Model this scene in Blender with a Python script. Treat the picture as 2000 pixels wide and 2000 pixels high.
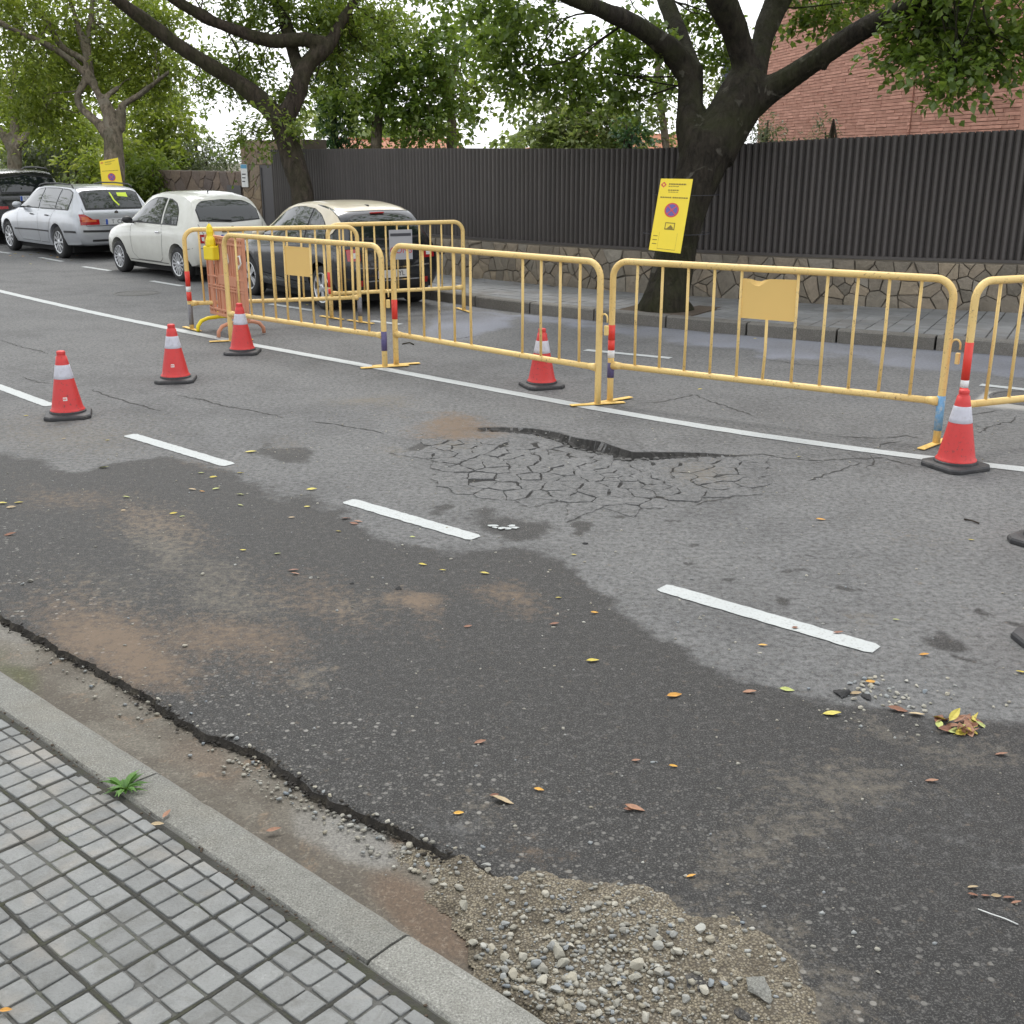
import bpy, bmesh, math, random
import numpy as np
from mathutils import Vector, Matrix
from mathutils.bvhtree import BVHTree
for o in list(bpy.data.objects):
    bpy.data.objects.remove(o)
scene = bpy.context.scene
COL = scene.collection
random.seed(7)
RNG = np.random.default_rng(7)
R = math.radians

# ---------------------------------------------------------------- camera, sky, sun, exposure
CAM_H, FOC, PITCH = 1.868, 2163.0, R(17.676)
camd = bpy.data.cameras.new('camera')
cam = bpy.data.objects.new('camera', camd)
COL.objects.link(cam)
camd.sensor_width = 36.0
camd.lens = 36.0 * FOC / 2000.0
camd.clip_start = 0.05
camd.clip_end = 2000.0
cam.location = (0, 0, CAM_H)
cam.rotation_euler = (R(90) - PITCH, 0, 0)
scene.camera = cam

SUN_EL, SUN_AZ = R(55), R(-12)          # azimuth from +Y towards +X
world = bpy.data.worlds.new('World')
scene.world = world
world.use_nodes = True
wn = world.node_tree
bgn = wn.nodes['Background']
sky = wn.nodes.new('ShaderNodeTexSky')
sky.sky_type = 'NISHITA'
sky.sun_disc = False
sky.sun_elevation = SUN_EL
sky.sun_rotation = SUN_AZ
sky.air_density = 1.0
sky.dust_density = 2.0
sky.ozone_density = 1.0
hs = wn.nodes.new('ShaderNodeHueSaturation')      # overcast: the cloud layer takes the blue out
hs.inputs['Saturation'].default_value = 0.15
hs.inputs['Value'].default_value = 1.0
wn.links.new(sky.outputs[0], hs.inputs['Color'])
cl = wn.nodes.new('ShaderNodeMix'); cl.data_type = 'RGBA'      # even cloud cover over the clear sky
cl.inputs['Factor'].default_value = 0.7
cl.inputs['B'].default_value = (8.0, 8.2, 8.5, 1)
wn.links.new(hs.outputs[0], cl.inputs['A'])
wn.links.new(cl.outputs['Result'], bgn.inputs['Color'])
bgn.inputs['Strength'].default_value = 0.15

sund = bpy.data.lights.new('sun', 'SUN')
sun = bpy.data.objects.new('sun', sund)
COL.objects.link(sun)
sund.energy = 1.3
sund.angle = R(20)
sund.color = (1.0, 0.97, 0.92)
sdir = Vector((math.sin(SUN_AZ) * math.cos(SUN_EL), math.cos(SUN_AZ) * math.cos(SUN_EL), math.sin(SUN_EL)))
sun.rotation_euler = sdir.to_track_quat('Z', 'Y').to_euler()
sun.location = (0, 0, 30)

vs = scene.view_settings
vs.view_transform = 'Standard'
vs.look = 'None'
vs.gamma = 1.0
vs.exposure = 0.68
vs.use_curve_mapping = False
scene.cycles.max_bounces = 6
scene.cycles.diffuse_bounces = 3
scene.cycles.glossy_bounces = 2
scene.cycles.transmission_bounces = 2
scene.cycles.caustics_reflective = False
scene.cycles.caustics_refractive = False

# ---------------------------------------------------------------- pixels (2000 px photo) to places
CP, SP = math.cos(PITCH), math.sin(PITCH)
C0 = Vector((0, 0, CAM_H))
def ray(u, v):
    a, b = (u - 1000) / FOC, (1000 - v) / FOC
    return Vector((a, CP + b * SP, -SP + b * CP))
def P(u, v, z=0.0):                      # where the pixel's ray meets the level z
    d = ray(u, v)
    return C0 + d * ((z - CAM_H) / d.z)
def Q(u, v, dep):                        # at a known distance along the view
    return C0 + ray(u, v) * dep
def px_np(X, Y, Z):
    dz = Z - CAM_H
    dep = np.maximum(Y * CP - dz * SP, 0.05)
    up = Y * SP + dz * CP
    return 1000 + FOC * X / dep, 1000 - FOC * up / dep, dep
def dep_of(p):
    return p[1] * CP - (p[2] - CAM_H) * SP

# ---------------------------------------------------------------- noise (numpy)
def _h(i, j, s):
    n = (i * 374761393 + j * 668265263 + s * 974711) & 0xFFFFFFFF
    n = ((n ^ (n >> 13)) * 1274126177) & 0xFFFFFFFF
    return ((n ^ (n >> 16)) & 0xFFFF) / 65535.0
def vn(x, y, s=0):
    x = np.asarray(x, float); y = np.asarray(y, float)
    i = np.floor(x).astype(np.int64); j = np.floor(y).astype(np.int64)
    fx = x - i; fy = y - j
    fx = fx * fx * (3 - 2 * fx); fy = fy * fy * (3 - 2 * fy)
    a = _h(i, j, s) * (1 - fx) + _h(i + 1, j, s) * fx
    b = _h(i, j + 1, s) * (1 - fx) + _h(i + 1, j + 1, s) * fx
    return a * (1 - fy) + b * fy
def fbm(x, y, s=0, o=4):
    t = 0; a = .5; n = 0
    for k in range(o):
        t = t + a * vn(x * 2 ** k, y * 2 ** k, s + k * 17); n += a; a *= .5
    return t / n * 2 - 1

# ---------------------------------------------------------------- object helpers
def link(name, me, mat=None, parent=None, smooth=False):
    o = bpy.data.objects.new(name, me)
    COL.objects.link(o)
    if mat is not None:
        for m in (mat if isinstance(mat, (list, tuple)) else [mat]):
            me.materials.append(m)
    if parent is not None:
        o.parent = parent
    if smooth and len(me.polygons):
        me.polygons.foreach_set('use_smooth', [True] * len(me.polygons))
    return o
def mesh(name, v, f, mat=None, parent=None, smooth=False):
    me = bpy.data.meshes.new(name)
    me.from_pydata([tuple(p) for p in v], [], f)
    me.update()
    return link(name, me, mat, parent, smooth)
def from_bm(name, bm, mat=None, parent=None, smooth=False):
    me = bpy.data.meshes.new(name)
    bm.normal_update()
    bm.to_mesh(me); bm.free()
    return link(name, me, mat, parent, smooth)
def np_mesh(name, V, F, mat=None, parent=None, smooth=False):
    V = np.asarray(V, np.float32); F = np.asarray(F, np.int32)
    me = bpy.data.meshes.new(name)
    me.vertices.add(len(V)); me.vertices.foreach_set('co', V.ravel())
    k = F.shape[1]
    me.loops.add(F.size); me.loops.foreach_set('vertex_index', F.ravel())
    me.polygons.add(len(F)); me.polygons.foreach_set('loop_start', np.arange(0, F.size, k, dtype=np.int32))
    me.update(calc_edges=True); me.validate()
    return link(name, me, mat, parent, smooth)
def attr(o, name, arr):
    a = o.data.attributes.new(name, 'FLOAT', 'POINT')
    a.data.foreach_set('value', np.asarray(arr, np.float32))
def tag(o, label=None, cat=None, group=None, kind=None):
    if label: o['label'] = label
    if cat: o['category'] = cat
    if group: o['group'] = group
    if kind: o['kind'] = kind
    return o
def empty(name, loc=(0, 0, 0), rz=0.0):
    o = bpy.data.objects.new(name, None)
    COL.objects.link(o)
    o.empty_display_size = .1
    o.location = loc; o.rotation_euler = (0, 0, rz)
    return o
def inst(src, parent, mtx=None, name=None):
    c = src.copy()
    if name: c.name = name
    COL.objects.link(c); c.parent = parent
    if mtx is not None: c.matrix_local = mtx
    return c
def copy_tree(o, parent=None):
    c = o.copy(); COL.objects.link(c); c.parent = parent
    for ch in o.children: copy_tree(ch, c)
    return c

def bm_box(bm, c, s, rot=None, bev=0):
    m = Matrix.Translation(c) @ (rot.to_4x4() if rot is not None else Matrix()) @ Matrix.Diagonal((s[0], s[1], s[2], 1))
    r = bmesh.ops.create_cube(bm, size=1, matrix=m)
    if bev:
        es = list({e for v in r['verts'] for e in v.link_edges})
        bmesh.ops.bevel(bm, geom=es, offset=bev, segments=1, affect='EDGES', profile=.6)
def tube_geo(pts, rads, n=8, cap=True):
    """sweep a ring along points; returns verts, faces"""
    pts = [Vector(p) for p in pts]
    if not isinstance(rads, (list, tuple)): rads = [rads] * len(pts)
    V = []; F = []
    t0 = (pts[1] - pts[0]).normalized()
    a = t0.orthogonal().normalized()
    for i, p in enumerate(pts):
        if i == 0: t = t0
        elif i == len(pts) - 1: t = (pts[i] - pts[i - 1]).normalized()
        else: t = ((pts[i + 1] - pts[i]).normalized() + (pts[i] - pts[i - 1]).normalized()).normalized()
        a = (a - t * a.dot(t))
        a = a.normalized() if a.length > 1e-6 else t.orthogonal().normalized()
        b = t.cross(a)
        for k in range(n):
            q = 2 * math.pi * k / n
            V.append(p + (a * math.cos(q) + b * math.sin(q)) * rads[i])
    for i in range(len(pts) - 1):
        for k in range(n):
            k2 = (k + 1) % n
            F.append((i * n + k, i * n + k2, (i + 1) * n + k2, (i + 1) * n + k))
    if cap:
        F.append(tuple(range(n - 1, -1, -1)))
        F.append(tuple((len(pts) - 1) * n + k for k in range(n)))
    return V, F
def tube(name, pts, rads, mat, parent=None, n=8):
    V, F = tube_geo(pts, rads, n)
    return mesh(name, V, F, mat, parent, True)
def merge_geo(lst):
    V = []; F = []
    for v, f in lst:
        o = len(V); V += list(v); F += [tuple(i + o for i in q) for q in f]
    return V, F
def lathe_geo(prof, n=28):
    """prof: list of (r, z)"""
    V = []; F = []
    for r, z in prof:
        for k in range(n):
            q = 2 * math.pi * k / n
            V.append((r * math.cos(q), r * math.sin(q), z))
    for i in range(len(prof) - 1):
        for k in range(n):
            k2 = (k + 1) % n
            F.append((i * n + k, i * n + k2, (i + 1) * n + k2, (i + 1) * n + k))
    return V, F
def catmull(pts, n=12):
    pts = [Vector(p) for p in pts]
    out = []
    q = [pts[0] * 2 - pts[1]] + pts + [pts[-1] * 2 - pts[-2]]
    for i in range(1, len(q) - 2):
        p0, p1, p2, p3 = q[i - 1:i + 3]
        for k in range(n):
            t = k / n
            out.append(.5 * ((2 * p1) + (p2 - p0) * t + (2 * p0 - 5 * p1 + 4 * p2 - p3) * t * t + (3 * p1 - p0 - 3 * p2 + p3) * t ** 3))
    out.append(pts[-1])
    return out
class Path:
    """smooth ground line with arc length; nrm points to the camera's side"""
    def __init__(s, pts, n=14, smooth=True):
        pts = [Vector((p[0], p[1], 0)) for p in pts]
        s.p = catmull(pts, n) if smooth else pts
        s.l = [0]
        for a, b in zip(s.p, s.p[1:]): s.l.append(s.l[-1] + (b - a).length)
        s.L = s.l[-1]
    def at(s, d):
        d = max(0, min(s.L - 1e-6, d))
        i = int(np.searchsorted(s.l, d, 'right')) - 1
        i = min(i, len(s.p) - 2)
        t = (d - s.l[i]) / max(1e-9, s.l[i + 1] - s.l[i])
        pos = s.p[i].lerp(s.p[i + 1], t)
        tan = (s.p[i + 1] - s.p[i]).normalized()
        nrm = Vector((-tan.y, tan.x, 0))
        return pos, tan, nrm

# ---------------------------------------------------------------- materials
def new_mat(name):
    m = bpy.data.materials.new(name); m.use_nodes = True
    nt = m.node_tree
    return m, nt, nt.nodes['Principled BSDF']
def N(nt, typ, **kw):
    n = nt.nodes.new(typ)
    for k, v in kw.items():
        if k in n.inputs.keys(): n.inputs[k].default_value = v
        else: setattr(n, k, v)
    return n
def ramp(nt, src, stops):
    r = nt.nodes.new('ShaderNodeValToRGB')
    e = r.color_ramp.elements
    while len(e) < len(stops): e.new(.5)
    for el, (p, c) in zip(e, stops):
        el.position = p
        el.color = (c, c, c, 1) if isinstance(c, (int, float)) else (c[0], c[1], c[2], 1)
    nt.links.new(src, r.inputs[0])
    return r.outputs[0]
def mixc(nt, f, a, b, mode='MIX'):
    m = nt.nodes.new('ShaderNodeMix'); m.data_type = 'RGBA'; m.blend_type = mode
    for sock, val in ((m.inputs['Factor'], f), (m.inputs['A'], a), (m.inputs['B'], b)):
        if isinstance(val, (int, float)): sock.default_value = val
        elif isinstance(val, (tuple, list)): sock.default_value = (val[0], val[1], val[2], 1)
        else: nt.links.new(val, sock)
    return m.outputs['Result']
def math_n(nt, op, a, b=None, clamp=False):
    m = nt.nodes.new('ShaderNodeMath'); m.operation = op; m.use_clamp = clamp
    for s, v in ((m.inputs[0], a), (m.inputs[1], b)):
        if v is None: continue
        if isinstance(v, (int, float)): s.default_value = v
        else: nt.links.new(v, s)
    return m.outputs[0]
def noise(nt, scale, detail=3, rough=.6, vec=None, dist=0):
    n = N(nt, 'ShaderNodeTexNoise', Scale=scale, Detail=detail, Roughness=rough, Distortion=dist)
    if vec is not None: nt.links.new(vec, n.inputs['Vector'])
    return n.outputs['Fac']
def coords(nt, which='Object'):
    return nt.nodes.new('ShaderNodeTexCoord').outputs[which]
def geo_pos(nt):
    return nt.nodes.new('ShaderNodeNewGeometry').outputs['Position']
def at_n(nt, name):
    a = nt.nodes.new('ShaderNodeAttribute'); a.attribute_name = name
    return a.outputs['Fac']
def bump(nt, bsdf, h, strength=.3, dist=.01):
    b = N(nt, 'ShaderNodeBump', Strength=strength, Distance=dist)
    nt.links.new(h, b.inputs['Height']); nt.links.new(b.outputs[0], bsdf.inputs['Normal'])
def simple(name, col, rough=.6, metal=0.0, var=.25, scale=8, det=.0, bumps=0.0, bscale=60, spec=.5, coat=0.0, objrand=0.0, dirt=None, dirtamt=.0):
    """plain surface with grain, tone variation and optional wear"""
    m, nt, b = new_mat(name)
    pos = geo_pos(nt)
    n1 = noise(nt, scale, 4, .6, pos)
    c = mixc(nt, n1, tuple(x * (1 - var) for x in col), tuple(min(1, x * (1 + var)) for x in col))
    if objrand:
        oi = nt.nodes.new('ShaderNodeObjectInfo')
        fac = math_n(nt, 'MULTIPLY_ADD', oi.outputs['Random'], objrand * 2)
        nt.nodes[-1].inputs[2].default_value = 1 - objrand
        cx = nt.nodes.new('ShaderNodeVectorMath'); cx.operation = 'SCALE'
        nt.links.new(c, cx.inputs[0]); nt.links.new(fac, cx.inputs['Scale'])
        c = cx.outputs[0]
    if dirt:
        d = ramp(nt, noise(nt, scale * .6, 6, .7, pos, .4), [(.5, 0), (.72, dirtamt)])
        c = mixc(nt, d, c, dirt)
    nt.links.new(c, b.inputs['Base Color'])
    b.inputs['Roughness'].default_value = rough
    b.inputs['Metallic'].default_value = metal
    b.inputs['Specular IOR Level'].default_value = spec
    if coat:
        b.inputs['Coat Weight'].default_value = coat; b.inputs['Coat Roughness'].default_value = .05
    if bumps:
        bump(nt, b, noise(nt, bscale, 5, .65, pos), bumps, .01)
    return m
M = {}
# ================================================================ GROUND
ZK = 0.13            # kerb and pavement level of the near side
ZG = -0.03           # gutter level
ZF = 0.14            # far pavement
A2 = Vector((-0.747, 0.665, 0)); N2 = Vector((0.665, 0.747, 0))     # along the near kerb, and across the road

# ---- materials of the ground
def mat_road():
    m, nt, b = new_mat('asphalt')
    pos = geo_pos(nt)
    big = noise(nt, .55, 4, .6, pos)
    mid = noise(nt, 5, 5, .7, pos)
    fine = noise(nt, 30, 8, .86, pos)
    grit = noise(nt, 170, 3, .8, pos)
    dry = mixc(nt, mid, (.100, .101, .104), (.168, .168, .169))
    dry = mixc(nt, ramp(nt, noise(nt, 1.7, 7, .72, pos, .3), [(.36, .75), (.56, 0)]), dry, (.085, .085, .087))
    dry = mixc(nt, ramp(nt, big, [(.35, 0), (.7, .6)]), dry, (.175, .175, .173))
    # pale aggregate and dark pits
    vo = N(nt, 'ShaderNodeTexVoronoi', Scale=95.0); nt.links.new(pos, vo.inputs['Vector'])
    sep = nt.nodes.new('ShaderNodeSeparateColor')
    nt.links.new(vo.outputs['Color'], sep.inputs[0])
    wet = at_n(nt, 'wet')
    wetcol = mixc(nt, mid, (.0115, .0112, .0115), (.029, .028, .028))
    edge = ramp(nt, math_n(nt, 'ADD', wet, math_n(nt, 'MULTIPLY', math_n(nt, 'SUBTRACT', noise(nt, 9, 8, .8, pos), .5), 1.5)), [(.30, 0), (.68, 1)])
    c = mixc(nt, edge, dry, wetcol)
    c = mixc(nt, ramp(nt, fine, [(.38, 1.0), (.53, 0)]), c, mixc(nt, .72, c, (.008, .008, .008)))
    c = mixc(nt, ramp(nt, grit, [(.52, 0), (.66, .85)]), c, mixc(nt, .40, c, (.33, .32, .305)))
    c = mixc(nt, ramp(nt, fine, [(.54, 0), (.66, .6)]), c, mixc(nt, .35, c, (.42, .41, .39)))
    agg = at_n(nt, 'agg')
    chipm = math_n(nt, 'MULTIPLY', ramp(nt, sep.outputs[0], [(.72, 0), (.86, 1)]), ramp(nt, vo.outputs['Distance'], [(.0, 1), (.34, .85), (.5, 0)]))
    c = mixc(nt, math_n(nt, 'MULTIPLY', chipm, math_n(nt, 'MULTIPLY', agg, .8)), c, (.145, .140, .132))
    vo2 = N(nt, 'ShaderNodeTexVoronoi', Scale=38.0); nt.links.new(pos, vo2.inputs['Vector'])
    s2 = nt.nodes.new('ShaderNodeSeparateColor'); nt.links.new(vo2.outputs['Color'], s2.inputs[0])
    chip2 = math_n(nt, 'MULTIPLY', ramp(nt, s2.outputs[1], [(.80, 0), (.86, 1)]), ramp(nt, vo2.outputs['Distance'], [(.0, 1), (.24, .9), (.36, 0)]))
    c = mixc(nt, math_n(nt, 'MULTIPLY', chip2, at_n(nt, 'agg2')), c, (.27, .26, .24))
    # new bluish patch, concrete patch
    c = mixc(nt, math_n(nt, 'MULTIPLY', at_n(nt, 'patch'), .8), c, mixc(nt, fine, (.17, .18, .215), (.25, .26, .30)))
    c = mixc(nt, at_n(nt, 'conc'), c, mixc(nt, mid, (.26, .255, .24), (.34, .33, .31)))
    # sand and clay washed over the surface, lying in the low grains
    grain = noise(nt, 21, 9, .84, pos, .2)
    def dust(a, col1, col2, soft):
        f = math_n(nt, 'ADD', at_n(nt, a), math_n(nt, 'MULTIPLY', math_n(nt, 'SUBTRACT', grain, .5), soft))
        return ramp(nt, f, [(.25, 0), (.95, .85)]), mixc(nt, mid, col1, col2)
    f, k = dust('tan', (.115, .102, .083), (.180, .158, .126), 3.6)
    c = mixc(nt, f, c, k)
    f, k = dust('clay', (.120, .084, .056), (.178, .126, .084), 3.2)
    c = mixc(nt, f, c, k)
    # crazing
    wp = N(nt, 'ShaderNodeVectorMath', operation='ADD')
    nz = N(nt, 'ShaderNodeTexNoise', Scale=7.0, Detail=4.0); nt.links.new(pos, nz.inputs['Vector'])
    sc = N(nt, 'ShaderNodeVectorMath', operation='SCALE'); sc.inputs['Scale'].default_value = .22
    nt.links.new(nz.outputs['Color'], sc.inputs[0]); nt.links.new(pos, wp.inputs[0]); nt.links.new(sc.outputs[0], wp.inputs[1])
    vc = N(nt, 'ShaderNodeTexVoronoi', feature='DISTANCE_TO_EDGE', Scale=5.0, Randomness=1.0); nt.links.new(wp.outputs[0], vc.inputs['Vector'])
    vc2 = N(nt, 'ShaderNodeTexVoronoi', feature='DISTANCE_TO_EDGE', Scale=10.0); nt.links.new(wp.outputs[0], vc2.inputs['Vector'])
    wid = ramp(nt, noise(nt, 2.6, 3, .6, pos), [(.4, 0), (.58, 1)])
    cr = math_n(nt, 'MULTIPLY', ramp(nt, vc.outputs['Distance'], [(.022, 1), (.060, 0)]), wid)
    cr2 = math_n(nt, 'MULTIPLY', ramp(nt, vc2.outputs['Distance'], [(.03, .8), (.08, 0)]), ramp(nt, noise(nt, 4, 2, .5, pos), [(.5, 0), (.64, 1)]))
    ck = math_n(nt, 'MULTIPLY', math_n(nt, 'MAXIMUM', cr, cr2), at_n(nt, 'craze'))
    c = mixc(nt, ck, c, (.022, .021, .02))
    c = mixc(nt, at_n(nt, 'under'), c, (.020, .019, .018))
    nt.links.new(c, b.inputs['Base Color'])
    rr = math_n(nt, 'SUBTRACT', .92, math_n(nt, 'MULTIPLY', edge, .22))
    nt.links.new(rr, b.inputs['Roughness'])
    b.inputs['Specular IOR Level'].default_value = .35
    h = math_n(nt, 'ADD', math_n(nt, 'MULTIPLY', fine, .6), math_n(nt, 'MULTIPLY', grit, .4))
    bump(nt, b, h, .75, .006)
    return m
def mat_gutter():
    m, nt, b = new_mat('gutter_concrete')
    pos = geo_pos(nt)
    n1 = noise(nt, 3.2, 5, .65, pos, .3); n2 = noise(nt, 9, 5, .7, pos); n3 = noise(nt, 120, 3, .7, pos)
    c = mixc(nt, n2, (.115, .103, .083), (.185, .167, .137))
    c = mixc(nt, ramp(nt, n1, [(.42, 0), (.56, 1)]), c, mixc(nt, n2, (.075, .064, .050), (.115, .097, .075)))
    c = mixc(nt, ramp(nt, noise(nt, 5.5, 5, .7, pos, .5), [(.55, 0), (.72, .8)]), c, (.30, .20, .125))
    c = mixc(nt, at_n(nt, 'wet'), c, mixc(nt, n2, (.075, .066, .052), (.125, .105, .083)))
    c = mixc(nt, at_n(nt, 'clay'), c, (.125, .086, .058))
    c = mixc(nt, at_n(nt, 'pale'), c, mixc(nt, n2, (.165, .158, .145), (.235, .226, .208)))
    c = mixc(nt, at_n(nt, 'moss'), c, (.07, .075, .025))
    c = mixc(nt, ramp(nt, n3, [(.38, .8), (.55, 0)]), c, mixc(nt, .55, c, (.03, .027, .024)))
    c = mixc(nt, ramp(nt, noise(nt, 60, 4, .8, pos), [(.55, 0), (.68, .5)]), c, mixc(nt, .4, c, (.5, .47, .4)))
    nt.links.new(c, b.inputs['Base Color'])
    b.inputs['Roughness'].default_value = .82
    bump(nt, b, n3, .5, .004)
    return m
def mat_kerb(name, c1, c2, stain):
    m, nt, b = new_mat(name)
    pos = geo_pos(nt)
    n2 = noise(nt, 5, 5, .7, pos); n3 = noise(nt, 190, 3, .75, pos)
    c = mixc(nt, n2, c1, c2)
    c = mixc(nt, ramp(nt, noise(nt, 2.2, 5, .7, pos, .3), [(.5, 0), (.7, .5)]), c, stain)
    c = mixc(nt, ramp(nt, n3, [(.38, .9), (.5, 0)]), c, mixc(nt, .55, c, (.04, .04, .038)))
    c = mixc(nt, ramp(nt, n3, [(.54, 0), (.68, .7)]), c, mixc(nt, .5, c, (.6, .6, .57)))
    c = mixc(nt, ramp(nt, noise(nt, 22, 6, .8, pos), [(.40, .45), (.55, 0)]), c, mixc(nt, .5, c, (.08, .075, .065)))
    oi = nt.nodes.new('ShaderNodeObjectInfo')
    cx = N(nt, 'ShaderNodeVectorMath', operation='SCALE')
    nt.links.new(c, cx.inputs[0])
    f = nt.nodes.new('ShaderNodeMapRange'); f.inputs[3].default_value = .88; f.inputs[4].default_value = 1.1
    nt.links.new(oi.outputs['Random'], f.inputs[0]); nt.links.new(f.outputs[0], cx.inputs['Scale'])
    nt.links.new(cx.outputs[0], b.inputs['Base Color'])
    b.inputs['Roughness'].default_value = .85
    bump(nt, b, n3, .5, .004)
    return m
def mat_paving():
    m, nt, b = new_mat('paving_square')
    pos = geo_pos(nt)
    n2 = noise(nt, 16, 5, .7, pos); n3 = noise(nt, 150, 3, .75, pos); n4 = noise(nt, 2.4, 4, .7, pos, .5)
    c = mixc(nt, n2, (.135, .140, .140), (.255, .260, .256))
    c = mixc(nt, ramp(nt, noise(nt, 7, 8, .8, pos, .6), [(.36, .6), (.52, 0)]), c, (.12, .118, .108))
    c = mixc(nt, ramp(nt, n4, [(.52, 0), (.68, .55)]), c, (.31, .275, .23))
    c = mixc(nt, ramp(nt, noise(nt, 30, 6, .8, pos, 1.5), [(.6, 0), (.7, .4)]), c, (.40, .41, .41))
    c = mixc(nt, ramp(nt, n3, [(.36, .4), (.5, 0)]), c, mixc(nt, .5, c, (.06, .06, .06)))
    oi = nt.nodes.new('ShaderNodeObjectInfo')
    cx = N(nt, 'ShaderNodeVectorMath', operation='SCALE'); nt.links.new(c, cx.inputs[0])
    f = nt.nodes.new('ShaderNodeMapRange'); f.inputs[3].default_value = .84; f.inputs[4].default_value = 1.12
    nt.links.new(oi.outputs['Random'], f.inputs[0]); nt.links.new(f.outputs[0], cx.inputs['Scale'])
    nt.links.new(cx.outputs[0], b.inputs['Base Color'])
    b.inputs['Roughness'].default_value = .75
    bump(nt, b, math_n(nt, 'ADD', n3, n2), .45, .004)
    return m
def mat_paint():
    m, nt, b = new_mat('road_paint')
    pos = geo_pos(nt)
    n = noise(nt, 80, 4, .75, pos)
    c = mixc(nt, noise(nt, 3, 3, .6, pos), (.37, .392, .395), (.47, .49, .488))
    c = mixc(nt, ramp(nt, n, [(.36, .8), (.46, 0)]), c, (.27, .27, .265))
    c = mixc(nt, ramp(nt, noise(nt, 6, 6, .75, pos, .6), [(.60, 0), (.78, .55)]), c, (.34, .34, .33))
    nt.links.new(c, b.inputs['Base Color']); b.inputs['Roughness'].default_value = .7
    bump(nt, b, n, .4, .004)
    return m
M['road'] = mat_road()
M['gutter'] = mat_gutter()
M['kerb'] = mat_kerb('near_kerb_granite', (.175, .175, .158), (.25, .247, .225), (.20, .18, .14))
M['fkerb'] = mat_kerb('far_kerb_stone', (.12, .112, .10), (.18, .168, .15), (.10, .09, .075))
M['paving'] = mat_paving()
M['paint'] = mat_paint()
M['seam'] = simple('dirt_seam', (.042, .041, .035), .95, var=.6, scale=14, bumps=.7, bscale=120, dirt=(.05, .055, .018), dirtamt=.8)
M['joint'] = simple('pavement_joint', (.105, .104, .098), .95, var=.45, scale=9, bumps=.6, bscale=120, dirt=(.06, .07, .025), dirtamt=.7)
M['crack'] = simple('crack_shadow', (.038, .036, .034), .95, var=.5, scale=40, bumps=.5)  # shade put into the crack ribbons; also the lip's own dark asphalt
M['edge'] = simple('broken_edge', (.030, .026, .022), .95, var=.8, scale=30, bumps=1.0, bscale=70, dirt=(.11, .095, .07), dirtamt=.7)
M['fpave'] = simple('far_paving', (.185, .188, .19), .8, var=.25, scale=2.5, bumps=.3, bscale=40, objrand=.14, dirt=(.12, .10, .08), dirtamt=.6)
M['soil'] = simple('soil', (.085, .064, .046), .95, var=.5, scale=14, bumps=.8, bscale=50)
M['earth'] = simple('earth', (.12, .105, .075), .95, var=.4, scale=.3, bumps=.4, bscale=5)

# ---- wide ground sheet
g = mesh('ground', [(-400, -300, -.16), (400, -300, -.16), (400, 600, -.16), (-400, 600, -.16)], [(0, 1, 2, 3)], M['earth'])
tag(g, kind='structure')

# ---- lines read from the photograph
EDGE_PX = [(-420, 960), (-200, 1082), (0, 1196), (100, 1255), (196, 1304), (290, 1358), (362, 1407), (417, 1436), (507, 1466), (565, 1505), (616, 1541),
           (700, 1585), (770, 1614), (875, 1663), (936, 1688), (1060, 1756), (1220, 1848), (1387, 1948), (1474, 2000)]
edge_pts = [P(u, v) for u, v in EDGE_PX]
edge_pts = [edge_pts[0] + A2 * k for k in (45, 25, 10)] + edge_pts + [edge_pts[-1] - A2 * k for k in (1, 3, 8)]
# edge in the (s, t) frame of the near kerb
O2 = P(766, 1640)
def st(p): return ((p - O2).dot(A2), (p - O2).dot(N2))
es = sorted(st(p) for p in edge_pts)
ES = np.array([e[0] for e in es]); ET = np.array([e[1] for e in es])

FK = Path([(12.5, 7.2), (8.2, 9.3), (5.08, 10.92), (2.56, 12.34), (.23, 14.14), (-1.0, 15.45), (-3.2, 18.2), (-6.0, 21.6), (-9.5, 25.8), (-14, 31), (-22, 39.5), (-34, 52)])
WALL = Path([(9.6, 12.0), (7.9, 12.55), (6.06, 13.19), (3.86, 14.04), (2.39, 14.88), (1.72, 15.25), (.36, 16.37), (-1.29, 18.0), (-2.75, 19.65), (-3.9, 21.0), (-4.8, 22.15)])

FISS = [(880, 838), (934, 836), (984, 836), (1046, 840), (1093, 849), (1124, 860), (1170, 868), (1198, 877), (1236, 888), (1264, 887), (1310, 886), (1357, 886), (1413, 889), (1470, 891)]
FISS_W = [P(u, v) for u, v in FISS]

def seg_dist(X, Y, poly):
    best = np.full(X.shape, 1e9); side = np.zeros(X.shape); tt = np.zeros(X.shape)
    acc = 0; L = sum((b - a).length for a, b in zip(poly, poly[1:]))
    for a, b in zip(poly, poly[1:]):
        dx, dy = b.x - a.x, b.y - a.y
        l2 = dx * dx + dy * dy
        t = np.clip(((X - a.x) * dx + (Y - a.y) * dy) / l2, 0, 1)
        ex, ey = X - (a.x + t * dx), Y - (a.y + t * dy)
        d = np.hypot(ex, ey)
        s = dx * (Y - a.y) - dy * (X - a.x)
        m = d < best
        best = np.where(m, d, best); side = np.where(m, s, side)
        tt = np.where(m, (acc + t * math.sqrt(l2)) / L, tt)
        acc += math.sqrt(l2)
    return best, side, tt
def inpoly(U, V, poly):
    c = np.zeros(U.shape, bool)
    n = len(poly)
    for i in range(n):
        x1, y1 = poly[i]; x2, y2 = poly[(i + 1) % n]
        if y1 == y2: continue
        cond = ((V < y1) != (V < y2)) & (U < (x2 - x1) * (V - y1) / (y2 - y1) + x1)
        c ^= cond
    return c
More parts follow.
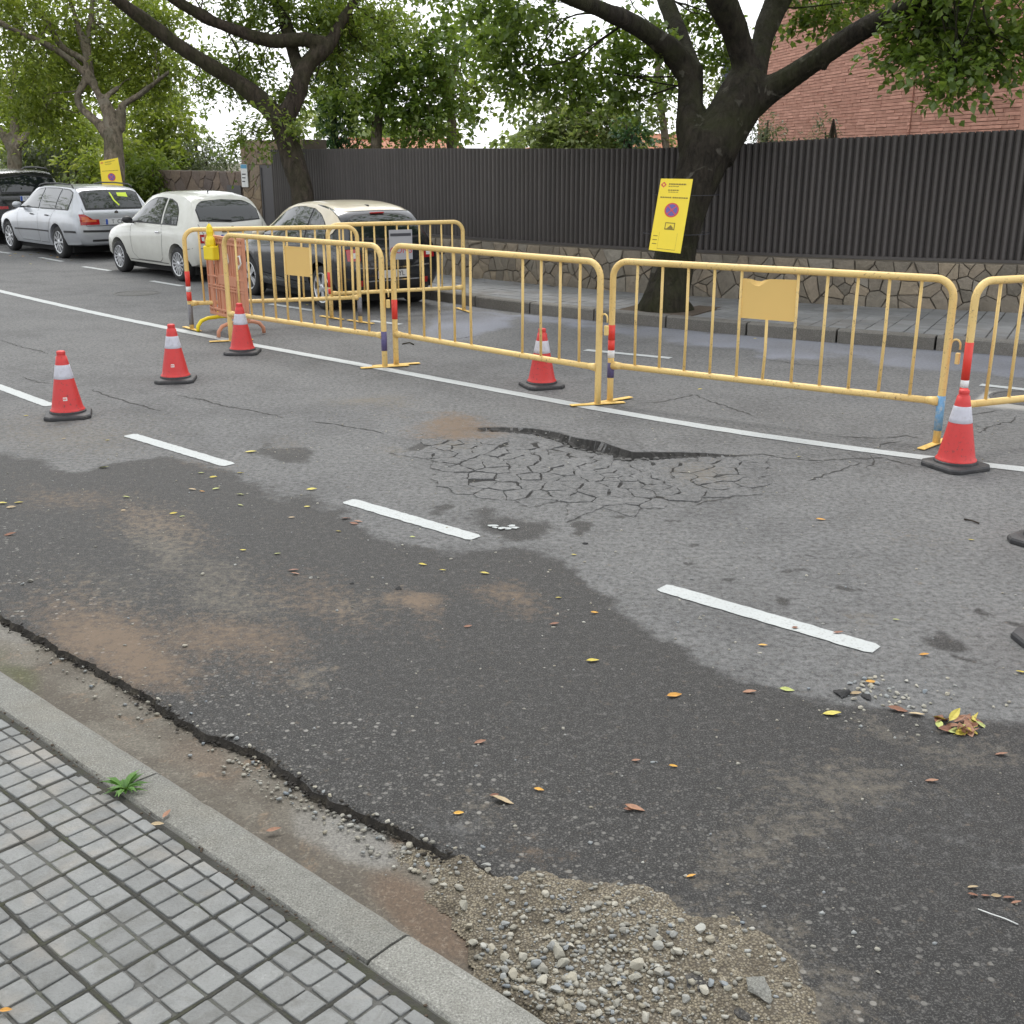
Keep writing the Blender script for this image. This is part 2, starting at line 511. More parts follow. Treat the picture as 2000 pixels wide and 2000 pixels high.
def softpoly(U, V, poly, su, sv):
    acc = np.zeros(U.shape)
    offs = [(0, 0)] + [(math.cos(a) * r, math.sin(a) * r) for r in (.5, 1.0) for a in np.arange(6) * math.pi / 3 + r]
    for a, b in offs: acc += inpoly(U + a * su, V + b * sv, poly)
    return acc / len(offs)
def ell(U, V, u, v, ru, rv, ang=0, soft=.55):
    c, s = math.cos(R(ang)), math.sin(R(ang))
    x, y = U - u, V - v
    a, b = (x * c + y * s) / ru, (-x * s + y * c) / rv
    d = np.sqrt(a * a + b * b)
    return np.clip((1 - d) / soft, 0, 1)
def fissure_drop(X, Y):
    d, side, t = seg_dist(X, Y, FISS_W)
    prof = np.interp(t, [0, .1, .3, .5, .62, .75, 1.0], [.0, .016, .03, .062, .05, .026, 0])
    near = side < 0                     # the camera's side of the fracture
    drop = np.where(near, prof * np.exp(-np.maximum(d, 0) / .30), 0)
    return drop, d, near, t


# ---- crazed slab: loose polygonal blocks of asphalt with open joints
def clip_poly(poly, nx, ny, d):
    out = []
    for i in range(len(poly)):
        a, b = poly[i], poly[(i + 1) % len(poly)]
        da, db = a[0] * nx + a[1] * ny - d, b[0] * nx + b[1] * ny - d
        if da <= 0: out.append(a)
        if da * db < 0:
            t = da / (da - db); out.append((a[0] + (b[0] - a[0]) * t, a[1] + (b[1] - a[1]) * t))
    return out
def crazed_cells():
    rnd = random.Random(23)
    pts = []
    for i in range(2600):
        u, v = rnd.uniform(790, 1620), rnd.uniform(842, 1010)
        e1 = ((u - 1175) / 330) ** 2 + ((v - 925) / 72) ** 2
        e2 = ((u - 900) / 130) ** 2 + ((v - 895) / 42) ** 2
        if min(e1, e2) > 1.25: continue
        p = P(u, v)
        dmin = .075 + .085 * rnd.random() + .04 * min(e1, e2)
        if all((p.x - q[0]) ** 2 + (p.y - q[1]) ** 2 > dmin * dmin for q in pts): pts.append((p.x, p.y, min(e1, e2)))
    cells = []
    for i, p in enumerate(pts):
        if p[2] > 1.0: continue
        poly = [(p[0] - .3, p[1] - .3), (p[0] + .3, p[1] - .3), (p[0] + .3, p[1] + .3), (p[0] - .3, p[1] + .3)]
        for j, q in enumerate(pts):
            if i == j or abs(p[0] - q[0]) > .7 or abs(p[1] - q[1]) > .7: continue
            poly = clip_poly(poly, q[0] - p[0], q[1] - p[1], (q[0] ** 2 + q[1] ** 2 - p[0] ** 2 - p[1] ** 2) / 2)
            if len(poly) < 3: break
        if len(poly) < 3: continue
        X = np.array([a[0] for a in poly]); Y = np.array([a[1] for a in poly])
        d, sd, t = seg_dist(X, Y, FISS_W)
        far = (sd > 0) & (t > .02) & (t < .98)
        if far.any() or ((d < .035) & (t > .03) & (t < .97)).any(): continue
        w = max(X.max() - X.min(), Y.max() - Y.min())
        if w > .42 or any(abs(abs(a[0] - p[0]) - .3) < 1e-6 or abs(abs(a[1] - p[1]) - .3) < 1e-6 for a in poly): continue
        cells.append((poly, p[2]))
    return cells
CELLS = crazed_cells()
def build_road():
    S = np.concatenate([np.arange(-9, -3, .25), np.arange(-3, 7.5, .026), np.arange(7.5, 14, .07), np.arange(14, 60, .5)])
    T = np.concatenate([[0, .006, .014], np.arange(.026, 5.4, .026), np.arange(5.4, 12, .06), np.arange(12, 26, .4)])
    e = np.interp(S, ES, ET)
    e = e + .007 * fbm(S * 7, S * 0, 5, 3) + .016 * fbm(S * 30, S * 0 + 3, 6, 4)
    far = 1.0
    SS, TT = np.meshgrid(S, T, indexing='ij')
    E2 = e[:, None] + TT
    X = O2.x + A2.x * SS + N2.x * E2; Y = O2.y + A2.y * SS + N2.y * E2
    Z = np.zeros_like(X)
    Z -= .006 * np.clip(1 - TT / .02, 0, 1)
    # slumped slab behind the fracture
    drop, d, near, t = fissure_drop(X + .012 * fbm(X * 14, Y * 14, 11, 3), Y + .012 * fbm(X * 14, Y * 14, 12, 3))
    Z -= drop
    Z += np.where(~near & (t > .06) & (t < .92), np.interp(t, [0, .3, .5, .7, 1], [0, .012, .022, .012, 0]) * np.exp(-d / .16), 0)
    Z -= np.where((d < .035) & near & (t > .08) & (t < .9), .02, 0)
    Z += .004 * fbm(X * 1.1, Y * 1.1, 3, 3) * np.clip(TT / .5, 0, 1) * 0
    U, V, dep = px_np(X, Y, 0)
    w = np.clip(dep / 6, .5, 2)
    Uw = U + 36 / w * fbm(X * 2.2, Y * 2.2, 21, 5) * 1.8; Vw = V + 22 / w * fbm(X * 2.2, Y * 2.2, 22, 5) * 1.8
    ok = (Y * CP + CAM_H * SP) > .5
    wet = softpoly(Uw, Vw, [(-900, 860), (-200, 868), (0, 885), (160, 905), (300, 890), (430, 905), (470, 935), (560, 960), (650, 1000), (790, 1062), (900, 1085), (1000, 1070), (1090, 1092),
                            (1160, 1135), (1185, 1200), (1260, 1245), (1340, 1270), (1385, 1325), (1470, 1350), (1560, 1362), (1650, 1372), (1800, 1390), (2050, 1450), (2600, 1560), (2600, 2300), (-900, 2300)], 34, 18)
    wet *= .93
    for a in [(985, 1025, 105, 42, 6), (1860, 1262, 70, 24, 12), (840, 1000, 40, 14, 0), (905, 905, 60, 12, 0), (1350, 1105, 22, 8, 0), (1420, 1140, 26, 9, 4), (1555, 1142, 30, 10, 0), (1520, 1165, 28, 10, 4),
              (1590, 1140, 24, 7, 0), (1340, 1070, 20, 7, 0), (1650, 1155, 24, 6, 10), (1940, 1215, 34, 7, 8), (1920, 1205, 24, 7, 8), (1985, 1240, 40, 7, 12), (1900, 1300, 60, 8, 14), (1290, 1010, 20, 6, 0),
              (1480, 1100, 18, 6, 0), (1600, 1090, 16, 5, 0), (820, 868, 36, 9, 0), (1130, 1035, 40, 10, 8), (1200, 1015, 26, 7, 0), (540, 890, 90, 22, 10), (510, 880, 40, 16, 10)]:
        wet = np.maximum(wet, ell(Uw, Vw, *a) * .8)
    for a in [(900, 1600, 130, 60, 20), (1250, 1330, 60, 8, 0)]:
        wet = wet * (1 - .30 * ell(Uw, Vw, *a))
    wet = wet * (1 - .28 * ell(Uw, Vw, 1850, 1650, 500, 200, 5, .9))
    clay = np.zeros_like(X); tan = np.zeros_like(X)
    for a, k in [((235, 1260, 270, 105, 22), 1.0), ((330, 1330, 130, 40, 25), .7), ((440, 1245, 240, 90, 10), .72), ((815, 1192, 95, 40, 14), .95), ((1010, 1185, 120, 50, 10), .62), ((870, 836, 130, 26, 0), .95),
                 ((850, 1235, 70, 40, 20), .3), ((640, 1170, 240, 80, 12), .46), ((300, 1020, 230, 60, 18), .50), ((120, 970, 170, 40, 12), .46), ((500, 1300, 260, 70, 12), .36), ((80, 1190, 120, 40, 25), .4), ((1040, 1665, 90, 45, 20), .35), ((410, 905, 90, 24, 0), .3)]:
        clay = np.maximum(clay, ell(Uw, Vw, *a, soft=.8) * k)
    for a, k in [((730, 788, 130, 26, 4), .75), ((1370, 925, 95, 36, 6), .62), ((620, 1335, 90, 32, 0), .5), ((760, 875, 70, 20, 0), .55), ((320, 1070, 170, 100, 30), .60), ((120, 845, 320, 55, 0), .50), ((450, 1150, 240, 90, 20), .52), ((200, 1150, 240, 60, 12), .36),
                 ((1650, 1530, 300, 80, 5), .56), ((1500, 1620, 260, 120, -20), .50), ((1380, 1660, 60, 140, 20), .5), ((1880, 1470, 190, 45, 10), .45), ((1730, 1420, 110, 36, 25), .6), ((1450, 1860, 230, 130, 20), .62), ((1250, 1760, 200, 60, 15), .85),
                 ((1560, 1950, 220, 80, 20), .6), ((950, 1590, 130, 60, 20), .35), ((1680, 1210, 70, 22, 10), .45), ((1820, 1050, 150, 30, 5), .25), ((700, 1180, 160, 50, 0), .4), ((540, 870, 80, 26, 0), .35), ((890, 870, 60, 16, 0), .5)]:
        tan = np.maximum(tan, ell(Uw, Vw, *a, soft=.85) * k)
    patch = softpoly(Uw, Vw, [(850, 598), (1010, 622), (1110, 632), (1330, 668), (1500, 690), (1620, 700), (1980, 735), (2600, 790), (2600, 700), (1990, 690), (1500, 655), (1180, 628), (940, 600)], 14, 5)
    patch = np.maximum(patch, softpoly(U, Vw, [(870, 600), (1010, 625), (930, 655), (860, 668), (830, 640)], 8, 4))
    patch *= np.clip(.75 + .6 * fbm(X * 1.3, Y * 1.3, 31, 3), 0, 1)
    conc = softpoly(U, V, [(1893, 792), (1925, 764), (2100, 772), (2160, 815), (2020, 802)], 4, 2)
    agg = np.clip(ell(U, V, 500, 1470, 600, 260, 28, .8) + ell(U, V, 1300, 1750, 700, 300, 25, .8), 0, 1) + .35 * wet
    agg2 = np.clip(1.25 - TT / .8, 0, 1) * np.clip(.6 + .8 * fbm(X * 2, Y * 2, 44, 3), 0, 1)
    craze = np.maximum(ell(U, V, 1190, 925, 380, 85, 4, .5), ell(Uw, Vw, 870, 880, 170, 60, 0, .6) * .8)
    craze = np.maximum(craze, ell(Uw, Vw, 1640, 900, 300, 60, 4, .7) * .55)
    craze = np.maximum(craze, ell(Uw, Vw, 1900, 840, 120, 40, 4, .7) * .6)
    under = np.zeros_like(X)
    for poly, _ in CELLS:
        cx = sum(a[0] for a in poly) / len(poly); cy = sum(a[1] for a in poly) / len(poly)
        sel = np.where((abs(X - cx) < .3) & (abs(Y - cy) < .3))
        if len(sel[0]): under[sel] = np.maximum(under[sel], inpoly(X[sel], Y[sel], [(cx + (a - cx) * .98, cy + (b - cy) * .98) for a, b in poly]))
    V3 = np.stack([X, Y, Z], -1).reshape(-1, 3)
    nS, nT = X.shape
    idx = np.arange(nS * nT).reshape(nS, nT)
    F = np.stack([idx[:-1, :-1], idx[:-1, 1:], idx[1:, 1:], idx[1:, :-1]], -1).reshape(-1, 4)
    o = np_mesh('road', V3, F, M['road'], None, True)
    for n, a in (('wet', wet), ('clay', clay), ('tan', tan), ('patch', patch), ('conc', conc), ('agg', np.clip(agg, 0, 1)), ('agg2', agg2), ('craze', craze * .6), ('under', under)):
        a = np.where(ok, a, .5 if n == 'wet' else 0)
        attr(o, n, a.ravel())
    # broken edge face down to the gutter, uneven and dark
    e0 = np.stack([X[:, 0], Y[:, 0], Z[:, 0]], -1); 
    e1 = e0.copy(); e1[:, 2] = ZG - .03
    off = -.030 + .026 * fbm(S * 30, S * 0 + 9, 61, 4)
    e1[:, 0] += N2.x * off; e1[:, 1] += N2.y * off
    n = len(S)
    VV = np.concatenate([e0, e1]); FF = np.array([(i, i + 1, n + i + 1, n + i) for i in range(n - 1)])
    np_mesh('broken_edge', VV, FF, M['edge'], o)
    return o
road = tag(build_road(), kind='structure')

# ---- cracks too thin for the sheet: flat jagged ribbons with the crack's shade in their colour
CRACKS = [
 [(0, 664), (43, 679), (72, 684), (98, 693)], [(42, 737), (72, 746), (101, 750)], [(177, 760), (203, 771), (232, 780), (268, 790), (319, 804)],
 [(340, 771), (391, 780), (435, 793), (482, 800), (514, 808), (565, 817)], [(598, 822), (634, 826), (674, 833), (712, 838), (750, 848)],
 [(1240, 790), (1300, 784), (1354, 771), (1383, 782), (1427, 797), (1485, 818)], [(1440, 890), (1488, 887), (1535, 896), (1597, 900), (1680, 896), (1730, 895), (1780, 910), (1822, 916)],
 [(1640, 853), (1720, 856), (1771, 851), (1807, 858)], [(1695, 882), (1727, 867), (1760, 862)], [(1575, 940), (1619, 925), (1650, 915), (1680, 904)],
 [(1912, 846), (1938, 831), (1977, 824), (1985, 813)], [(1890, 812), (1925, 806), (1960, 801)],
 [(910, 861), (962, 868), (1009, 873), (1046, 878), (1084, 881), (1118, 878), (1146, 879)], [(1046, 879), (1021, 898), (1012, 917)],
 [(1074, 932), (1133, 932), (1189, 937), (1226, 929), (1264, 932), (1285, 927)], [(1236, 887), (1234, 910), (1260, 926)],
 [(1307, 929), (1335, 943), (1369, 932), (1425, 932), (1460, 929)], [(1217, 966), (1248, 957), (1295, 949), (1335, 943)],
 [(1034, 941), (1077, 944), (1127, 944), (1177, 949), (1226, 947), (1273, 952)], [(1115, 994), (1130, 975), (1158, 979)], [(1360, 988), (1382, 979), (1428, 974)],
 [(975, 963), (990, 949), (1010, 955)], [(1046, 840), (1030, 858), (1025, 872)], [(1084, 881), (1090, 865), (1110, 860)], [(1100, 884), (1080, 900), (1066, 915), (1052, 920)],
 [(1074, 932), (1080, 921), (1110, 915), (1150, 918)], [(1140, 945), (1130, 958), (1120, 968), (1080, 972), (1070, 980)], [(885, 930), (930, 932), (975, 938), (1010, 934)],
 [(1120, 900), (1130, 912), (1150, 925), (1148, 940)], [(1178, 892), (1180, 902), (1196, 902)], [(1250, 960), (1255, 975), (1240, 988)], [(940, 655), (880, 664), (840, 672)],
 [(1300, 950), (1310, 962), (1330, 972)], [(860, 905), (900, 918), (940, 915), (985, 922)], [(1700, 890), (1705, 905), (1690, 915)], [(1480, 700), (1560, 712), (1640, 716)]]
def crack_ribbon(pts, w0, seed):
    rnd = random.Random(seed)
    W = [P(u, v) for u, v in pts]
    fine = []
    for a, b in zip(W, W[1:]):
        k = max(2, int((b - a).length / .035))
        d = (b - a).normalized(); n = Vector((-d.y, d.x, 0))
        for i in range(k):
            fine.append(a.lerp(b, i / k) + n * rnd.uniform(-.016, .016) * (1 if i else .3))
    fine.append(W[-1])
    V = []; F = []
    for i, p in enumerate(fine):
        d = (fine[min(i + 1, len(fine) - 1)] - fine[max(i - 1, 0)]).normalized(); n = Vector((-d.y, d.x, 0))
        f = i / max(1, len(fine) - 1)
        w = w0 * (.25 + rnd.random()) * min(1, 6 * f + .2, 6 * (1 - f) + .1)
        dr, _, _, _ = fissure_drop(np.array([p.x]), np.array([p.y]))
        z = .0025 - float(dr[0])
        V += [(p + n * w) + Vector((0, 0, z)), (p - n * w) + Vector((0, 0, z))]
        if i: F.append((2 * i - 2, 2 * i - 1, 2 * i + 1, 2 * i))
    return V, F
for i, c in enumerate(CRACKS):
    if i >= 12 and i not in (12, 13, 16, 20, 31, 34, 35): continue
    V, F = crack_ribbon(c, .0065, i)
    mesh('crack', V, F, M['crack'], road)
def asphalt_block(poly, e, seed):
    rnd = random.Random(seed)
    cx = sum(a[0] for a in poly) / len(poly); cy = sum(a[1] for a in poly) / len(poly)
    rr = math.sqrt(abs(sum(a[0] * b[1] - b[0] * a[1] for a, b in zip(poly, poly[1:] + poly[:1]))) / 2)
    pl = []
    for p, q in zip(poly, poly[1:] + poly[:1]):
        L = math.hypot(q[0] - p[0], q[1] - p[1])
        k = max(1, int(L / .035))
        for i in range(k):
            f = i / k; j = .010 if i else .004
            pl.append((p[0] + (q[0] - p[0]) * f + rnd.uniform(-j, j), p[1] + (q[1] - p[1]) * f + rnd.uniform(-j, j)))
    gap = rnd.uniform(.0040, .0095) * (1.3 - .75 * min(1, e)); k1 = 1 - gap / rr * 1.2
    dr = float(fissure_drop(np.array([cx]), np.array([cy]))[0][0])
    h = .0055 * (1 - .55 * min(1, e)) + rnd.uniform(-.001, .0025); ax, ay = rnd.gauss(0, .022), rnd.gauss(0, .022)
    if e > .7: ax *= .3; ay *= .3
    V = []; n = len(pl)
    for k, dz in ((k1, -.012), (k1, -.0018), (k1 - .004 / rr, 0)):
        for x, y in pl:
            X_, Y_ = cx + (x - cx) * k, cy + (y - cy) * k
            V.append((X_, Y_, -dr + h + dz + ax * (X_ - cx) + ay * (Y_ - cy)))
    F = [(a * n + i, a * n + (i + 1) % n, (a + 1) * n + (i + 1) % n, (a + 1) * n + i) for a in range(2) for i in range(n)] + [tuple(2 * n + i for i in range(n))]
    o = mesh('asphalt_block', V, F, M['road'], road)
    u, v, dep = px_np(np.array([p[0] for p in V]), np.array([p[1] for p in V]), 0.0)
    attr(o, 'tan', np.maximum(ell(u, v, 1370, 925, 105, 40, 6, .85) * .62, ell(u, v, 890, 870, 70, 20, 0, .8) * .5))
    attr(o, 'clay', ell(u, v, 900, 845, 100, 26, 0, .8) * .7)
for i, (poly, e) in enumerate(CELLS): asphalt_block(poly, e, i)
# rubble-lined mouth of the fracture
def fissure_wall():
    V = []; F = []; rnd = random.Random(3)
    pts = []
    for a, b in zip(FISS_W[1:], FISS_W[2:]):
        k = max(2, int((b - a).length / .02))
        pts += [a.lerp(b, i / k) for i in range(k)]
    pts.append(FISS_W[-1])
    for i, p in enumerate(pts):
        t = i / (len(pts) - 1)
        h = float(np.interp(t, [0, .1, .3, .5, .62, .75, 1.0], [.012, .03, .045, .075, .06, .038, .004]))
        d = (pts[min(i + 1, len(pts) - 1)] - pts[max(i - 1, 0)]).normalized(); n = Vector((d.y, -d.x, 0))
        j = rnd.uniform(-.010, .010); h *= rnd.uniform(.6, 1.25); p = p + n * (.012 * float(fbm(np.array(i * .22), np.array(1.0), 35, 3)))
        lift = float(np.interp(t, [0, .3, .5, .7, 1], [0, .012, .022, .012, 0])); V += [p + Vector((0, 0, .0012 + lift * .9)) - n * .004, p + n * (.008 + j + h * .12) + Vector((0, 0, -h * .45)), p + n * (.012 + h * .40 + 2 * j) + Vector((0, 0, .004 - h * .74))]
        if i:
            k = 3 * i
            F += [(k - 3, k - 2, k + 1, k), (k - 2, k - 1, k + 2, k + 1)]
    mesh('fracture_lip', V, F, M['crack'], road)
fissure_wall()
def fissure_chunks():
    rnd = random.Random(17); geos = []
    for k in range(60):
        t = rnd.gauss(.52, .13)
        i = min(len(FISS_W) - 2, max(1, int(t * (len(FISS_W) - 1)))); a, b = FISS_W[i], FISS_W[i + 1]
        p = a.lerp(b, rnd.random()); d = (b - a).normalized(); n = Vector((d.y, -d.x, 0))
        q = p + n * abs(rnd.gauss(.03, .03)); dr = float(fissure_drop(np.array([q.x]), np.array([q.y]))[0][0])
        r = rnd.uniform(.008, .024)
        bm = bmesh.new(); bmesh.ops.create_icosphere(bm, subdivisions=1, radius=r)
        for v in bm.verts: v.co = Vector((v.co.x * rnd.uniform(.7, 1.3), v.co.y * rnd.uniform(.7, 1.3), v.co.z * rnd.uniform(.4, .8))) + q + Vector((0, 0, r * .2 - dr))
        bm.verts.index_update(); geos.append(([v.co.copy() for v in bm.verts], [tuple(v.index for v in f.verts) for f in bm.faces])); bm.free()
    V, F = merge_geo(geos); o = mesh('fracture_rubble', V, F, M['rubble'], road); o['kind'] = 'stuff'
M['rubble'] = simple('asphalt_rubble', (.085, .083, .08), .9, var=.5, scale=50, bumps=.6)
fissure_chunks()

# ---- road markings
def strip(name, centre, w, z, parent=None, jag=.004, rnd_ends=False, closed=False):
    rnd = random.Random(len(centre) * 13 + int(abs(centre[0].x) * 100))
    V = []; F = []
    n = len(centre)
    for i, p in enumerate(centre):
        d = (centre[min(i + 1, n - 1)] - centre[max(i - 1, 0)]).normalized(); nn = Vector((-d.y, d.x, 0))
        k = 1.0
        if rnd_ends and (i == 0 or i == n - 1): k = .72
        V += [p + nn * (w / 2 * k + rnd.uniform(-jag, jag)) + Vector((0, 0, z)), p - nn * (w / 2 * k + rnd.uniform(-jag, jag)) + Vector((0, 0, z))]
        if i: F.append((2 * i - 2, 2 * i - 1, 2 * i + 1, 2 * i))
    return mesh(name, V, F, M['paint'], parent)
def dens(pts, step=.06):
    out = []
    for a, b in zip(pts, pts[1:]):
        k = max(1, int((b - a).length / step))
        out += [a.lerp(b, i / k) for i in range(k)]
    return out + [pts[-1]]
LINE = catmull([Vector(p + (0,)) for p in [(-30, 42), (-18, 28.2), (-7.59, 16.64), (-3.79, 12.68), (-1.11, 10.17), (.76, 8.45), (1.91, 7.54), (3.23, 6.74), (6, 5.35), (9, 4.0)]], 14)
tag(strip('lane_line', dens(LINE, .08), .125, .004), kind='structure')
K = 2000 / 1932
for a, b, w in [((-230, 672), (99, 793), .10), ((252, 850), (449, 909), .10), ((679, 979), (930, 1052), .102), ((1292, 1148), (1712, 1270), .104)]:
    pa, pb = P(*a), P(*b)
    d = (pb - pa).normalized()
    tag(strip('lane_dash', [pa] + dens([pa + d * .03, pb - d * .03], .03) + [pb], w, .004, None, .0035, True), kind='structure')
for a, b in [((78, 503), (122, 511)), ((-40, 487), (20, 495)), ((163, 521), (215, 529)), ((296, 549), (356, 559)), ((528, 594), (613, 607)), ((725, 627), (783, 634)), ((1143, 684), (1310, 700)), ((1915, 752), (2080, 770)), ((430, 574), (480, 583))]:
    tag(strip('parking_dash', dens([P(*a), P(*b)], .08), .10, .004, None, .004, False), kind='structure')

# ---- gutter
def build_gutter():
    S = np.concatenate([np.arange(-9, -3, .25), np.arange(-3, 7.5, .03), np.arange(7.5, 60, .5)])
    T = np.linspace(0, 1, 26)
    e = np.interp(S, ES, ET)
    ko, _ = st_line(KO)
    SS, TT = np.meshgrid(S, T, indexing='ij')
    lo = ko - .03; hi = e + .06
    E2 = lo + (hi - lo)[:, None] * TT
    X = O2.x + A2.x * SS + N2.x * E2; Y = O2.y + A2.y * SS + N2.y * E2
    Z = ZG + .004 * fbm(X * 5, Y * 5, 71, 4) - .012 * (1 - TT)
    U, V, dep = px_np(X, Y, ZG)
    Uw = U + 30 * fbm(X * 4, Y * 4, 72, 4); Vw = V + 22 * fbm(X * 4, Y * 4, 73, 4)
    wet = np.clip(1.1 - (E2 - lo) / .16 + .8 * fbm(X * 5, Y * 5, 74, 4), 0, 1) * .85
    wet = np.maximum(wet, ell(Uw, Vw, 690, 1690, 90, 50, 30, .3)) * .9
    clay = np.maximum(ell(Uw, Vw, 830, 1790, 160, 60, 40, .4), ell(Uw, Vw, 400, 1490, 110, 45, 30, .8) * .6)
    pale = np.maximum(ell(Uw, Vw, 700, 1640, 110, 50, 20, .3), ell(Uw, Vw, 620, 1620, 70, 40, 30, .4) * .7)
    pale = np.maximum(pale, ell(Uw, Vw, 20, 1240, 60, 30, 20, .5) * .6)
    moss = ell(Uw, Vw, 30, 1312, 70, 28, 30, .7) * .8
    V3 = np.stack([X, Y, Z], -1).reshape(-1, 3)
    nS, nT = X.shape; idx = np.arange(nS * nT).reshape(nS, nT)
    F = np.stack([idx[:-1, :-1], idx[:-1, 1:], idx[1:, 1:], idx[1:, :-1]], -1).reshape(-1, 4)
    o = np_mesh('gutter', V3, F, M['gutter'], None, True)
    for n, a in (('wet', wet * (1 - pale)), ('clay', clay), ('pale', pale), ('moss', moss)):
        attr(o, n, np.where(dep > .3, a, 0).ravel())
    return o
KO = [P(u, v, ZK) for u, v in [(0, 1306), (321, 1511), (818, 1817), (1097, 2000)]]      # kerb, road side
KI = [P(u, v, ZK) for u, v in [(0, 1394), (207, 1532), (518, 1750), (766, 1905), (890, 2000)]]   # kerb, pavement side
def st_line(pts):
    q = [st(p) for p in pts]
    t = np.array([a[1] for a in q])
    return float(t.mean()), t
tag(build_gutter(), kind='structure')
KO_T, _ = st_line(KO); KI_T, _ = st_line(KI)
def W2(s, t, z=0): return Vector((O2.x + A2.x * s + N2.x * t, O2.y + A2.y * s + N2.y * t, z))

# ---- near kerb stones
kerb_core = mesh('near_kerb', [W2(s, t, z) for s in (-8, 45) for t, z in ((KI_T + .02, -.12), (KO_T - .03, -.12), (KO_T - .03, ZK - .05), (KI_T + .02, ZK - .05))],
                 [(0, 1, 5, 4), (1, 2, 6, 5), (2, 3, 7, 6), (3, 0, 4, 7), (0, 3, 2, 1), (4, 5, 6, 7)], M['joint'])
tag(kerb_core, kind='structure')
s1 = st(P(322, 1503, ZK))[0]; s2 = st(P(806, 1818, ZK))[0]
kl = s1 - s2
def kerb_stone(s0, s1, seed):
    rnd = np.random.default_rng(seed)
    S = np.linspace(s0 + .004, s1 - .004, 30)
    wv = lambda k, a: a * fbm(S * 7, S * 0 + k, seed, 4)
    chip = np.zeros(len(S))
    for _ in range(4):
        c = rnd.uniform(s0, s1); chip += rnd.uniform(.001, .006) * np.exp(-((S - c) / rnd.uniform(.006, .03)) ** 2)
    prof = [(KI_T + wv(1, .008), -.1), (KI_T + wv(1, .008), ZK - .012), (KI_T + .012 + wv(2, .006), ZK), ((KI_T + KO_T) / 2 + 0 * S, ZK + .002), (KO_T - .022 - chip, ZK), (KO_T - .006 - chip * .8, ZK - .012), (KO_T + wv(3, .002), ZK - .05), (KO_T + 0 * S, -.1)]
    V = []; F = []
    for t, z in prof:
        for i, s in enumerate(S): V.append(W2(s, float(t[i]), z))
    n = len(S)
    for j in range(len(prof) - 1):
        for i in range(n - 1): F.append((j * n + i, j * n + i + 1, (j + 1) * n + i + 1, (j + 1) * n + i))
    F.append(tuple(j * n for j in range(len(prof)))); F.append(tuple(j * n + n - 1 for j in range(len(prof) - 1, -1, -1)))
    return mesh('kerb_stone', V, F, M['kerb'], kerb_core)
for k in range(-5, 12):
    kerb_stone(s2 + k * kl, s2 + (k + 1) * kl, 100 + k)

# ---- near pavement of square setts
side = mesh('near_pavement', [W2(s, t, ZK - .006) for s, t in ((-8, KI_T + .004), (45, KI_T + .004), (45, -9), (-8, -9))], [(0, 1, 2, 3)], M['joint'])
tag(side, kind='structure')
def square_geo(w, l, h, seed, skew=0):
    rnd = random.Random(seed)
    bm = bmesh.new()
    j = lambda: rnd.uniform(-.0018, .0018)
    base = [(-l / 2, -w / 2), (l / 2, -w / 2), (l / 2, w / 2), (-l / 2, w / 2)]
    ch = rnd.randrange(4) if rnd.random() < .25 else -1
    ring = []
    for i, (x, y) in enumerate(base):
        x += j(); y += j()
        c = .0015 + rnd.random() * .002
        if i == ch: c = rnd.uniform(.006, .016)
        px_, py_ = base[i - 1]; nx, ny = base[(i + 1) % 4]
        d1 = Vector((px_ - x, py_ - y)).normalized(); d2 = Vector((nx - x, ny - y)).normalized()
        ring += [Vector((x, y)) + d1 * c, Vector((x, y)) + d2 * c]
    V = []; n = len(ring)
    for sc, z in ((1.03, -.012), (1.0, h - .0015), (.93, h)):
        V += [(p.x * sc if sc > 1 else p.x - math.copysign(.0018 if sc < 1 else 0, p.x), p.y * sc if sc > 1 else p.y - math.copysign(.0018 if sc < 1 else 0, p.y), z + (rnd.uniform(-.001, .001) if sc < 1 else 0)) for p in ring]
    F = [(k * n + i, k * n + (i + 1) % n, (k + 1) * n + (i + 1) % n, (k + 1) * n + i) for k in range(2) for i in range(n)]
    F.append(tuple(2 * n + i for i in range(n)))
    return V, F
TP, TQ = .0722, .0795                     # pitch of a square along and across
sq_meshes = []
for k in range(9):
    V, F = square_geo(TQ - .0105, TP - .0095, .0045, k)
    me = bpy.data.meshes.new('paving_square'); me.from_pydata(V, [], F); me.update(); me.materials.append(M['paving'])
    sq_meshes.append(me)
o_s, o_t = st(P(265, 1747, ZK))
ang2 = math.atan2(A2.y, A2.x)
cells = []
for i in range(-70, 75):
    for jj in range(-24, 60):
        s = o_s + (i + .5) * TP; t = o_t - (jj + .5) * TQ
        tile_s, tile_t = (i // 3), (jj // 3)
        s += ((i % 3) - 1) * -.0016; t -= ((jj % 3) - 1) * -.0018
        top = t + TQ / 2
        if t - TQ / 2 > KI_T - .035: continue
        p = W2(s, t, ZK)
        u, v, dep = px_np(np.array(p.x), np.array(p.y), np.array(ZK))
        if dep < .6 or not (-500 < u < 2300) or v > 2700: continue
        clip = max(0, (t + TQ / 2) - (KI_T - .020))
        vis = (-30 < u < 2030 and v < 2040)
        cells.append((not vis, -float(dep) * 0 + float(dep), s, t, clip, tile_s, tile_t))
cells.sort(key=lambda c: (c[0], c[1]))
rest = []
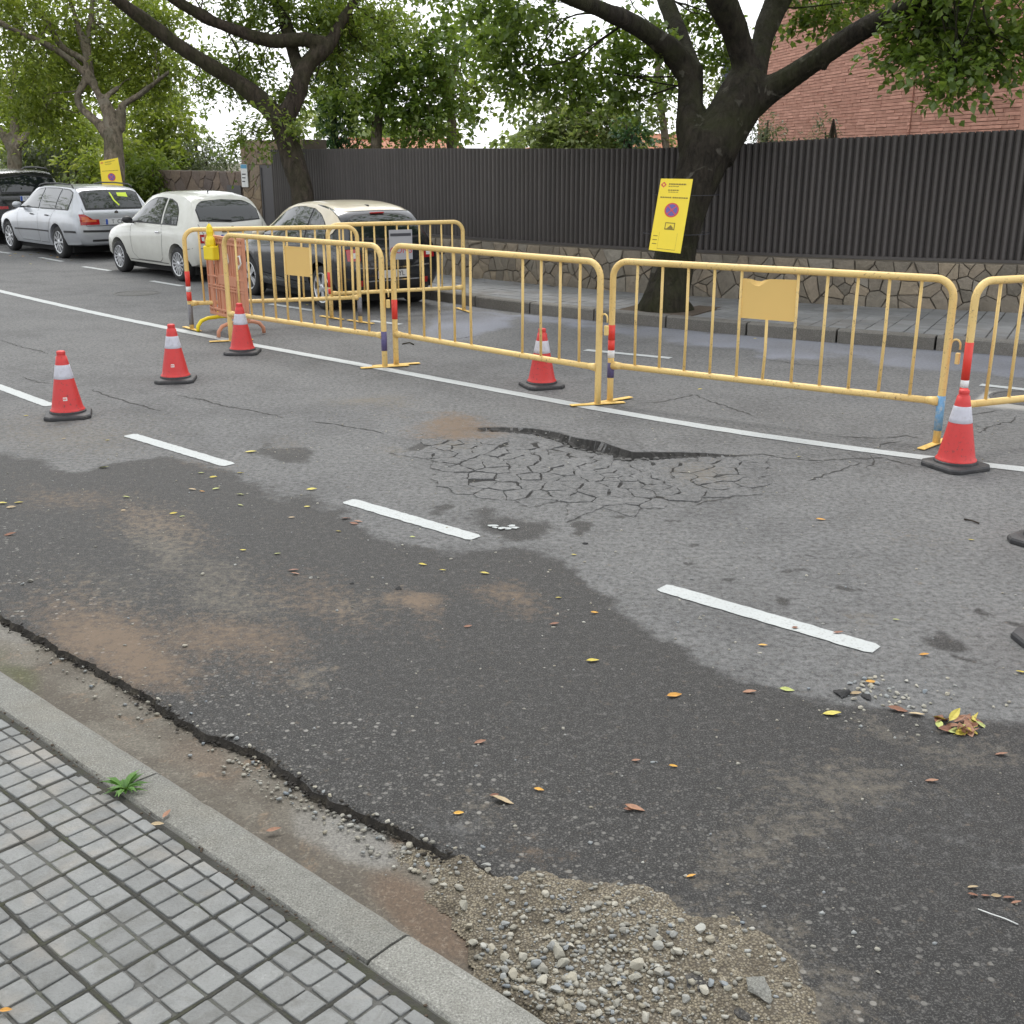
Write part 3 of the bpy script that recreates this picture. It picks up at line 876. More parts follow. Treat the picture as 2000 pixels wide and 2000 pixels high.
for k, (nv, dep, s, t, clip, a, b) in enumerate(cells):
    rnd = random.Random(int(s * 1000) * 7919 + int(t * 1000))
    tr = random.Random(a * 131 + b)
    tilt = Matrix.Rotation(tr.uniform(-.012, .012) + rnd.uniform(-.008, .008), 4, 'X') @ Matrix.Rotation(tr.uniform(-.012, .012) + rnd.uniform(-.008, .008), 4, 'Y')
    hw = TQ - clip
    if hw < .03 or rnd.random() < .004: continue
    p = W2(s, t - clip / 2, ZK - .006 + tr.uniform(-.002, .002))
    mtx = Matrix.Translation(p) @ Matrix.Rotation(ang2 + rnd.uniform(-.015, .015), 4, 'Z') @ tilt @ Matrix.Diagonal((1, hw / TQ * rnd.uniform(.98, 1.02), 1, 1))
    me = rnd.choice(sq_meshes)
    if k < 300:
        o = bpy.data.objects.new('paving_square', me); COL.objects.link(o); o.parent = side; o.matrix_local = mtx
    else:
        V, F = [v.co for v in me.vertices], [tuple(q.vertices) for q in me.polygons]
        rest.append(([mtx @ v for v in V], F))
V, F = merge_geo(rest)
for kk in range(-5, 16):                   # dirt-filled seams between whole tiles, and along the kerb
    for ax in (0, 1):
        V0 = []; F0 = []; rs = random.Random(kk * 2 + ax + 900)
        n_ = 90
        for q in range(n_ + 1):
            f = q / n_; w = .0025 + .0035 * rs.random()
            if ax == 0: s_, t_ = -3 + 9 * f, o_t - kk * 3 * TQ; ds, dt = 0, w
            else: s_, t_ = o_s + kk * 3 * TP, KI_T - .02 - 1.6 * f; ds, dt = w, 0
            if ax == 0 and t_ > KI_T - .03: break
            zz_ = ZK - .0045 + .0005 * ax; V0 += [W2(s_ + ds, t_ + dt, zz_), W2(s_ - ds, t_ - dt, zz_)]
            if q: F0.append((2 * q - 2, 2 * q - 1, 2 * q + 1, 2 * q))
        if F0: mesh('dirt_seam', V0, F0, M['seam'], side)
V0 = []; F0 = []; rs = random.Random(77)
for q in range(200):
    s_ = -3 + 9 * q / 199; V0 += [W2(s_, KI_T - .002, ZK - .0035), W2(s_, KI_T - .020 - .012 * rs.random() - .02 * max(0, float(fbm(np.array(s_ * 2.5), np.array(2.0), 66, 3))), ZK - .0035)]
    if q: F0.append((2 * q - 2, 2 * q - 1, 2 * q + 1, 2 * q))
mesh('dirt_seam', V0, F0, M['seam'], side)
r = mesh('paving_squares_beyond', V, F, M['paving'], side); r['kind'] = 'stuff'

# ---- far kerb and pavement
fk_core = empty('far_kerb'); tag(fk_core, kind='structure')
d = 0.15; kn = 0
while d < FK.L - 6:
    ln = 1.0 if d < 26 else 3.0
    V = []; n = 5
    for i in range(n):
        p, t, nr = FK.at(d + .012 + (ln - .024) * i / (n - 1))
        nr = -nr if nr.dot(-p) < 0 else nr
        for off, z in ((0, -.05), (0, ZF - .015), (-.014, ZF), (-.15, ZF + .001), (-.15, -.05)):
            V.append(p + nr * off + Vector((0, 0, z)))
    F = [(5 * i + k, 5 * i + 5 + k, 5 * i + 6 + k, 5 * i + 1 + k) for i in range(n - 1) for k in range(4)] + [(0, 1, 2, 3, 4), tuple(5 * (n - 1) + k for k in (4, 3, 2, 1, 0))]
    mesh('kerb_stone', V, F, M['fkerb'], fk_core)
    d += ln; kn += 1
def far_side():
    V = []; n = 90
    for i in range(n):
        p, t, nr = FK.at(i / (n - 1) * FK.L)
        nr = -nr if nr.dot(-p) < 0 else nr
        V += [p - nr * .1 + Vector((0, 0, ZF - .012)), p - nr * 9 + Vector((0, 0, ZF - .012))]
    F = [(2 * i, 2 * i + 1, 2 * i + 3, 2 * i + 2) for i in range(n - 1)]
    return mesh('far_pavement', V, F, M['joint'])
fside = tag(far_side(), kind='structure')
tw = .2
tm = []
for k in range(4):
    bm = bmesh.new(); bm_box(bm, (0, 0, .002), (tw - .014, tw - .014, .02), None, .004)
    me = bpy.data.meshes.new('paving_tile'); bm.to_mesh(me); bm.free(); me.materials.append(M['fpave']); tm.append(me)
BASE = P(1299, 605, ZF)                                   # foot of the big tree
ft = []
for i in range(int(20 / tw)):
    for j in range(11):
        dd = .4 + i * tw; off = .16 + tw / 2 + j * tw
        p, t, nr = FK.at(dd)
        nr = -nr if nr.dot(-p) < 0 else nr
        q = p - nr * off
        if abs((q - BASE).dot(t)) < .5 and abs((q - BASE).dot(nr)) < .5: continue
        u, v, dep = px_np(np.array(q.x), np.array(q.y), np.array(ZF))
        wd = min((q - w).length for w in WALL.p[::3])
        # keep to the road side of the wall
        wp = min(WALL.p, key=lambda w: (q - w).length)
        if q.y > wp.y + .02: continue
        ft.append((not (700 < u < 2030), float(dep), q.x, q.y, math.atan2(t.y, t.x)))
ft.sort()
rest = []
for k, (nv, dep, x, y, a) in enumerate(ft):
    rnd = random.Random(k)
    mtx = Matrix.Translation((x, y, ZF - .012 + rnd.uniform(-.003, .003))) @ Matrix.Rotation(a + rnd.uniform(-.02, .02), 4, 'Z') @ Matrix.Rotation(rnd.uniform(-.012, .012), 4, 'X')
    me = rnd.choice(tm)
    if k < 300:
        o = bpy.data.objects.new('paving_tile', me); COL.objects.link(o); o.parent = fside; o.matrix_local = mtx
    else: rest.append(([mtx @ v.co for v in me.vertices], [tuple(q.vertices) for q in me.polygons]))
V, F = merge_geo(rest)
r = mesh('paving_tiles_beyond', V, F, M['fpave'], fside); r['kind'] = 'stuff'
# tree pit
bm = bmesh.new(); bm_box(bm, BASE + Vector((.05, .1, -.03)), (.98, .98, .06), Matrix.Rotation(math.atan2(-.62, 1.0), 3, 'Z'))
tag(from_bm('tree_pit', bm, M['soil']), kind='structure')

# ---- manhole covers
M['iron'] = simple('cast_iron', (.10, .098, .095), .7, .3, var=.4, scale=20, bumps=.6, bscale=90)
def manhole(c, r, label):
    V, F = lathe_geo([(0, .004), (r * .86, .004), (r * .87, .0), (r * .91, .0), (r * .92, .006), (r, .006), (r * 1.02, 0)], 36)
    o = mesh('manhole_cover', V, F, M['iron']); o.location = c
    rg = []
    for a in range(5):
        rr = r * (.15 + .14 * a); v, f = lathe_geo([(rr, .004), (rr + .01, .008), (rr + .03, .008), (rr + .04, .004)], 30); rg.append((v, f))
    V, F = merge_geo(rg); mesh('tread_rings', V, F, M['iron'], o)
    tag(o, label, 'manhole cover')
manhole(P(268, 573) + Vector((0, 0, .001)), .33, 'worn round iron manhole cover in the road by the small white car')
manhole(P(2012, 779) + Vector((0, 0, .002)), .31, 'round iron manhole cover set in a pale concrete patch of road')
# ================================================================ WALLS, FENCE, BUILDINGS
def mat_stone(name, cols, bumps=.6):
    m, nt, b = new_mat(name)
    pos = geo_pos(nt)
    oi = nt.nodes.new('ShaderNodeObjectInfo')
    c = ramp(nt, oi.outputs['Random'], [(i / max(1, len(cols) - 1), k) for i, k in enumerate(cols)])
    n = noise(nt, 9, 6, .7, pos, .3)
    c = mixc(nt, ramp(nt, n, [(.3, .55), (.6, 0)]), c, mixc(nt, .6, c, (.05, .045, .04)))
    c = mixc(nt, ramp(nt, noise(nt, 30, 4, .7, pos), [(.58, 0), (.75, .4)]), c, (.40, .37, .32))
    nt.links.new(c, b.inputs['Base Color']); b.inputs['Roughness'].default_value = .9
    bump(nt, b, math_n(nt, 'ADD', n, noise(nt, 45, 4, .7, pos)), bumps, .02)
    return m
M['stone'] = mat_stone('rubble_stone', [(.20, .175, .14), (.30, .255, .20), (.24, .215, .175), (.37, .30, .215), (.18, .16, .13), (.32, .265, .20), (.23, .20, .16), (.36, .33, .28)])
M['stone2'] = mat_stone('portal_stone', [(.26, .19, .13), (.34, .26, .17), (.22, .17, .13), (.38, .29, .19), (.25, .2, .16)])
M['mortar'] = simple('wall_mortar', (.125, .11, .088), .95, var=.3, scale=10, bumps=.5)
M['slat'] = simple('dark_slat', (.080, .072, .069), .5, .15, var=.12, scale=1.4, objrand=.10, bumps=.06, bscale=20, dirt=(.06, .055, .05), dirtamt=.3)
M['slatback'] = simple('slat_backing', (.014, .014, .015), .7, var=.2)
M['gate'] = simple('grey_gate', (.105, .10, .105), .55, .1, var=.08, scale=1.0)

def voronoi_cells(L, H, size, seed, asp=1.3, jit=.5):
    rnd = random.Random(seed); pts = []
    ny = max(1, round(H / size)); nx = max(1, round(L / (size * asp)))
    for j in range(ny):
        for i in range(nx):
            pts.append(((i + .5 + (j % 2) * .5 - .25 + rnd.uniform(-jit, jit)) * L / nx, (j + .5 + rnd.uniform(-jit, jit) * .8) * H / ny))
    for _ in range(int(nx * ny * .6)): pts.append((rnd.uniform(0, L), rnd.uniform(0, H)))
    cells = []
    for i, p in enumerate(pts):
        poly = [(0, 0), (L, 0), (L, H), (0, H)]
        for j, q in enumerate(pts):
            if i == j or abs(p[0] - q[0]) > 4 * size * asp or abs(p[1] - q[1]) > 4 * size: continue
            nx_, ny_ = q[0] - p[0], q[1] - p[1]
            poly = clip_poly(poly, nx_, ny_, (q[0] ** 2 + q[1] ** 2 - p[0] ** 2 - p[1] ** 2) / 2)
            if len(poly) < 3: break
        if len(poly) >= 3: cells.append(poly)
    return cells
def stone_pieces(parent, mapper, L, H, size, mat, seed, joint=.011, asp=1.3, proud=.028, name='stone'):
    rnd = random.Random(seed + 5)
    for poly in voronoi_cells(L, H, size, seed, asp):
        cx = sum(p[0] for p in poly) / len(poly); cy = sum(p[1] for p in poly) / len(poly)
        area = abs(sum(a[0] * b[1] - b[0] * a[1] for a, b in zip(poly, poly[1:] + poly[:1]))) / 2
        if area < size * size * .05: continue
        rr = math.sqrt(area)
        # merge tiny edges and jitter
        pl = []
        for p, q in zip(poly, poly[1:] + poly[:1]):
            if (p[0] - q[0]) ** 2 + (p[1] - q[1]) ** 2 < (rr * .12) ** 2: continue
            pl.append(p); pl.append(((p[0] + q[0]) / 2 + rnd.uniform(-.03, .03) * rr, (p[1] + q[1]) / 2 + rnd.uniform(-.03, .03) * rr))
        if len(pl) < 6: continue
        k1 = 1 - joint / rr * 1.6; k2 = k1 - .05; k3 = k1 * .62
        pr = proud * rnd.uniform(.5, 1.3)
        V = []
        for k, dz in ((k1, -.02), (k1, pr * .55), (k2, pr * .95)):
            for x, y in pl: V.append(mapper(cx + (x - cx) * k, cy + (y - cy) * k, dz + (rnd.uniform(-.004, .004) if dz > 0 else 0)))
        n = len(pl)
        V.append(mapper(cx + rnd.uniform(-.15, .15) * rr, cy + rnd.uniform(-.15, .15) * rr, pr * 1.25))
        F = [(a * n + i, a * n + (i + 1) % n, (a + 1) * n + (i + 1) % n, (a + 1) * n + i) for a in range(2) for i in range(n)]
        F += [(2 * n + i, 2 * n + (i + 1) % n, 3 * n) for i in range(n)]
        o = mesh(name, V, F, mat, parent)
WZ = .70                                      # top of the rubble plinth
wall_dir = lambda d: (lambda p, t, n: (p, t, n if n.dot(-p) > 0 else -n))(*WALL.at(d))
WL = WALL.L - .3
def strip_wall(path_fn, L, z0, z1, thick, name, mat, n=50, parent=None):
    V = []
    for i in range(n):
        p, t, nr = path_fn(L * i / (n - 1))
        V += [p + Vector((0, 0, z0)), p + Vector((0, 0, z1)), p - nr * thick + Vector((0, 0, z1)), p - nr * thick + Vector((0, 0, z0))]
    F = [(4 * i + k, 4 * i + 4 + k, 4 * i + 4 + (k + 1) % 4, 4 * i + (k + 1) % 4) for i in range(n - 1) for k in range(4)]
    F += [(0, 1, 2, 3), tuple(4 * (n - 1) + k for k in (3, 2, 1, 0))]
    return mesh(name, V, F, mat, parent)
plinth = strip_wall(wall_dir, WL, 0, WZ, .3, 'stone_wall', M['mortar'])
tag(plinth, 'low rubble stone wall carrying the dark slatted fence', 'wall')
def wmap(s, z, dz):
    p, t, nr = wall_dir(s); return p + nr * dz + Vector((0, 0, z))
stone_pieces(plinth, lambda x, y, dz: wmap(x, y + .12, dz), WL, WZ - .13, .165, M['stone'], 11, .006, 1.45)
# fence of upright ribs
def ftop(d):
    p, t, n = wall_dir(d)
    return float(np.interp(p.x, [-4, -1.29, .36, 1.72, 2.39, 3.86, 6.06, 9], [2.04, 2.03, 2.01, 2.0, 2.03, 2.11, 2.20, 2.31]))
fence = empty('slatted_fence', WALL.at(6)[0])
tag(fence, 'tall dark grey fence of upright ribs on the rubble wall', 'fence')
fence.location = (0, 0, 0)
def fence_sheet():
    V = []; n = 120
    for i in range(n):
        d = WL * i / (n - 1); p, t, nr = wall_dir(d)
        V += [p - nr * .10 + Vector((0, 0, WZ)), p - nr * .10 + Vector((0, 0, ftop(d) - .012)), p - nr * .125 + Vector((0, 0, ftop(d) - .012)), p - nr * .125 + Vector((0, 0, WZ))]
    F = [(4 * i + k, 4 * i + 4 + k, 4 * i + 4 + (k + 1) % 4, 4 * i + (k + 1) % 4) for i in range(n - 1) for k in range(4)]
    mesh('backing_sheet', V, F, M['slatback'], fence)
fence_sheet()
def rib_mesh():
    w = .027; pr = [(-w - .012, 0), (-w, .016), (-w + .010, .030), (-.008, .036), (.008, .036), (w - .010, .030), (w, .016), (w + .012, 0)]
    V = []; F = []
    for z in (0, 1): V += [(x, y, z) for x, y in pr]
    n = len(pr)
    F = [(i, i + 1, n + i + 1, n + i) for i in range(n - 1)] + [tuple(n + i for i in range(n)), (n - 1, 0, n, 2 * n - 1)]
    me = bpy.data.meshes.new('rib'); me.from_pydata(V, [], F); me.update(); me.materials.append(M['slat']); return me
rm = rib_mesh(); PITCH_R = .084
k = 0
while .1 + k * PITCH_R < WL:
    d = .1 + k * PITCH_R; p, t, nr = wall_dir(d)
    o = bpy.data.objects.new('rib', rm); COL.objects.link(o); o.parent = fence
    xa = Vector((nr.y, -nr.x, 0))
    m = Matrix(((xa.x, nr.x, 0, 0), (xa.y, nr.y, 0, 0), (0, 0, 1, 0), (0, 0, 0, 1)))
    o.matrix_local = Matrix.Translation(p - nr * .098 + Vector((0, 0, WZ + .03))) @ m @ Matrix.Diagonal((1, 1, ftop(d) - WZ - .03, 1))
    k += 1
V = []; n = 100
for i in range(n):
    d = WL * i / (n - 1); p, t, nr = wall_dir(d)
    V += [p - nr * .02 + Vector((0, 0, WZ + .002)), p - nr * .02 + Vector((0, 0, WZ + .035)), p - nr * .09 + Vector((0, 0, WZ + .035)), p - nr * .09 + Vector((0, 0, WZ + .002))]
mesh('base_rail', V, [(4 * i + k, 4 * i + 4 + k, 4 * i + 4 + (k + 1) % 4, 4 * i + (k + 1) % 4) for i in range(n - 1) for k in range(4)], M['slat'], fence)

# ---- stone portal with grey gate at the fence's far end
def at_depth(u, v, dep): return Q(u, v, dep)
def wall_block(name, u0, u1, vtop, dep0, dep1, thick, mat, zb=0):
    """upright block whose face runs between two pixel columns at given depths"""
    a = Q(u0, 400, dep0); b = Q(u1, 400, dep1)
    a.z = b.z = 0
    zt = Q((u0 + u1) / 2, vtop, (dep0 + dep1) / 2).z
    d = (b - a); L = d.length; d.normalize()
    nr = Vector((d.y, -d.x, 0)); nr = nr if nr.dot(-a) > 0 else -nr
    V = []
    for q in (a, b):
        V += [q + Vector((0, 0, zb)), q + Vector((0, 0, zt)), q - nr * thick + Vector((0, 0, zt)), q - nr * thick + Vector((0, 0, zb))]
    F = [(0, 1, 5, 4), (1, 2, 6, 5), (2, 3, 7, 6), (3, 0, 4, 7), (0, 3, 2, 1), (4, 5, 6, 7)]
    o = mesh(name, V, F, mat)
    return o, (lambda x, y, dz: a + d * x + nr * dz + Vector((0, 0, y))), L, zt, a, d, nr
portal, mp, L, zt, pa, pd_, pn = wall_block('stone_portal', 478, 598, 274, 22.6, 21.2, .55, M['mortar'])
tag(portal, 'ochre stone gateway with flat lintel at the end of the dark fence', 'gateway')
zl = Q(530, 322, 21.9).z
stone_pieces(portal, lambda x, y, dz: mp(x, y + zl, dz), L, zt - zl, .22, M['stone2'], 31, .008, 1.5, .02)
pw = L * .30
stone_pieces(portal, mp, pw, zl, .24, M['stone2'], 32, .008, 1.2, .02)
gv = [mp(pw + .01, .05, .01), mp(L, .05, .01), mp(L, zl - .01, .01), mp(pw + .01, zl - .01, .01)]
gb = [v - pn * .05 for v in gv]
gt = mesh('gate', gv + gb, [(0, 1, 2, 3), (7, 6, 5, 4), (0, 4, 5, 1), (1, 5, 6, 2), (2, 6, 7, 3), (3, 7, 4, 0)], M['gate'])
tag(gt, 'plain grey metal gate in the ochre stone gateway', 'gate')
for x in (pw + .06, L - .1):
    bm = bmesh.new(); bm_box(bm, mp(x, zl / 2, .022), (.02, .02, zl - .1)); from_bm('frame_post', bm, M['gate'], gt)
# plaque on the pillar
M['white'] = simple('white_panel', (.72, .73, .72), .5, var=.05)
M['blue'] = simple('blue_panel', (.10, .32, .50), .5, var=.05)
M['ink'] = simple('dark_ink', (.05, .05, .06), .6, var=.05)
pz = Q(488, 335, 22.4).z
def flat_on(name, mp_, x0, x1, y0, y1, dz, mat, parent, th=.02):
    V = [mp_(x, y, z) for z in (dz, dz - th) for x, y in ((x0, y0), (x1, y0), (x1, y1), (x0, y1))]
    return mesh(name, V, [(0, 1, 2, 3), (7, 6, 5, 4), (0, 4, 5, 1), (1, 5, 6, 2), (2, 6, 7, 3), (3, 7, 4, 0)], mat, parent)
pl = flat_on('wall_plaque', mp, .03, .25, pz - .30, pz + .14, .055, M['white'], None)
tag(pl, 'white plaque with a blue head on the stone gate pillar', 'plaque')
flat_on('heading', mp, .035, .245, pz + .06, pz + .135, .0575, M['blue'], pl, .003)
for k in range(3): flat_on('text_line', mp, .06, .2 - .02 * k, pz - .06 - .07 * k, pz - .04 - .07 * k, .0575, M['ink'], pl, .003)
# lower stone wall further left
lw, lmp, LL, lzt, _, _, _ = wall_block('boundary_wall', 300, 478, 333, 26.5, 23.2, .3, M['mortar'])
tag(lw, 'brown stone boundary wall behind the small white car', 'wall')
M['stone3'] = mat_stone('boundary_stone', [(.17, .125, .10), (.22, .165, .13), (.15, .12, .11), (.27, .20, .145), (.19, .15, .13)])
stone_pieces(lw, lmp, LL, lzt, .36, M['stone3'], 41, .010, 1.3, .025)
dp = flat_on('grey_door', lmp, LL - .62, LL - .02, .05, lzt - .28, .06, M['gate'], None)
tag(dp, 'small grey metal door in the brown stone boundary wall', 'door')
flat_on('door_handle', lmp, LL - .12, LL - .08, .95, 1.08, .10, M['ink'], dp, .04)

# ---- brick house
def mat_brick():
    m, nt, b = new_mat('brick')
    pos = geo_pos(nt)
    oi = nt.nodes.new('ShaderNodeObjectInfo')
    n = noise(nt, 3.1, 4, .7, pos); n2 = noise(nt, 26, 4, .75, pos)
    c = mixc(nt, n, (.47, .235, .17), (.58, .31, .235))
    c = mixc(nt, ramp(nt, noise(nt, 7, 2, .4, pos), [(.4, 0), (.65, .5)]), c, (.40, .19, .14))
    c = mixc(nt, ramp(nt, n2, [(.55, 0), (.75, .4)]), c, (.62, .43, .35))
    cx = N(nt, 'ShaderNodeVectorMath', operation='SCALE'); nt.links.new(c, cx.inputs[0])
    f = nt.nodes.new('ShaderNodeMapRange'); f.inputs[3].default_value = .86; f.inputs[4].default_value = 1.12
    nt.links.new(oi.outputs['Random'], f.inputs[0]); nt.links.new(f.outputs[0], cx.inputs['Scale'])
    nt.links.new(cx.outputs[0], b.inputs['Base Color']); b.inputs['Roughness'].default_value = .9
    bump(nt, b, n2, .5, .01)
    return m
M['brick'] = mat_brick()
M['bmortar'] = simple('brick_mortar', (.30, .16, .12), .95, var=.2, scale=4)
house = empty('brick_house', (0, 0, 0)); tag(house, 'tall red brick house behind the dark fence', 'house')
HB = Vector((8.35, 14.2, 0)); HD = Vector((-.16, 1.0, 0)).normalized(); HN = Vector((-HD.y, HD.x, 0))
HL, HH = 14.6, 8.4
def hmap(s, z, d): return HB + HD * s + HN * d + Vector((0, 0, z))
SEG = 7.1                                # the far half stands a little forward
def hbox(s0, s1, z0, z1, d0, d1, name, mat, parent):
    V = [hmap(s, z, d) for d in (d0, d1) for s, z in ((s0, z0), (s1, z0), (s1, z1), (s0, z1))]
    return mesh(name, V, [(0, 1, 2, 3), (7, 6, 5, 4), (0, 4, 5, 1), (1, 5, 6, 2), (2, 6, 7, 3), (3, 7, 4, 0)], mat, parent)
hbox(0, SEG, 0, HH, 0, -5, 'wall', M['bmortar'], house)
hbox(SEG, HL, 0, HH, .03, -5, 'wall', M['bmortar'], house)
BL, BH = .44, .0605
bricks = []
WINS = [(5.5, 6.75, 3.5, 5.6)]
for j in range(int((HH - 1.9) / BH)):
    z = 1.9 + j * BH
    s = -.2 + (j % 2) * BL * .5 + random.uniform(-.03, .03)
    while s < HL:
        ln = BL * random.choice((1, 1, 1, .75))
        s0, s1 = max(s, 0) + .004, min(s + ln, HL) - .004
        s += ln
        d = .03 if s0 >= SEG else 0
        parts = [(s0, s1, d)] if not s0 < SEG < s1 else [(s0, SEG - .002, 0), (SEG + .002, s1, .03)]
        for s0, s1, d in parts:
            if s1 - s0 < .02 or any(s1 > w[0] and s0 < w[1] and z + BH > w[2] and z < w[3] for w in WINS): continue
            c = hmap((s0 + s1) / 2, z + BH / 2, d)
            u, v, dep = px_np(np.array(c.x), np.array(c.y), np.array(c.z))
            bricks.append((not (1440 < u < 2010 and -5 < v < 290), float(dep), s0, s1, z, d))
bricks.sort(key=lambda b: (b[0], b[1]))
bvar = []
for k in range(6):
    bm = bmesh.new(); bm_box(bm, (0, 0, 0), (1, 1, 1))
    for v in bm.verts: v.co += Vector([random.uniform(-.012, .012), random.uniform(-.15, .15), random.uniform(-.05, .05)])
    me = bpy.data.meshes.new('brick'); bm.to_mesh(me); bm.free(); me.materials.append(M['brick']); bvar.append(me)
bang = math.atan2(HD.y, HD.x)
rest = []
for k, (nv, dep, s0, s1, z, d) in enumerate(bricks):
    pr = .011 + random.uniform(-.005, .006)
    mtx = Matrix.Translation(hmap((s0 + s1) / 2, z + BH / 2, d + pr / 2 - .01)) @ Matrix.Rotation(bang, 4, 'Z') @ Matrix.Diagonal((s1 - s0, .02 + pr, BH - .009, 1))
    me = random.choice(bvar)
    if k < 300:
        o = bpy.data.objects.new('brick', me); COL.objects.link(o); o.parent = house; o.matrix_local = mtx
    else: rest.append(([mtx @ v.co for v in me.vertices], [tuple(q.vertices) for q in me.polygons]))
V, F = merge_geo(rest)
o = mesh('bricks_beyond', V, F, M['brick'], house); o['kind'] = 'stuff'
hbox(3.1, 3.55, 0, HH, .14, -.1, 'pilaster', M['brick'], house)
M['louvre'] = simple('grey_blue_louvre', (.20, .245, .27), .5, .1, var=.1)
for w in WINS:
    wf = hbox(w[0], w[1], w[2], w[3], -.05, -.12, 'window', M['slatback'], house)
    k = 0
    while w[2] + k * .30 < w[3]:
        hbox(w[0] - .03, w[1] + .03, w[2] + k * .30, w[2] + k * .30 + .10, .05, -.04, 'louvre', M['louvre'], wf); k += 1
hbox(-.3, HL + .3, HH, HH + .25, .35, -5.2, 'roof_slab', M['bmortar'], house)
# lamp-like steel column by the house
M['column'] = simple('blue_grey_steel', (.075, .085, .12), .5, .3, var=.1)
c = Q(1416, 250, 21.5); bm = bmesh.new(); bm_box(bm, (c.x, c.y, 2.6), (.2, .2, 5.2), None, .02)
col = from_bm('steel_column', bm, M['column']); tag(col, 'blue grey steel column beside the brick house', 'column')
bm = bmesh.new(); bm_box(bm, (c.x, c.y, 5.22), (.34, .34, .06), None, .01); from_bm('cap_plate', bm, M['column'], col)

# ---- low tiled roofs beyond the fence
M['tile'] = simple('clay_roof_tile', (.36, .15, .085), .85, var=.3, scale=3, bumps=.3)
M['render'] = simple('cream_render', (.55, .47, .38), .9, var=.08, scale=1)
def tiled_house(c, L, W, h_eave, h_ridge, ang, label):
    e = empty('tiled_house', (c.x, c.y, 0), ang); tag(e, label, 'house')
    bm = bmesh.new(); bm_box(bm, (0, 0, h_eave / 2), (L, W, h_eave)); from_bm('wall', bm, M['render'], e)
    rows = 9
    for sgn in (-1, 1):
        V = []; F = []
        n = int(L / .11) * 2
        for i in range(n + 1):
            x = -L / 2 - .2 + (L + .4) * i / n; bmp = .035 * abs(math.sin(math.pi * i / 2))
            for k in range(rows + 1):
                t = k / rows; V.append((x, sgn * (W / 2 + .3) * (1 - t), h_eave - .05 + (h_ridge - h_eave + .05) * t + bmp + (.02 if k % 2 else 0)))
        for i in range(n):
            for k in range(rows): a = i * (rows + 1) + k; F.append((a, a + 1, a + rows + 2, a + rows + 1))
        mesh('roof_slope', V, F, M['tile'], e)
    V, F = tube_geo([(-L / 2 - .2, 0, h_ridge + .02), (L / 2 + .2, 0, h_ridge + .02)], .09, 8); mesh('ridge', V, F, M['tile'], e)
    bm = bmesh.new(); bm_box(bm, (L * .2, W * .2, h_ridge + .2), (.5, .5, 1.0)); from_bm('chimney', bm, M['render'], e)
c = Q(762, 286, 33); tiled_house(Vector((c.x, c.y + 2, 0)), 3.4, 5, Q(762, 294, 33).z, Q(762, 274, 33).z, R(10), 'low house with a red tiled roof behind the cypress')
c = Q(1048, 286, 44); tiled_house(Vector((c.x + 4, c.y + 2, 0)), 9, 7, Q(1040, 296, 44).z - .2, Q(1040, 262, 44).z, R(60), 'distant tiled house half hidden by pale green trees')
# ================================================================ CONES
def mat_worn(name, col, fade, chip, rust, amt=.8, rough=.5):
    """paint that has faded in patches, scuffed along the tube and chipped to primer and rust"""
    m, nt, b = new_mat(name)
    pos = geo_pos(nt)
    oi = nt.nodes.new('ShaderNodeObjectInfo')
    c = mixc(nt, noise(nt, 3.5, 5, .65, pos), col, fade)
    c = mixc(nt, ramp(nt, noise(nt, 16, 6, .75, pos, .4), [(.56, 0), (.74, .55)]), c, tuple(x * .72 for x in col))
    ch = noise(nt, 46, 5, .7, pos, .3)
    big = ramp(nt, noise(nt, 2.6, 3, .6, pos), [(.40, 0), (.58, 1)])
    f = math_n(nt, 'MULTIPLY', ramp(nt, ch, [(.56, 0), (.62, amt)]), big)
    c = mixc(nt, f, c, chip)
    f2 = math_n(nt, 'MULTIPLY', ramp(nt, ch, [(.63, 0), (.68, 1)]), big)
    c = mixc(nt, f2, c, rust)
    nt.links.new(c, b.inputs['Base Color'])
    rr = math_n(nt, 'ADD', math_n(nt, 'MULTIPLY', f, .25), rough); nt.links.new(rr, b.inputs['Roughness'])
    bump(nt, b, ch, .12, .003)
    return m
M['cone_red'] = mat_worn('cone_red', (.56, .028, .030), (.64, .055, .05), (.30, .06, .055), (.10, .05, .045), .7, .48)
M['cone_band'] = simple('reflective_white', (.55, .55, .62), .4, var=.10, scale=40, bumps=.1, bscale=200, dirt=(.30, .28, .28), dirtamt=.6)
M['rubber'] = simple('black_rubber', (.035, .035, .038), .6, var=.3, scale=12, bumps=.3, bscale=90, dirt=(.12, .11, .10), dirtamt=.5)
M['sticker'] = simple('white_sticker', (.72, .70, .66), .5, var=.05)
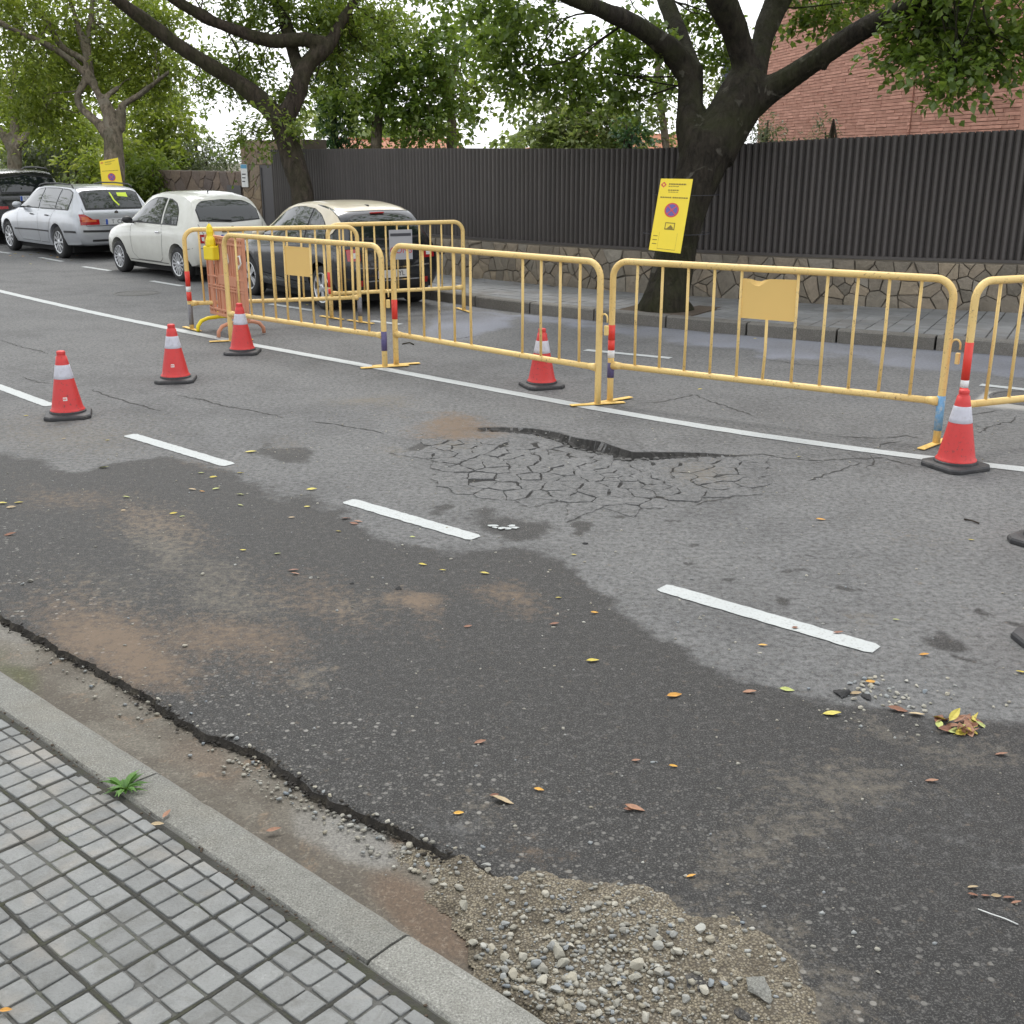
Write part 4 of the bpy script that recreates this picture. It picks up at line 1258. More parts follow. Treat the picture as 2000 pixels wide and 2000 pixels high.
def cone_parts(root):
    h = .497
    rz = lambda z: .118 - (z - .045) * (.118 - .030) / (h - .045)     # radius by height
    # base: square rubber slab with cut corners and a raised collar
    bm = bmesh.new()
    a, c = .167, .045
    ring = [(-a + c, -a), (a - c, -a), (a, -a + c), (a, a - c), (a - c, a), (-a + c, a), (-a, a - c), (-a, -a + c)]
    V = []; F = []
    lev = [(1.0, .0), (1.0, .016), (.96, .026), (.80, .032)]
    for k, z in lev: V += [(x * k, y * k, z) for x, y in ring]
    for j in range(3): F += [(j * 8 + i, j * 8 + (i + 1) % 8, (j + 1) * 8 + (i + 1) % 8, (j + 1) * 8 + i) for i in range(8)]
    F.append(tuple(24 + i for i in range(8))); F.append(tuple(range(7, -1, -1)))
    v2, f2 = lathe_geo([(.134, .030), (.132, .044), (.122, .050), (.10, .05)], 28)
    V, F = merge_geo([(V, F), (v2, f2)])
    mesh('base', V, F, M['rubber'], root)
    prof = [(.124, .044), (.126, .052), (.120, .058)] + [(rz(z), z) for z in np.linspace(.07, .455, 12)] + [(.033, .456), (.0335, .462), (.030, .466), (.032, .471), (.032, .487), (.029, .494), (.02, h), (0, h + .001)]
    V, F = lathe_geo(prof, 32); mesh('body', V, F, M['cone_red'], root, True)
    prof = [(rz(.292) + .0005, .290)] + [(rz(z) + .0022, z) for z in np.linspace(.292, .392, 5)] + [(rz(.394) + .0005, .394)]
    V, F = lathe_geo(prof, 32); mesh('reflective_band', V, F, M['cone_band'], root, True)
    V = []; F = []
    for i in range(5):
        q = R(-100) + i * .075
        for z in (.135, .160): r_ = rz(z) + .0015; V.append((r_ * math.cos(q), r_ * math.sin(q), z))
        if i: F.append((2 * i - 2, 2 * i, 2 * i + 1, 2 * i - 1))
    st_ = mesh('sticker', V, F, M['sticker'], root)
    V = []; F = []
    for i, (q0, q1) in enumerate(((R(-98), R(-93)), (R(-91), R(-86.5)))):
        for q in (q0, q1):
            for z in (.143, .153): r_ = rz(z) + .003; V.append((r_ * math.cos(q), r_ * math.sin(q), z))
        k = 4 * i; F.append((k, k + 2, k + 3, k + 1))
    mesh('sticker_print', V, F, M['cone_red'], st_)
cone_spots = [((134, 813), 18, 'red traffic cone with a white band by the end of a lane dash, left of the wider dash gap'),
              ((344, 744), 8, 'red and white traffic cone between the solid line and the broken line'),
              ((474, 690), 2, 'red and white traffic cone in front of the plastic barrier'),
              ((1058, 755), 20, 'red and white traffic cone standing behind the yellow barriers'),
              ((1865, 912), 24, 'red and white traffic cone on the solid line at the barrier joint'),
              ((2052, 1062), 35, 'red traffic cone on black base past the barrier corner'),
              ((2082, 1268), 5, 'red traffic cone on black base furthest from the barriers')]
cone_spots[0] = ((134, 813), 18, 'red and white traffic cone beside the end of a broken line dash')
first = None
for (u, v), a, lab in cone_spots:
    if first is None:
        first = empty('traffic_cone'); cone_parts(first); o = first
    else: o = copy_tree(first)
    if lab.split()[5:6] != ['beside'] and 'broken line' not in lab:
        for ch in list(o.children):
            if ch.name.startswith('sticker'):
                for g_ in list(ch.children): bpy.data.objects.remove(g_)
                bpy.data.objects.remove(ch)
    o.location = P(u, v) + Vector((0, 0, .0045)); o.rotation_euler = (0, 0, R(a))
    tag(o, lab, 'traffic cone', 'cones around the damaged road')

# ================================================================ YELLOW STEEL BARRIERS
M['yel'] = mat_worn('yellow_paint', (.74, .50, .165), (.80, .60, .26), (.46, .33, .16), (.13, .065, .03))
M['yel2'] = simple('chipped_yellow_plate', (.76, .50, .14), .6, 0, var=.22, scale=22, dirt=(.16, .10, .05), dirtamt=.45)
M['yel3'] = simple('flat_plate_yellow', (.78, .52, .17), .55, 0, var=.05, scale=3)
M['tape_red'] = simple('red_tape', (.72, .05, .035), .45, var=.08)
M['tape_white'] = simple('white_tape', (.75, .75, .76), .45, var=.08)
M['tape_blue'] = simple('blue_tape', (.16, .36, .60), .5, var=.3, scale=40, dirt=(.6, .55, .4), dirtamt=.7)
M['tape_violet'] = simple('violet_tape', (.10, .085, .20), .5, var=.3, scale=40)
M['tape_grey'] = simple('grey_tape', (.19, .185, .20), .55, var=.4, scale=40)
M['wire'] = simple('rusty_wire', (.10, .06, .035), .7, .4, var=.3)
BHT = 1.115
def barrier(pa, pb, label, missing=(), plate=None, tapes=(), feet=(0, 0), lean=(0, 0), rail=.30, hook=None, nb=11, extra=None):
    """pa, pb: ground points of the two legs"""
    a = Vector(pa); b = Vector(pb); a.z = b.z = 0
    L = (b - a).length; d = (b - a).normalized()
    root = empty('crowd_barrier', a, math.atan2(d.y, d.x))
    tag(root, label, 'barrier', 'yellow steel barriers fencing off the roadworks')
    r = .0255; cr = .125
    pts = [(0, 0, .004)] + [(0, 0, z) for z in (.2, .5, .8)] + [(0, 0, BHT - cr)]
    pts += [(cr - cr * math.cos(q), 0, BHT - cr + cr * math.sin(q)) for q in np.linspace(.2, math.pi / 2, 7)]
    top = [(x, 0, BHT) for x in np.linspace(cr, L - cr, 9)[1:-1]]
    pr = [(L - p[0], 0, p[2]) for p in reversed(pts)]
    allp = pts + top + pr
    tube('frame', allp, r, M['yel'], root, 12)
    tube('bottom_rail', [(r * .6, 0, rail), (L * .3, 0, rail - .002), (L * .7, 0, rail - .003), (L - r * .6, 0, rail)], .024, M['yel'], root, 12)
    for e in (0, 1):                       # conical sleeves where the rail meets the legs
        x0, x1 = (.015, .10) if e == 0 else (L - .015, L - .10)
        tube('rail_sleeve', [(x0, 0, rail), (x1, 0, rail)], [.035, .0245], M['yel'], root, 12)
    rnd = random.Random(int(L * 1e4))
    for k in range(nb):
        if k in missing: continue
        x = L * (k + 1) / (nb + 1)
        if plate and plate[0] < k < plate[1]:
            z1 = plate[2]
        else: z1 = BHT - .01
        bx = rnd.uniform(-.004, .004)
        tube('bar', [(x + bx, 0, rail + .008), (x + rnd.uniform(-.004, .004), rnd.uniform(-.004, .004), (rail + z1) / 2), (x, 0, z1)], .0112, M['yel'], root, 8)
    if plate:
        x0 = L * (plate[0] + 1) / (nb + 1); x1 = L * (plate[1] + 1) / (nb + 1); z0, z1 = plate[2], plate[3]
        n = 13; V = []; F = []
        for i in range(n):
            t = i / (n - 1); x = x0 + (x1 - x0) * t
            dip = .022 * math.exp(-((t - .3) / .11) ** 2) - .012 * t if plate[4] else 0
            cv = .03 * math.exp(-((t - .3) / .12) ** 2) if plate[4] else 0
            for y in (-.0015, .0015): V += [(x, y + .002, z0), (x, y + .002, z1 - dip * 1.8 - .02), (x, y + .002 + cv * (1 if y > 0 else .9), z1 - dip)]
        for i in range(n - 1):
            k = 6 * i
            for q in (0, 1): F += [(k + q, k + 6 + q, k + 7 + q, k + 1 + q)]; F += [(k + 3 + q, k + 4 + q, k + 10 + q, k + 9 + q)]
            F += [(k + 2, k + 8, k + 11, k + 5), (k, k + 3, k + 9, k + 6)]
        F += [(0, 1, 4, 3), (1, 2, 5, 4), (6 * n - 6, 6 * n - 3, 6 * n - 2, 6 * n - 5), (6 * n - 5, 6 * n - 2, 6 * n - 1, 6 * n - 4)]
        mesh('plate', V, F, M['yel3'], root)
    for leg, z0, z1, m in tapes:
        x = 0 if leg == 0 else L
        tube('tape', [(x, 0, z0), (x, 0, (z0 + z1) / 2), (x, 0, z1)], r + .0018, M[m], root, 14)
    for e in (0, 1):
        bm = bmesh.new()
        bm_box(bm, (0, 0, .011), (.052, .46, .008), None, .0025)
        o = from_bm('foot', bm, M['yel2'], root)
        o.location = (0 if e == 0 else L, 0, .0); o.rotation_euler = (R(rnd.uniform(-.5, .5)), 0, R(feet[e]))
    if hook is not None:
        x = L if hook else 0; sg = 1 if hook else -1
        tube('hook', [(x + sg * .015, 0, .62), (x + sg * .02, 0, .68)] + [(x + sg * (.05 - .03 * math.cos(q)), 0, .69 + .035 * math.sin(q)) for q in np.linspace(.2, math.pi, 7)] + [(x + sg * .08, 0, .66)], .007, M['yel'], root, 8)
        bm = bmesh.new(); bm_box(bm, (x + sg * .072, 0, .60), (.028, .03, .075), None, .003); from_bm('hook_socket', bm, M['yel'], root)
    tube('tie_wire', [(L * .93, .024, rail + .02), (L * .93, .0, rail - .03), (L * .932, -.024, rail), (L * .931, 0, rail + .026), (L * .925, .03, rail - .01)], .0016, M['wire'], root, 5)
    return root, a, d, L
b1, *_ = barrier(P(375, 644), P(704, 630), 'yellow steel barrier set across the road behind the plastic barrier', tapes=[(0, .33, .43, 'tape_red'), (0, .43, .49, 'tape_white'), (0, .49, .66, 'tape_red'), (0, .06, .29, 'tape_grey'), (1, .08, .30, 'tape_grey')], feet=(20, 30), nb=11)
b0, a0, d0, L0 = barrier(P(648, 622), P(906, 607), 'yellow steel barrier reaching the far kerb behind the dark two-tone car', tapes=[(0, .38, .56, 'tape_red'), (0, .30, .36, 'tape_red')], feet=(20, 0), nb=11)
b2, *_ = barrier(P(452, 667), P(752, 718), 'yellow steel barrier with a square plate beside the plastic barrier', plate=(4, 6, .77, 1.05, False), tapes=[(1, .16, .34, 'tape_violet')], feet=(-28, -32), hook=True)
b3, *_ = barrier(P(774, 714), P(1167, 791), 'yellow steel barrier with two bars missing and a cone behind it', missing=(5, 6), tapes=[(0, .44, .62, 'tape_red')], feet=(-25, -28), hook=True)
b4, *_ = barrier(P(1191, 785), P(1828, 868), 'yellow steel barrier with a bent square plate in front of the big tree', plate=(4, 6, .755, 1.04, True), tapes=[(0, .42, .50, 'tape_red'), (0, .36, .42, 'tape_white'), (0, .50, .62, 'tape_red'), (0, .20, .32, 'tape_violet'), (1, .10, .34, 'tape_blue')], feet=(-20, -12), hook=True)
p5 = P(1868, 876); barrier(p5, p5 + Vector((2.28, .98, 0)), 'yellow steel barrier turning away at the red taped post', tapes=[(0, .34, .42, 'tape_red'), (0, .42, .47, 'tape_white'), (0, .47, .72, 'tape_red')], feet=(-62, 0))
# notice hung on the rear barrier
M['paper'] = simple('notice_board', (.36, .36, .38), .6, var=.05)
M['redprint'] = simple('red_print', (.45, .04, .05), .6, var=.05)
def text_mesh(s, size, mat, parent, mtx, name='lettering', depth=.0008):
    cu = bpy.data.curves.new('t', 'FONT'); cu.body = s; cu.size = size; cu.extrude = depth; cu.align_x = 'CENTER'; cu.align_y = 'CENTER'
    to = bpy.data.objects.new('t', cu); COL.objects.link(to)
    dg = bpy.context.evaluated_depsgraph_get(); dg.update()
    me = bpy.data.meshes.new_from_object(to.evaluated_get(dg))
    bpy.data.objects.remove(to); bpy.data.curves.remove(cu)
    me.name = name
    me.materials.clear(); me.materials.append(mat)
    o = bpy.data.objects.new(name, me); COL.objects.link(o); o.parent = parent; o.matrix_local = mtx
    return o
XZ = Matrix.Rotation(math.pi / 2, 4, 'X')              # text upright, facing -y
nb_ = empty('notice_panel', a0 + d0 * (L0 * .52), math.atan2(d0.y, d0.x))
tag(nb_, 'small white notice with red letters hung on the rear barrier', 'notice')
bm = bmesh.new(); bm_box(bm, (0, -.032, .86), (.30, .008, .36), None, .002); from_bm('panel', bm, M['paper'], nb_)
text_mesh('CONS', .105, M['redprint'], nb_, Matrix.Translation((0, -.037, .79)) @ XZ)
bm = bmesh.new(); bm_box(bm, (0, -.037, .98), (.27, .003, .035)); from_bm('print_bar', bm, M['ink'], nb_)

# ================================================================ ORANGE PLASTIC BARRIER AND LANTERN
M['orange'] = simple('faded_orange_plastic', (.56, .25, .15), .55, var=.10, scale=5, dirt=(.45, .24, .17), dirtamt=.5)
M['yplast'] = simple('yellow_plastic', (.85, .66, .02), .45, var=.06)
pa_, pb_ = P(413, 640), P(492, 662)
pd2 = (pb_ - pa_).normalized(); PL = .98
pc = (pa_ + pb_) / 2
pb = empty('plastic_barrier', pc, math.atan2(pd2.y, pd2.x))
tag(pb, 'faded orange plastic barrier panel tied between the yellow barriers', 'barrier')
z0, z1 = .17, 1.06
def obox(name, x0, x1, za, zb, y=.0, th=.03, m='orange', bev=.004):
    bm = bmesh.new(); bm_box(bm, ((x0 + x1) / 2, y, (za + zb) / 2), (x1 - x0, th, zb - za), None, bev); return from_bm(name, bm, M[m], pb)
h = PL / 2
for za, zb in ((z0, z0 + .035), (z0 + .06, z0 + .085), (z1 - .035, z1), (z1 - .09, z1 - .065)): obox('rail', -h, h, za, zb, 0, .042)
for x, w in ((-.41, .085), (-.14, .06), (.05, .06), (.41, .085)): obox('slat', x - w / 2, x + w / 2, z0 + .03, z1 - .03, .004, .03)
for x in (-.485, -.26, -.2, .14, .2, .27, .31, .482): obox('rib', x - .009, x + .009, z0 + .02, z1 - .02, 0, .036, 'orange', .003)
for za in (.47, .60, .50): obox('cross_rib', -h, h, za, za + .018, 0, .034, 'orange', .003)
obox('centre_panel', -.20, .27, .53, .64, -.006, .02)
for k in range(14): obox('tooth', -h + .04 + k * .068, -h + .06 + k * .068, z1 - .07, z1 - .03, 0, .038, 'orange', 0)
for k in range(14): obox('tooth', -h + .04 + k * .068, -h + .06 + k * .068, z0 + .03, z0 + .065, 0, .038, 'orange', 0)
for x, m in ((-.28, 'yplast'), (.28, 'orange')):
    arc = [(x + .0, -.27, .012), (x, -.265, .07), (x, -.22, .125), (x, -.14, .15), (x, 0, .155), (x, .14, .15), (x, .22, .125), (x, .265, .07), (x, .27, .012)]
    V, F = tube_geo(arc, .021, 10); mesh('foot', V, F, M[m], pb, True)
    obox('foot_pin', x - .018, x + .018, .14, .22, 0, .03, m)
for x in (.1, .42):
    tube('clip', [(x - .05, -.03, .78), (x - .05, -.035, .86), (x + .04, -.04, .88), (x + .05, -.035, .80), (x, -.04, .74), (x - .05, -.03, .78)], .010, M['white'], pb, 6)
# warning lantern hanging on the panel's top edge
lan = empty('warning_lantern', pc + pd2 * -.17 + Vector((pd2.y, -pd2.x, 0)) * .085 + Vector((0, 0, .80)), math.atan2(pd2.y, pd2.x) + .3); lan.scale = (.85, .85, .85)
tag(lan, 'yellow warning lantern hung on the orange plastic barrier', 'lantern')
bm = bmesh.new(); bm_box(bm, (0, 0, .09), (.19, .115, .18), None, .014); from_bm('battery_box', bm, M['yplast'], lan, False)
V, F = lathe_geo([(.062, .18), (.065, .20), (.060, .26), (.040, .31), (.046, .36), (.036, .42), (.012, .46), (0, .462)], 8); mesh('lens_head', V, F, M['yplast'], lan, False)
tube('pin', [(0, 0, .455), (0, 0, .50)], .004, M['ink'], lan, 6)
tube('handle', [(-.07, .05, .17), (-.07, .075, .21), (.07, .075, .21), (.07, .05, .17)], .006, M['yplast'], lan, 6)

# ================================================================ NO-PARKING NOTICES ON THE TREES
M['signy'] = simple('yellow_notice', (.86, .66, .035), .35, var=.05, scale=4)
M['signr'] = simple('sign_red', (.60, .07, .06), .45, var=.04)
M['signb'] = simple('sign_blue', (.13, .10, .33), .45, var=.04)
M['signt'] = simple('sign_text', (.22, .16, .02), .5, var=.04)
def notice(name, quad, dep, label, big=True):
    """quad: pixel corners TL, TR, BR, BL of a flat board at one depth"""
    TL, TR, BR, BL = [Q(u, v, d) for (u, v), d in zip(quad, dep)]
    def mp_(x, y, dz=0):
        p = (TL * (1 - x) + TR * x) * (1 - y) + (BL * (1 - x) + BR * x) * y
        return p + nn * dz
    nn = (TR - TL).cross(BL - TL).normalized(); nn = nn if nn.dot(C0 - TL) > 0 else -nn
    V = [mp_(x, y, z) for z in (0, -.008) for x, y in ((0, 0), (1, 0), (1, 1), (0, 1))]
    o = mesh(name, V, [(0, 1, 2, 3), (7, 6, 5, 4), (0, 4, 5, 1), (1, 5, 6, 2), (2, 6, 7, 3), (3, 7, 4, 0)], M['signy'])
    tag(o, label, 'sign', 'no parking notices tied to the trees')
    def rect(x0, y0, x1, y1, m, nm, dz=.002): mesh(nm, [mp_(x0, y0, dz), mp_(x1, y0, dz), mp_(x1, y1, dz), mp_(x0, y1, dz)], [(0, 1, 2, 3)], M[m], o)
    asp = (TR - TL).length / (BL - TL).length
    def disc(cx, cy, r, m, nm, dz, r0=0):
        n = 30; V = []; F = []
        for k in range(n):
            q = 2 * math.pi * k / n
            V += [mp_(cx + r * math.cos(q), cy + r * asp * math.sin(q), dz), mp_(cx + r0 * math.cos(q), cy + r0 * asp * math.sin(q), dz)]
        F = [(2 * k, 2 * ((k + 1) % n), 2 * ((k + 1) % n) + 1, 2 * k + 1) for k in range(n)]
        mesh(nm, V, F, M[m], o)
    cx, cy, r = (.5, .43, .225) if big else (.52, .64, .19)
    disc(cx, cy, r, 'signr', 'symbol_disc', .002)
    disc(cx, cy, r * .80, 'signb', 'symbol_field', .003)
    for sg in (-1, 1):
        e = r * .60; w = r * .09
        V = [mp_(cx - e - w, cy + sg * e * asp, .004), mp_(cx - e + w, cy + sg * e * asp, .004), mp_(cx + e + w, cy - sg * e * asp, .004), mp_(cx + e - w, cy - sg * e * asp, .004)]
        mesh('symbol_bar', V, [(0, 1, 2, 3)], M['signr'], o)
    # emblem: red lozenge
    V = [mp_(.12, .045, .002), mp_(.21, .085, .002), mp_(.12, .125, .002), mp_(.03, .085, .002)]; mesh('emblem', V, [(0, 1, 2, 3)], M['signr'], o)
    V = [mp_(.12, .068, .003), mp_(.16, .085, .003), mp_(.12, .102, .003), mp_(.08, .085, .003)]; mesh('emblem_core', V, [(0, 1, 2, 3)], M['signy'], o)
    rows = [(.28, .065, .82, .085), (.28, .10, .6, .11), (.28, .15, .62, .165), (.3, .18, .6, .188)]
    rows += [(.08, .25, .42, .268), (.46, .25, .95, .268)] if big else [(.08, .40, .9, .42)]
    rnd = random.Random(4)
    for x0, y0, x1, y1 in rows:
        x = x0
        while x < x1:                       # word by word
            w = rnd.uniform(.03, .07); rect(x, y0, min(x + w, x1), y1, 'signt', 'print_word'); x += w + .012
    if big:
        x0, y0, x1, y1 = .37, .60, .68, .70   # plate with the tow-truck symbol
        for a in ((x0, y0, x1, y0 + .012), (x0, y1 - .014, x1, y1), (x0, y0, x0 + .025, y1), (x1 - .025, y0, x1, y1)): rect(*a, 'signt', 'tow_plate_edge')
        V = [mp_(.43, .685, .002), mp_(.50, .655, .002), mp_(.55, .63, .002), mp_(.60, .655, .002), mp_(.63, .67, .002), mp_(.63, .685, .002)]; mesh('tow_symbol', V, [tuple(range(6))], M['signt'], o)
        for k in range(3): rect(.06, .79 + .055 * k, .2, .80 + .055 * k, 'signt', 'print_word')
        for a in ((.24, .74, .245, .97), (.8, .74, .805, .97), (.24, .965, .8, .97)): rect(*a, 'signt', 'form_line')
    return o
# ================================================================ TREES
from mathutils import noise as mno
def mat_bark(name, dark, pale, patch=.55, moss=0.0):
    m, nt, b = new_mat(name)
    pos = geo_pos(nt)
    mp = N(nt, 'ShaderNodeMapping'); mp.inputs['Scale'].default_value = (1, 1, .35); nt.links.new(pos, mp.inputs['Vector'])
    n = noise(nt, 14, 6, .7, mp.outputs[0], .5); n2 = noise(nt, 3.2, 4, .55, pos, .8)
    c = mixc(nt, ramp(nt, n, [(.3, 0), (.7, 1)]), tuple(x * .35 for x in dark), tuple(x * 2.2 for x in dark))
    c = mixc(nt, ramp(nt, n2, [(patch, 0), (patch + .05, .85)]), c, mixc(nt, n, tuple(x * .75 for x in pale), pale))
    if moss:
        c = mixc(nt, math_n(nt, 'MULTIPLY', ramp(nt, noise(nt, 2.0, 4, .6, pos), [(.42, 0), (.62, 1)]), moss), c, (.040, .045, .016))
    nt.links.new(c, b.inputs['Base Color']); b.inputs['Roughness'].default_value = .9
    b.inputs['Specular IOR Level'].default_value = .25
    bump(nt, b, math_n(nt, 'ADD', n, math_n(nt, 'MULTIPLY', n2, .4)), 1.0, .06)
    return m
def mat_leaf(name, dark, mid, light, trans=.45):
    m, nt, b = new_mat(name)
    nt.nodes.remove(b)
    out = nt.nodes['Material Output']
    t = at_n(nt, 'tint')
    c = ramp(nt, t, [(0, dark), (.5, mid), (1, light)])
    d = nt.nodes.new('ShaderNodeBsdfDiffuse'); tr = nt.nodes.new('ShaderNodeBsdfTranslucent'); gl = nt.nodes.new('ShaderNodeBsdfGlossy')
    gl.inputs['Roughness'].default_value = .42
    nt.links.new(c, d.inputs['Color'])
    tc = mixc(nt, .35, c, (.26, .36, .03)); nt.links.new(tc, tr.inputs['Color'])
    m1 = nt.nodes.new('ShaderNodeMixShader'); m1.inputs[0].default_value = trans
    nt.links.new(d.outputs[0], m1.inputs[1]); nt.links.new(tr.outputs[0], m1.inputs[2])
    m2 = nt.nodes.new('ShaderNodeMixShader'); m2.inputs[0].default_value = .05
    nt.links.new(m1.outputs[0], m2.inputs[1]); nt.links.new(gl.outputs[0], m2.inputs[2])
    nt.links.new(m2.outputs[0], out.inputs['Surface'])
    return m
M['bark1'] = mat_bark('dark_bark', (.022, .0185, .014), (.13, .12, .10), .63, .5)
M['bark2'] = mat_bark('brown_bark', (.042, .033, .026), (.13, .11, .09), .66, .5)
M['bark3'] = mat_bark('pale_bark', (.15, .125, .095), (.27, .24, .19), .52, .4)
M['leafR'] = mat_leaf('maple_leaf', (.075, .132, .020), (.15, .235, .036), (.30, .39, .065), .52)
M['leafD'] = mat_leaf('shade_leaf', (.085, .140, .022), (.18, .255, .036), (.36, .42, .08), .52)  # plain green leaf tone shared by several trees and shrubs
M['leafY'] = mat_leaf('bright_leaf', (.125, .180, .022), (.25, .315, .038), (.46, .49, .085), .52)
M['leafG'] = mat_leaf('garden_leaf', (.085, .155, .025), (.18, .28, .045), (.36, .45, .10), .52)
M['leafP'] = mat_leaf('pale_leaf', (.11, .155, .045), (.20, .26, .075), (.38, .41, .15), .52)
M['leafO'] = mat_leaf('olive_leaf', (.085, .105, .06), (.15, .175, .11), (.26, .28, .20), .35)
M['leafC'] = mat_leaf('cypress_leaf', (.018, .055, .022), (.035, .10, .035), (.07, .17, .06), .2)

def remeshed(name, geos, voxel, mat, parent, disp=.012, dscale=9, smooth_it=2):
    V, F = merge_geo(geos)
    me = bpy.data.meshes.new('tmp'); me.from_pydata([tuple(v) for v in V], [], F); me.update()
    t = bpy.data.objects.new('tmp', me); COL.objects.link(t)
    md = t.modifiers.new('r', 'REMESH'); md.mode = 'VOXEL'; md.voxel_size = voxel
    ms = t.modifiers.new('s', 'SMOOTH'); ms.factor = .5; ms.iterations = smooth_it
    dg = bpy.context.evaluated_depsgraph_get(); dg.update()
    nm = bpy.data.meshes.new_from_object(t.evaluated_get(dg))
    bpy.data.objects.remove(t); bpy.data.meshes.remove(me)
    nm.name = name
    n = len(nm.vertices)
    co = np.empty(n * 3, np.float32); nm.vertices.foreach_get('co', co); co = co.reshape(-1, 3)
    no = np.empty(n * 3, np.float32); nm.vertices.foreach_get('normal', no); no = no.reshape(-1, 3)
    ang = np.arctan2(no[:, 1], no[:, 0]) * 3
    dd = fbm(ang * 2.2 + co[:, 0] * dscale, co[:, 2] * dscale * .45, 91, 3) * disp + fbm(co[:, 0] * 2.5 + co[:, 1] * 1.7, co[:, 2] * 2.2, 92, 3) * disp * 1.8
    co = co + no * dd[:, None]
    nm.vertices.foreach_set('co', co.ravel()); nm.update()
    return link(name, nm, mat, parent, True)
def limb(pts, n=14, seg=6):
    """pts: (Vector, radius)"""
    p = catmull([q[0] for q in pts], seg)
    r = []
    for i in range(len(pts) - 1):
        for k in range(seg): r.append(pts[i][1] + (pts[i + 1][1] - pts[i][1]) * k / seg)
    r.append(pts[-1][1])
    return tube_geo(p, r, n), (p, r)

def leaf_cloud(blobs, size, seed, droop=.25, clump=.26, slim=.34):
    """blobs: (centre, (rx, ry, rz), leaves). Leaves sit on short twigs gathered in clumps."""
    rg = np.random.default_rng(seed)
    Vs = []; tint = []; 
    for c, rad, n in blobs:
        c = np.array(c); rad = np.array(rad)
        nc = max(3, int(n / 55))
        u = rg.normal(size=(nc, 3)); u /= np.linalg.norm(u, axis=1)[:, None]
        cc = u * (rg.random(nc) ** .45)[:, None] * rad + c
        which = rg.integers(0, nc, n)
        ctint = rg.normal(0, .16, nc)
        # twig: every clump is a handful of short lines
        nt_ = 7
        td = rg.normal(size=(nc, nt_, 3)); td[..., 2] *= .45; td /= np.linalg.norm(td, axis=2)[..., None]
        tw = rg.integers(0, nt_, n)
        d0 = td[which, tw]
        L = clump * (.5 + 1.1 * rg.random(n))
        pos = cc[which] + d0 * L[:, None] + rg.normal(0, clump * .16, (n, 3))
        pos[:, 2] -= (L / clump) ** 2 * clump * .35
        d = d0 + rg.normal(0, .65, (n, 3)); d[:, 2] -= droop
        d /= np.linalg.norm(d, axis=1)[:, None]
        up = np.array([0, 0, 1.0]) + rg.normal(0, .55, (n, 3))
        s = np.cross(d, up); s /= np.linalg.norm(s, axis=1)[:, None] + 1e-9
        nn = np.cross(s, d)
        sz = size * (.55 + .8 * rg.random(n))[:, None]
        v = np.stack([pos, pos + d * sz * .42 + s * sz * slim + nn * sz * .10, pos + d * sz - nn * sz * .05, pos + d * sz * .42 - s * sz * slim + nn * sz * .10], 1)
        Vs.append(v.reshape(-1, 3))
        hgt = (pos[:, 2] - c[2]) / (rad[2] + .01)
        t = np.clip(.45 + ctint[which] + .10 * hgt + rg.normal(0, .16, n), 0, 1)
        tint.append(np.repeat(t, 4))
    V = np.concatenate(Vs); tint = np.concatenate(tint)
    k = np.arange(len(V) // 4) * 4
    F = np.concatenate([np.stack([k, k + 1, k + 2], 1), np.stack([k, k + 2, k + 3], 1)])
    return V, F, tint
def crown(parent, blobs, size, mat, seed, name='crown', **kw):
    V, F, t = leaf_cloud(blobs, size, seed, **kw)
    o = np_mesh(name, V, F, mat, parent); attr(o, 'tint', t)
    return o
def B(u, v, dep, ru, rv, n, rd=None):
    n = int(n * .95)
    c = Q(u, v, dep); k = dep / FOC
    return (tuple(c), (ru * k, (rd if rd else (ru + rv) / 2 * k), rv * k), n)
def twigs(parent, origins, blobs, mat, seed, r0=.03):
    """thin branches running from the limbs into the foliage"""
    rnd = random.Random(seed); geos = []
    for c, rad, n in blobs:
        c = Vector(c)
        near = sorted(origins, key=lambda q: (q - c).length)[:9]
        for k in range(2):
            o = rnd.choice(near)
            e = c + Vector([rnd.uniform(-.7, .7) * x for x in rad])
            m1 = o.lerp(e, .4) + Vector([rnd.uniform(-.25, .25) for _ in range(3)]) * (e - o).length * .7
            m2 = o.lerp(e, .75) + Vector([rnd.uniform(-.1, .1) for _ in range(3)]) * (e - o).length * .5
            p = catmull([o, m1, m2, e], 4); nn = len(p)
            geos.append(tube_geo(p, [r0 * .75 * (1 - .85 * i / nn) for i in range(nn)], 6))
            for q in range(4):
                s = p[rnd.randrange(nn // 2, nn)]
                t = s + Vector([rnd.uniform(-.45, .45), rnd.uniform(-.45, .45), rnd.uniform(-.3, .35)])
                geos.append(tube_geo([s, s.lerp(t, .5) + Vector((0, 0, .04)), t], [r0 * .3, r0 * .2, r0 * .1], 4))
    V, F = merge_geo(geos)
    mesh('branches', V, F, mat, parent, True)
def tree(name, label, limbs, blobs, leafsize, leafmat, bark, seed, voxel=.035, disp=.012, group=None, twig=.028, **kw):
    """limbs: lists of (u, v, depth, radius in px at that depth)"""
    base = limbs[0][0]
    root = empty(name, (0, 0, 0)); tag(root, label, 'tree', group)
    geos = []; orig = []
    for L in limbs:
        g, (p, r) = limb([(q[0] if isinstance(q[0], Vector) else Q(q[0], q[1], q[2]), q[-1] * (1 if isinstance(q[0], Vector) else q[2] / FOC)) for q in L])
        geos.append(g); orig += p[len(p) // 2:]
    remeshed('trunk', geos, voxel, M[bark], root, disp)
    if blobs:
        twigs(root, orig, blobs, M[bark], seed, twig)
        crown(root, blobs, leafsize, M[leafmat], seed, **kw)
    return root

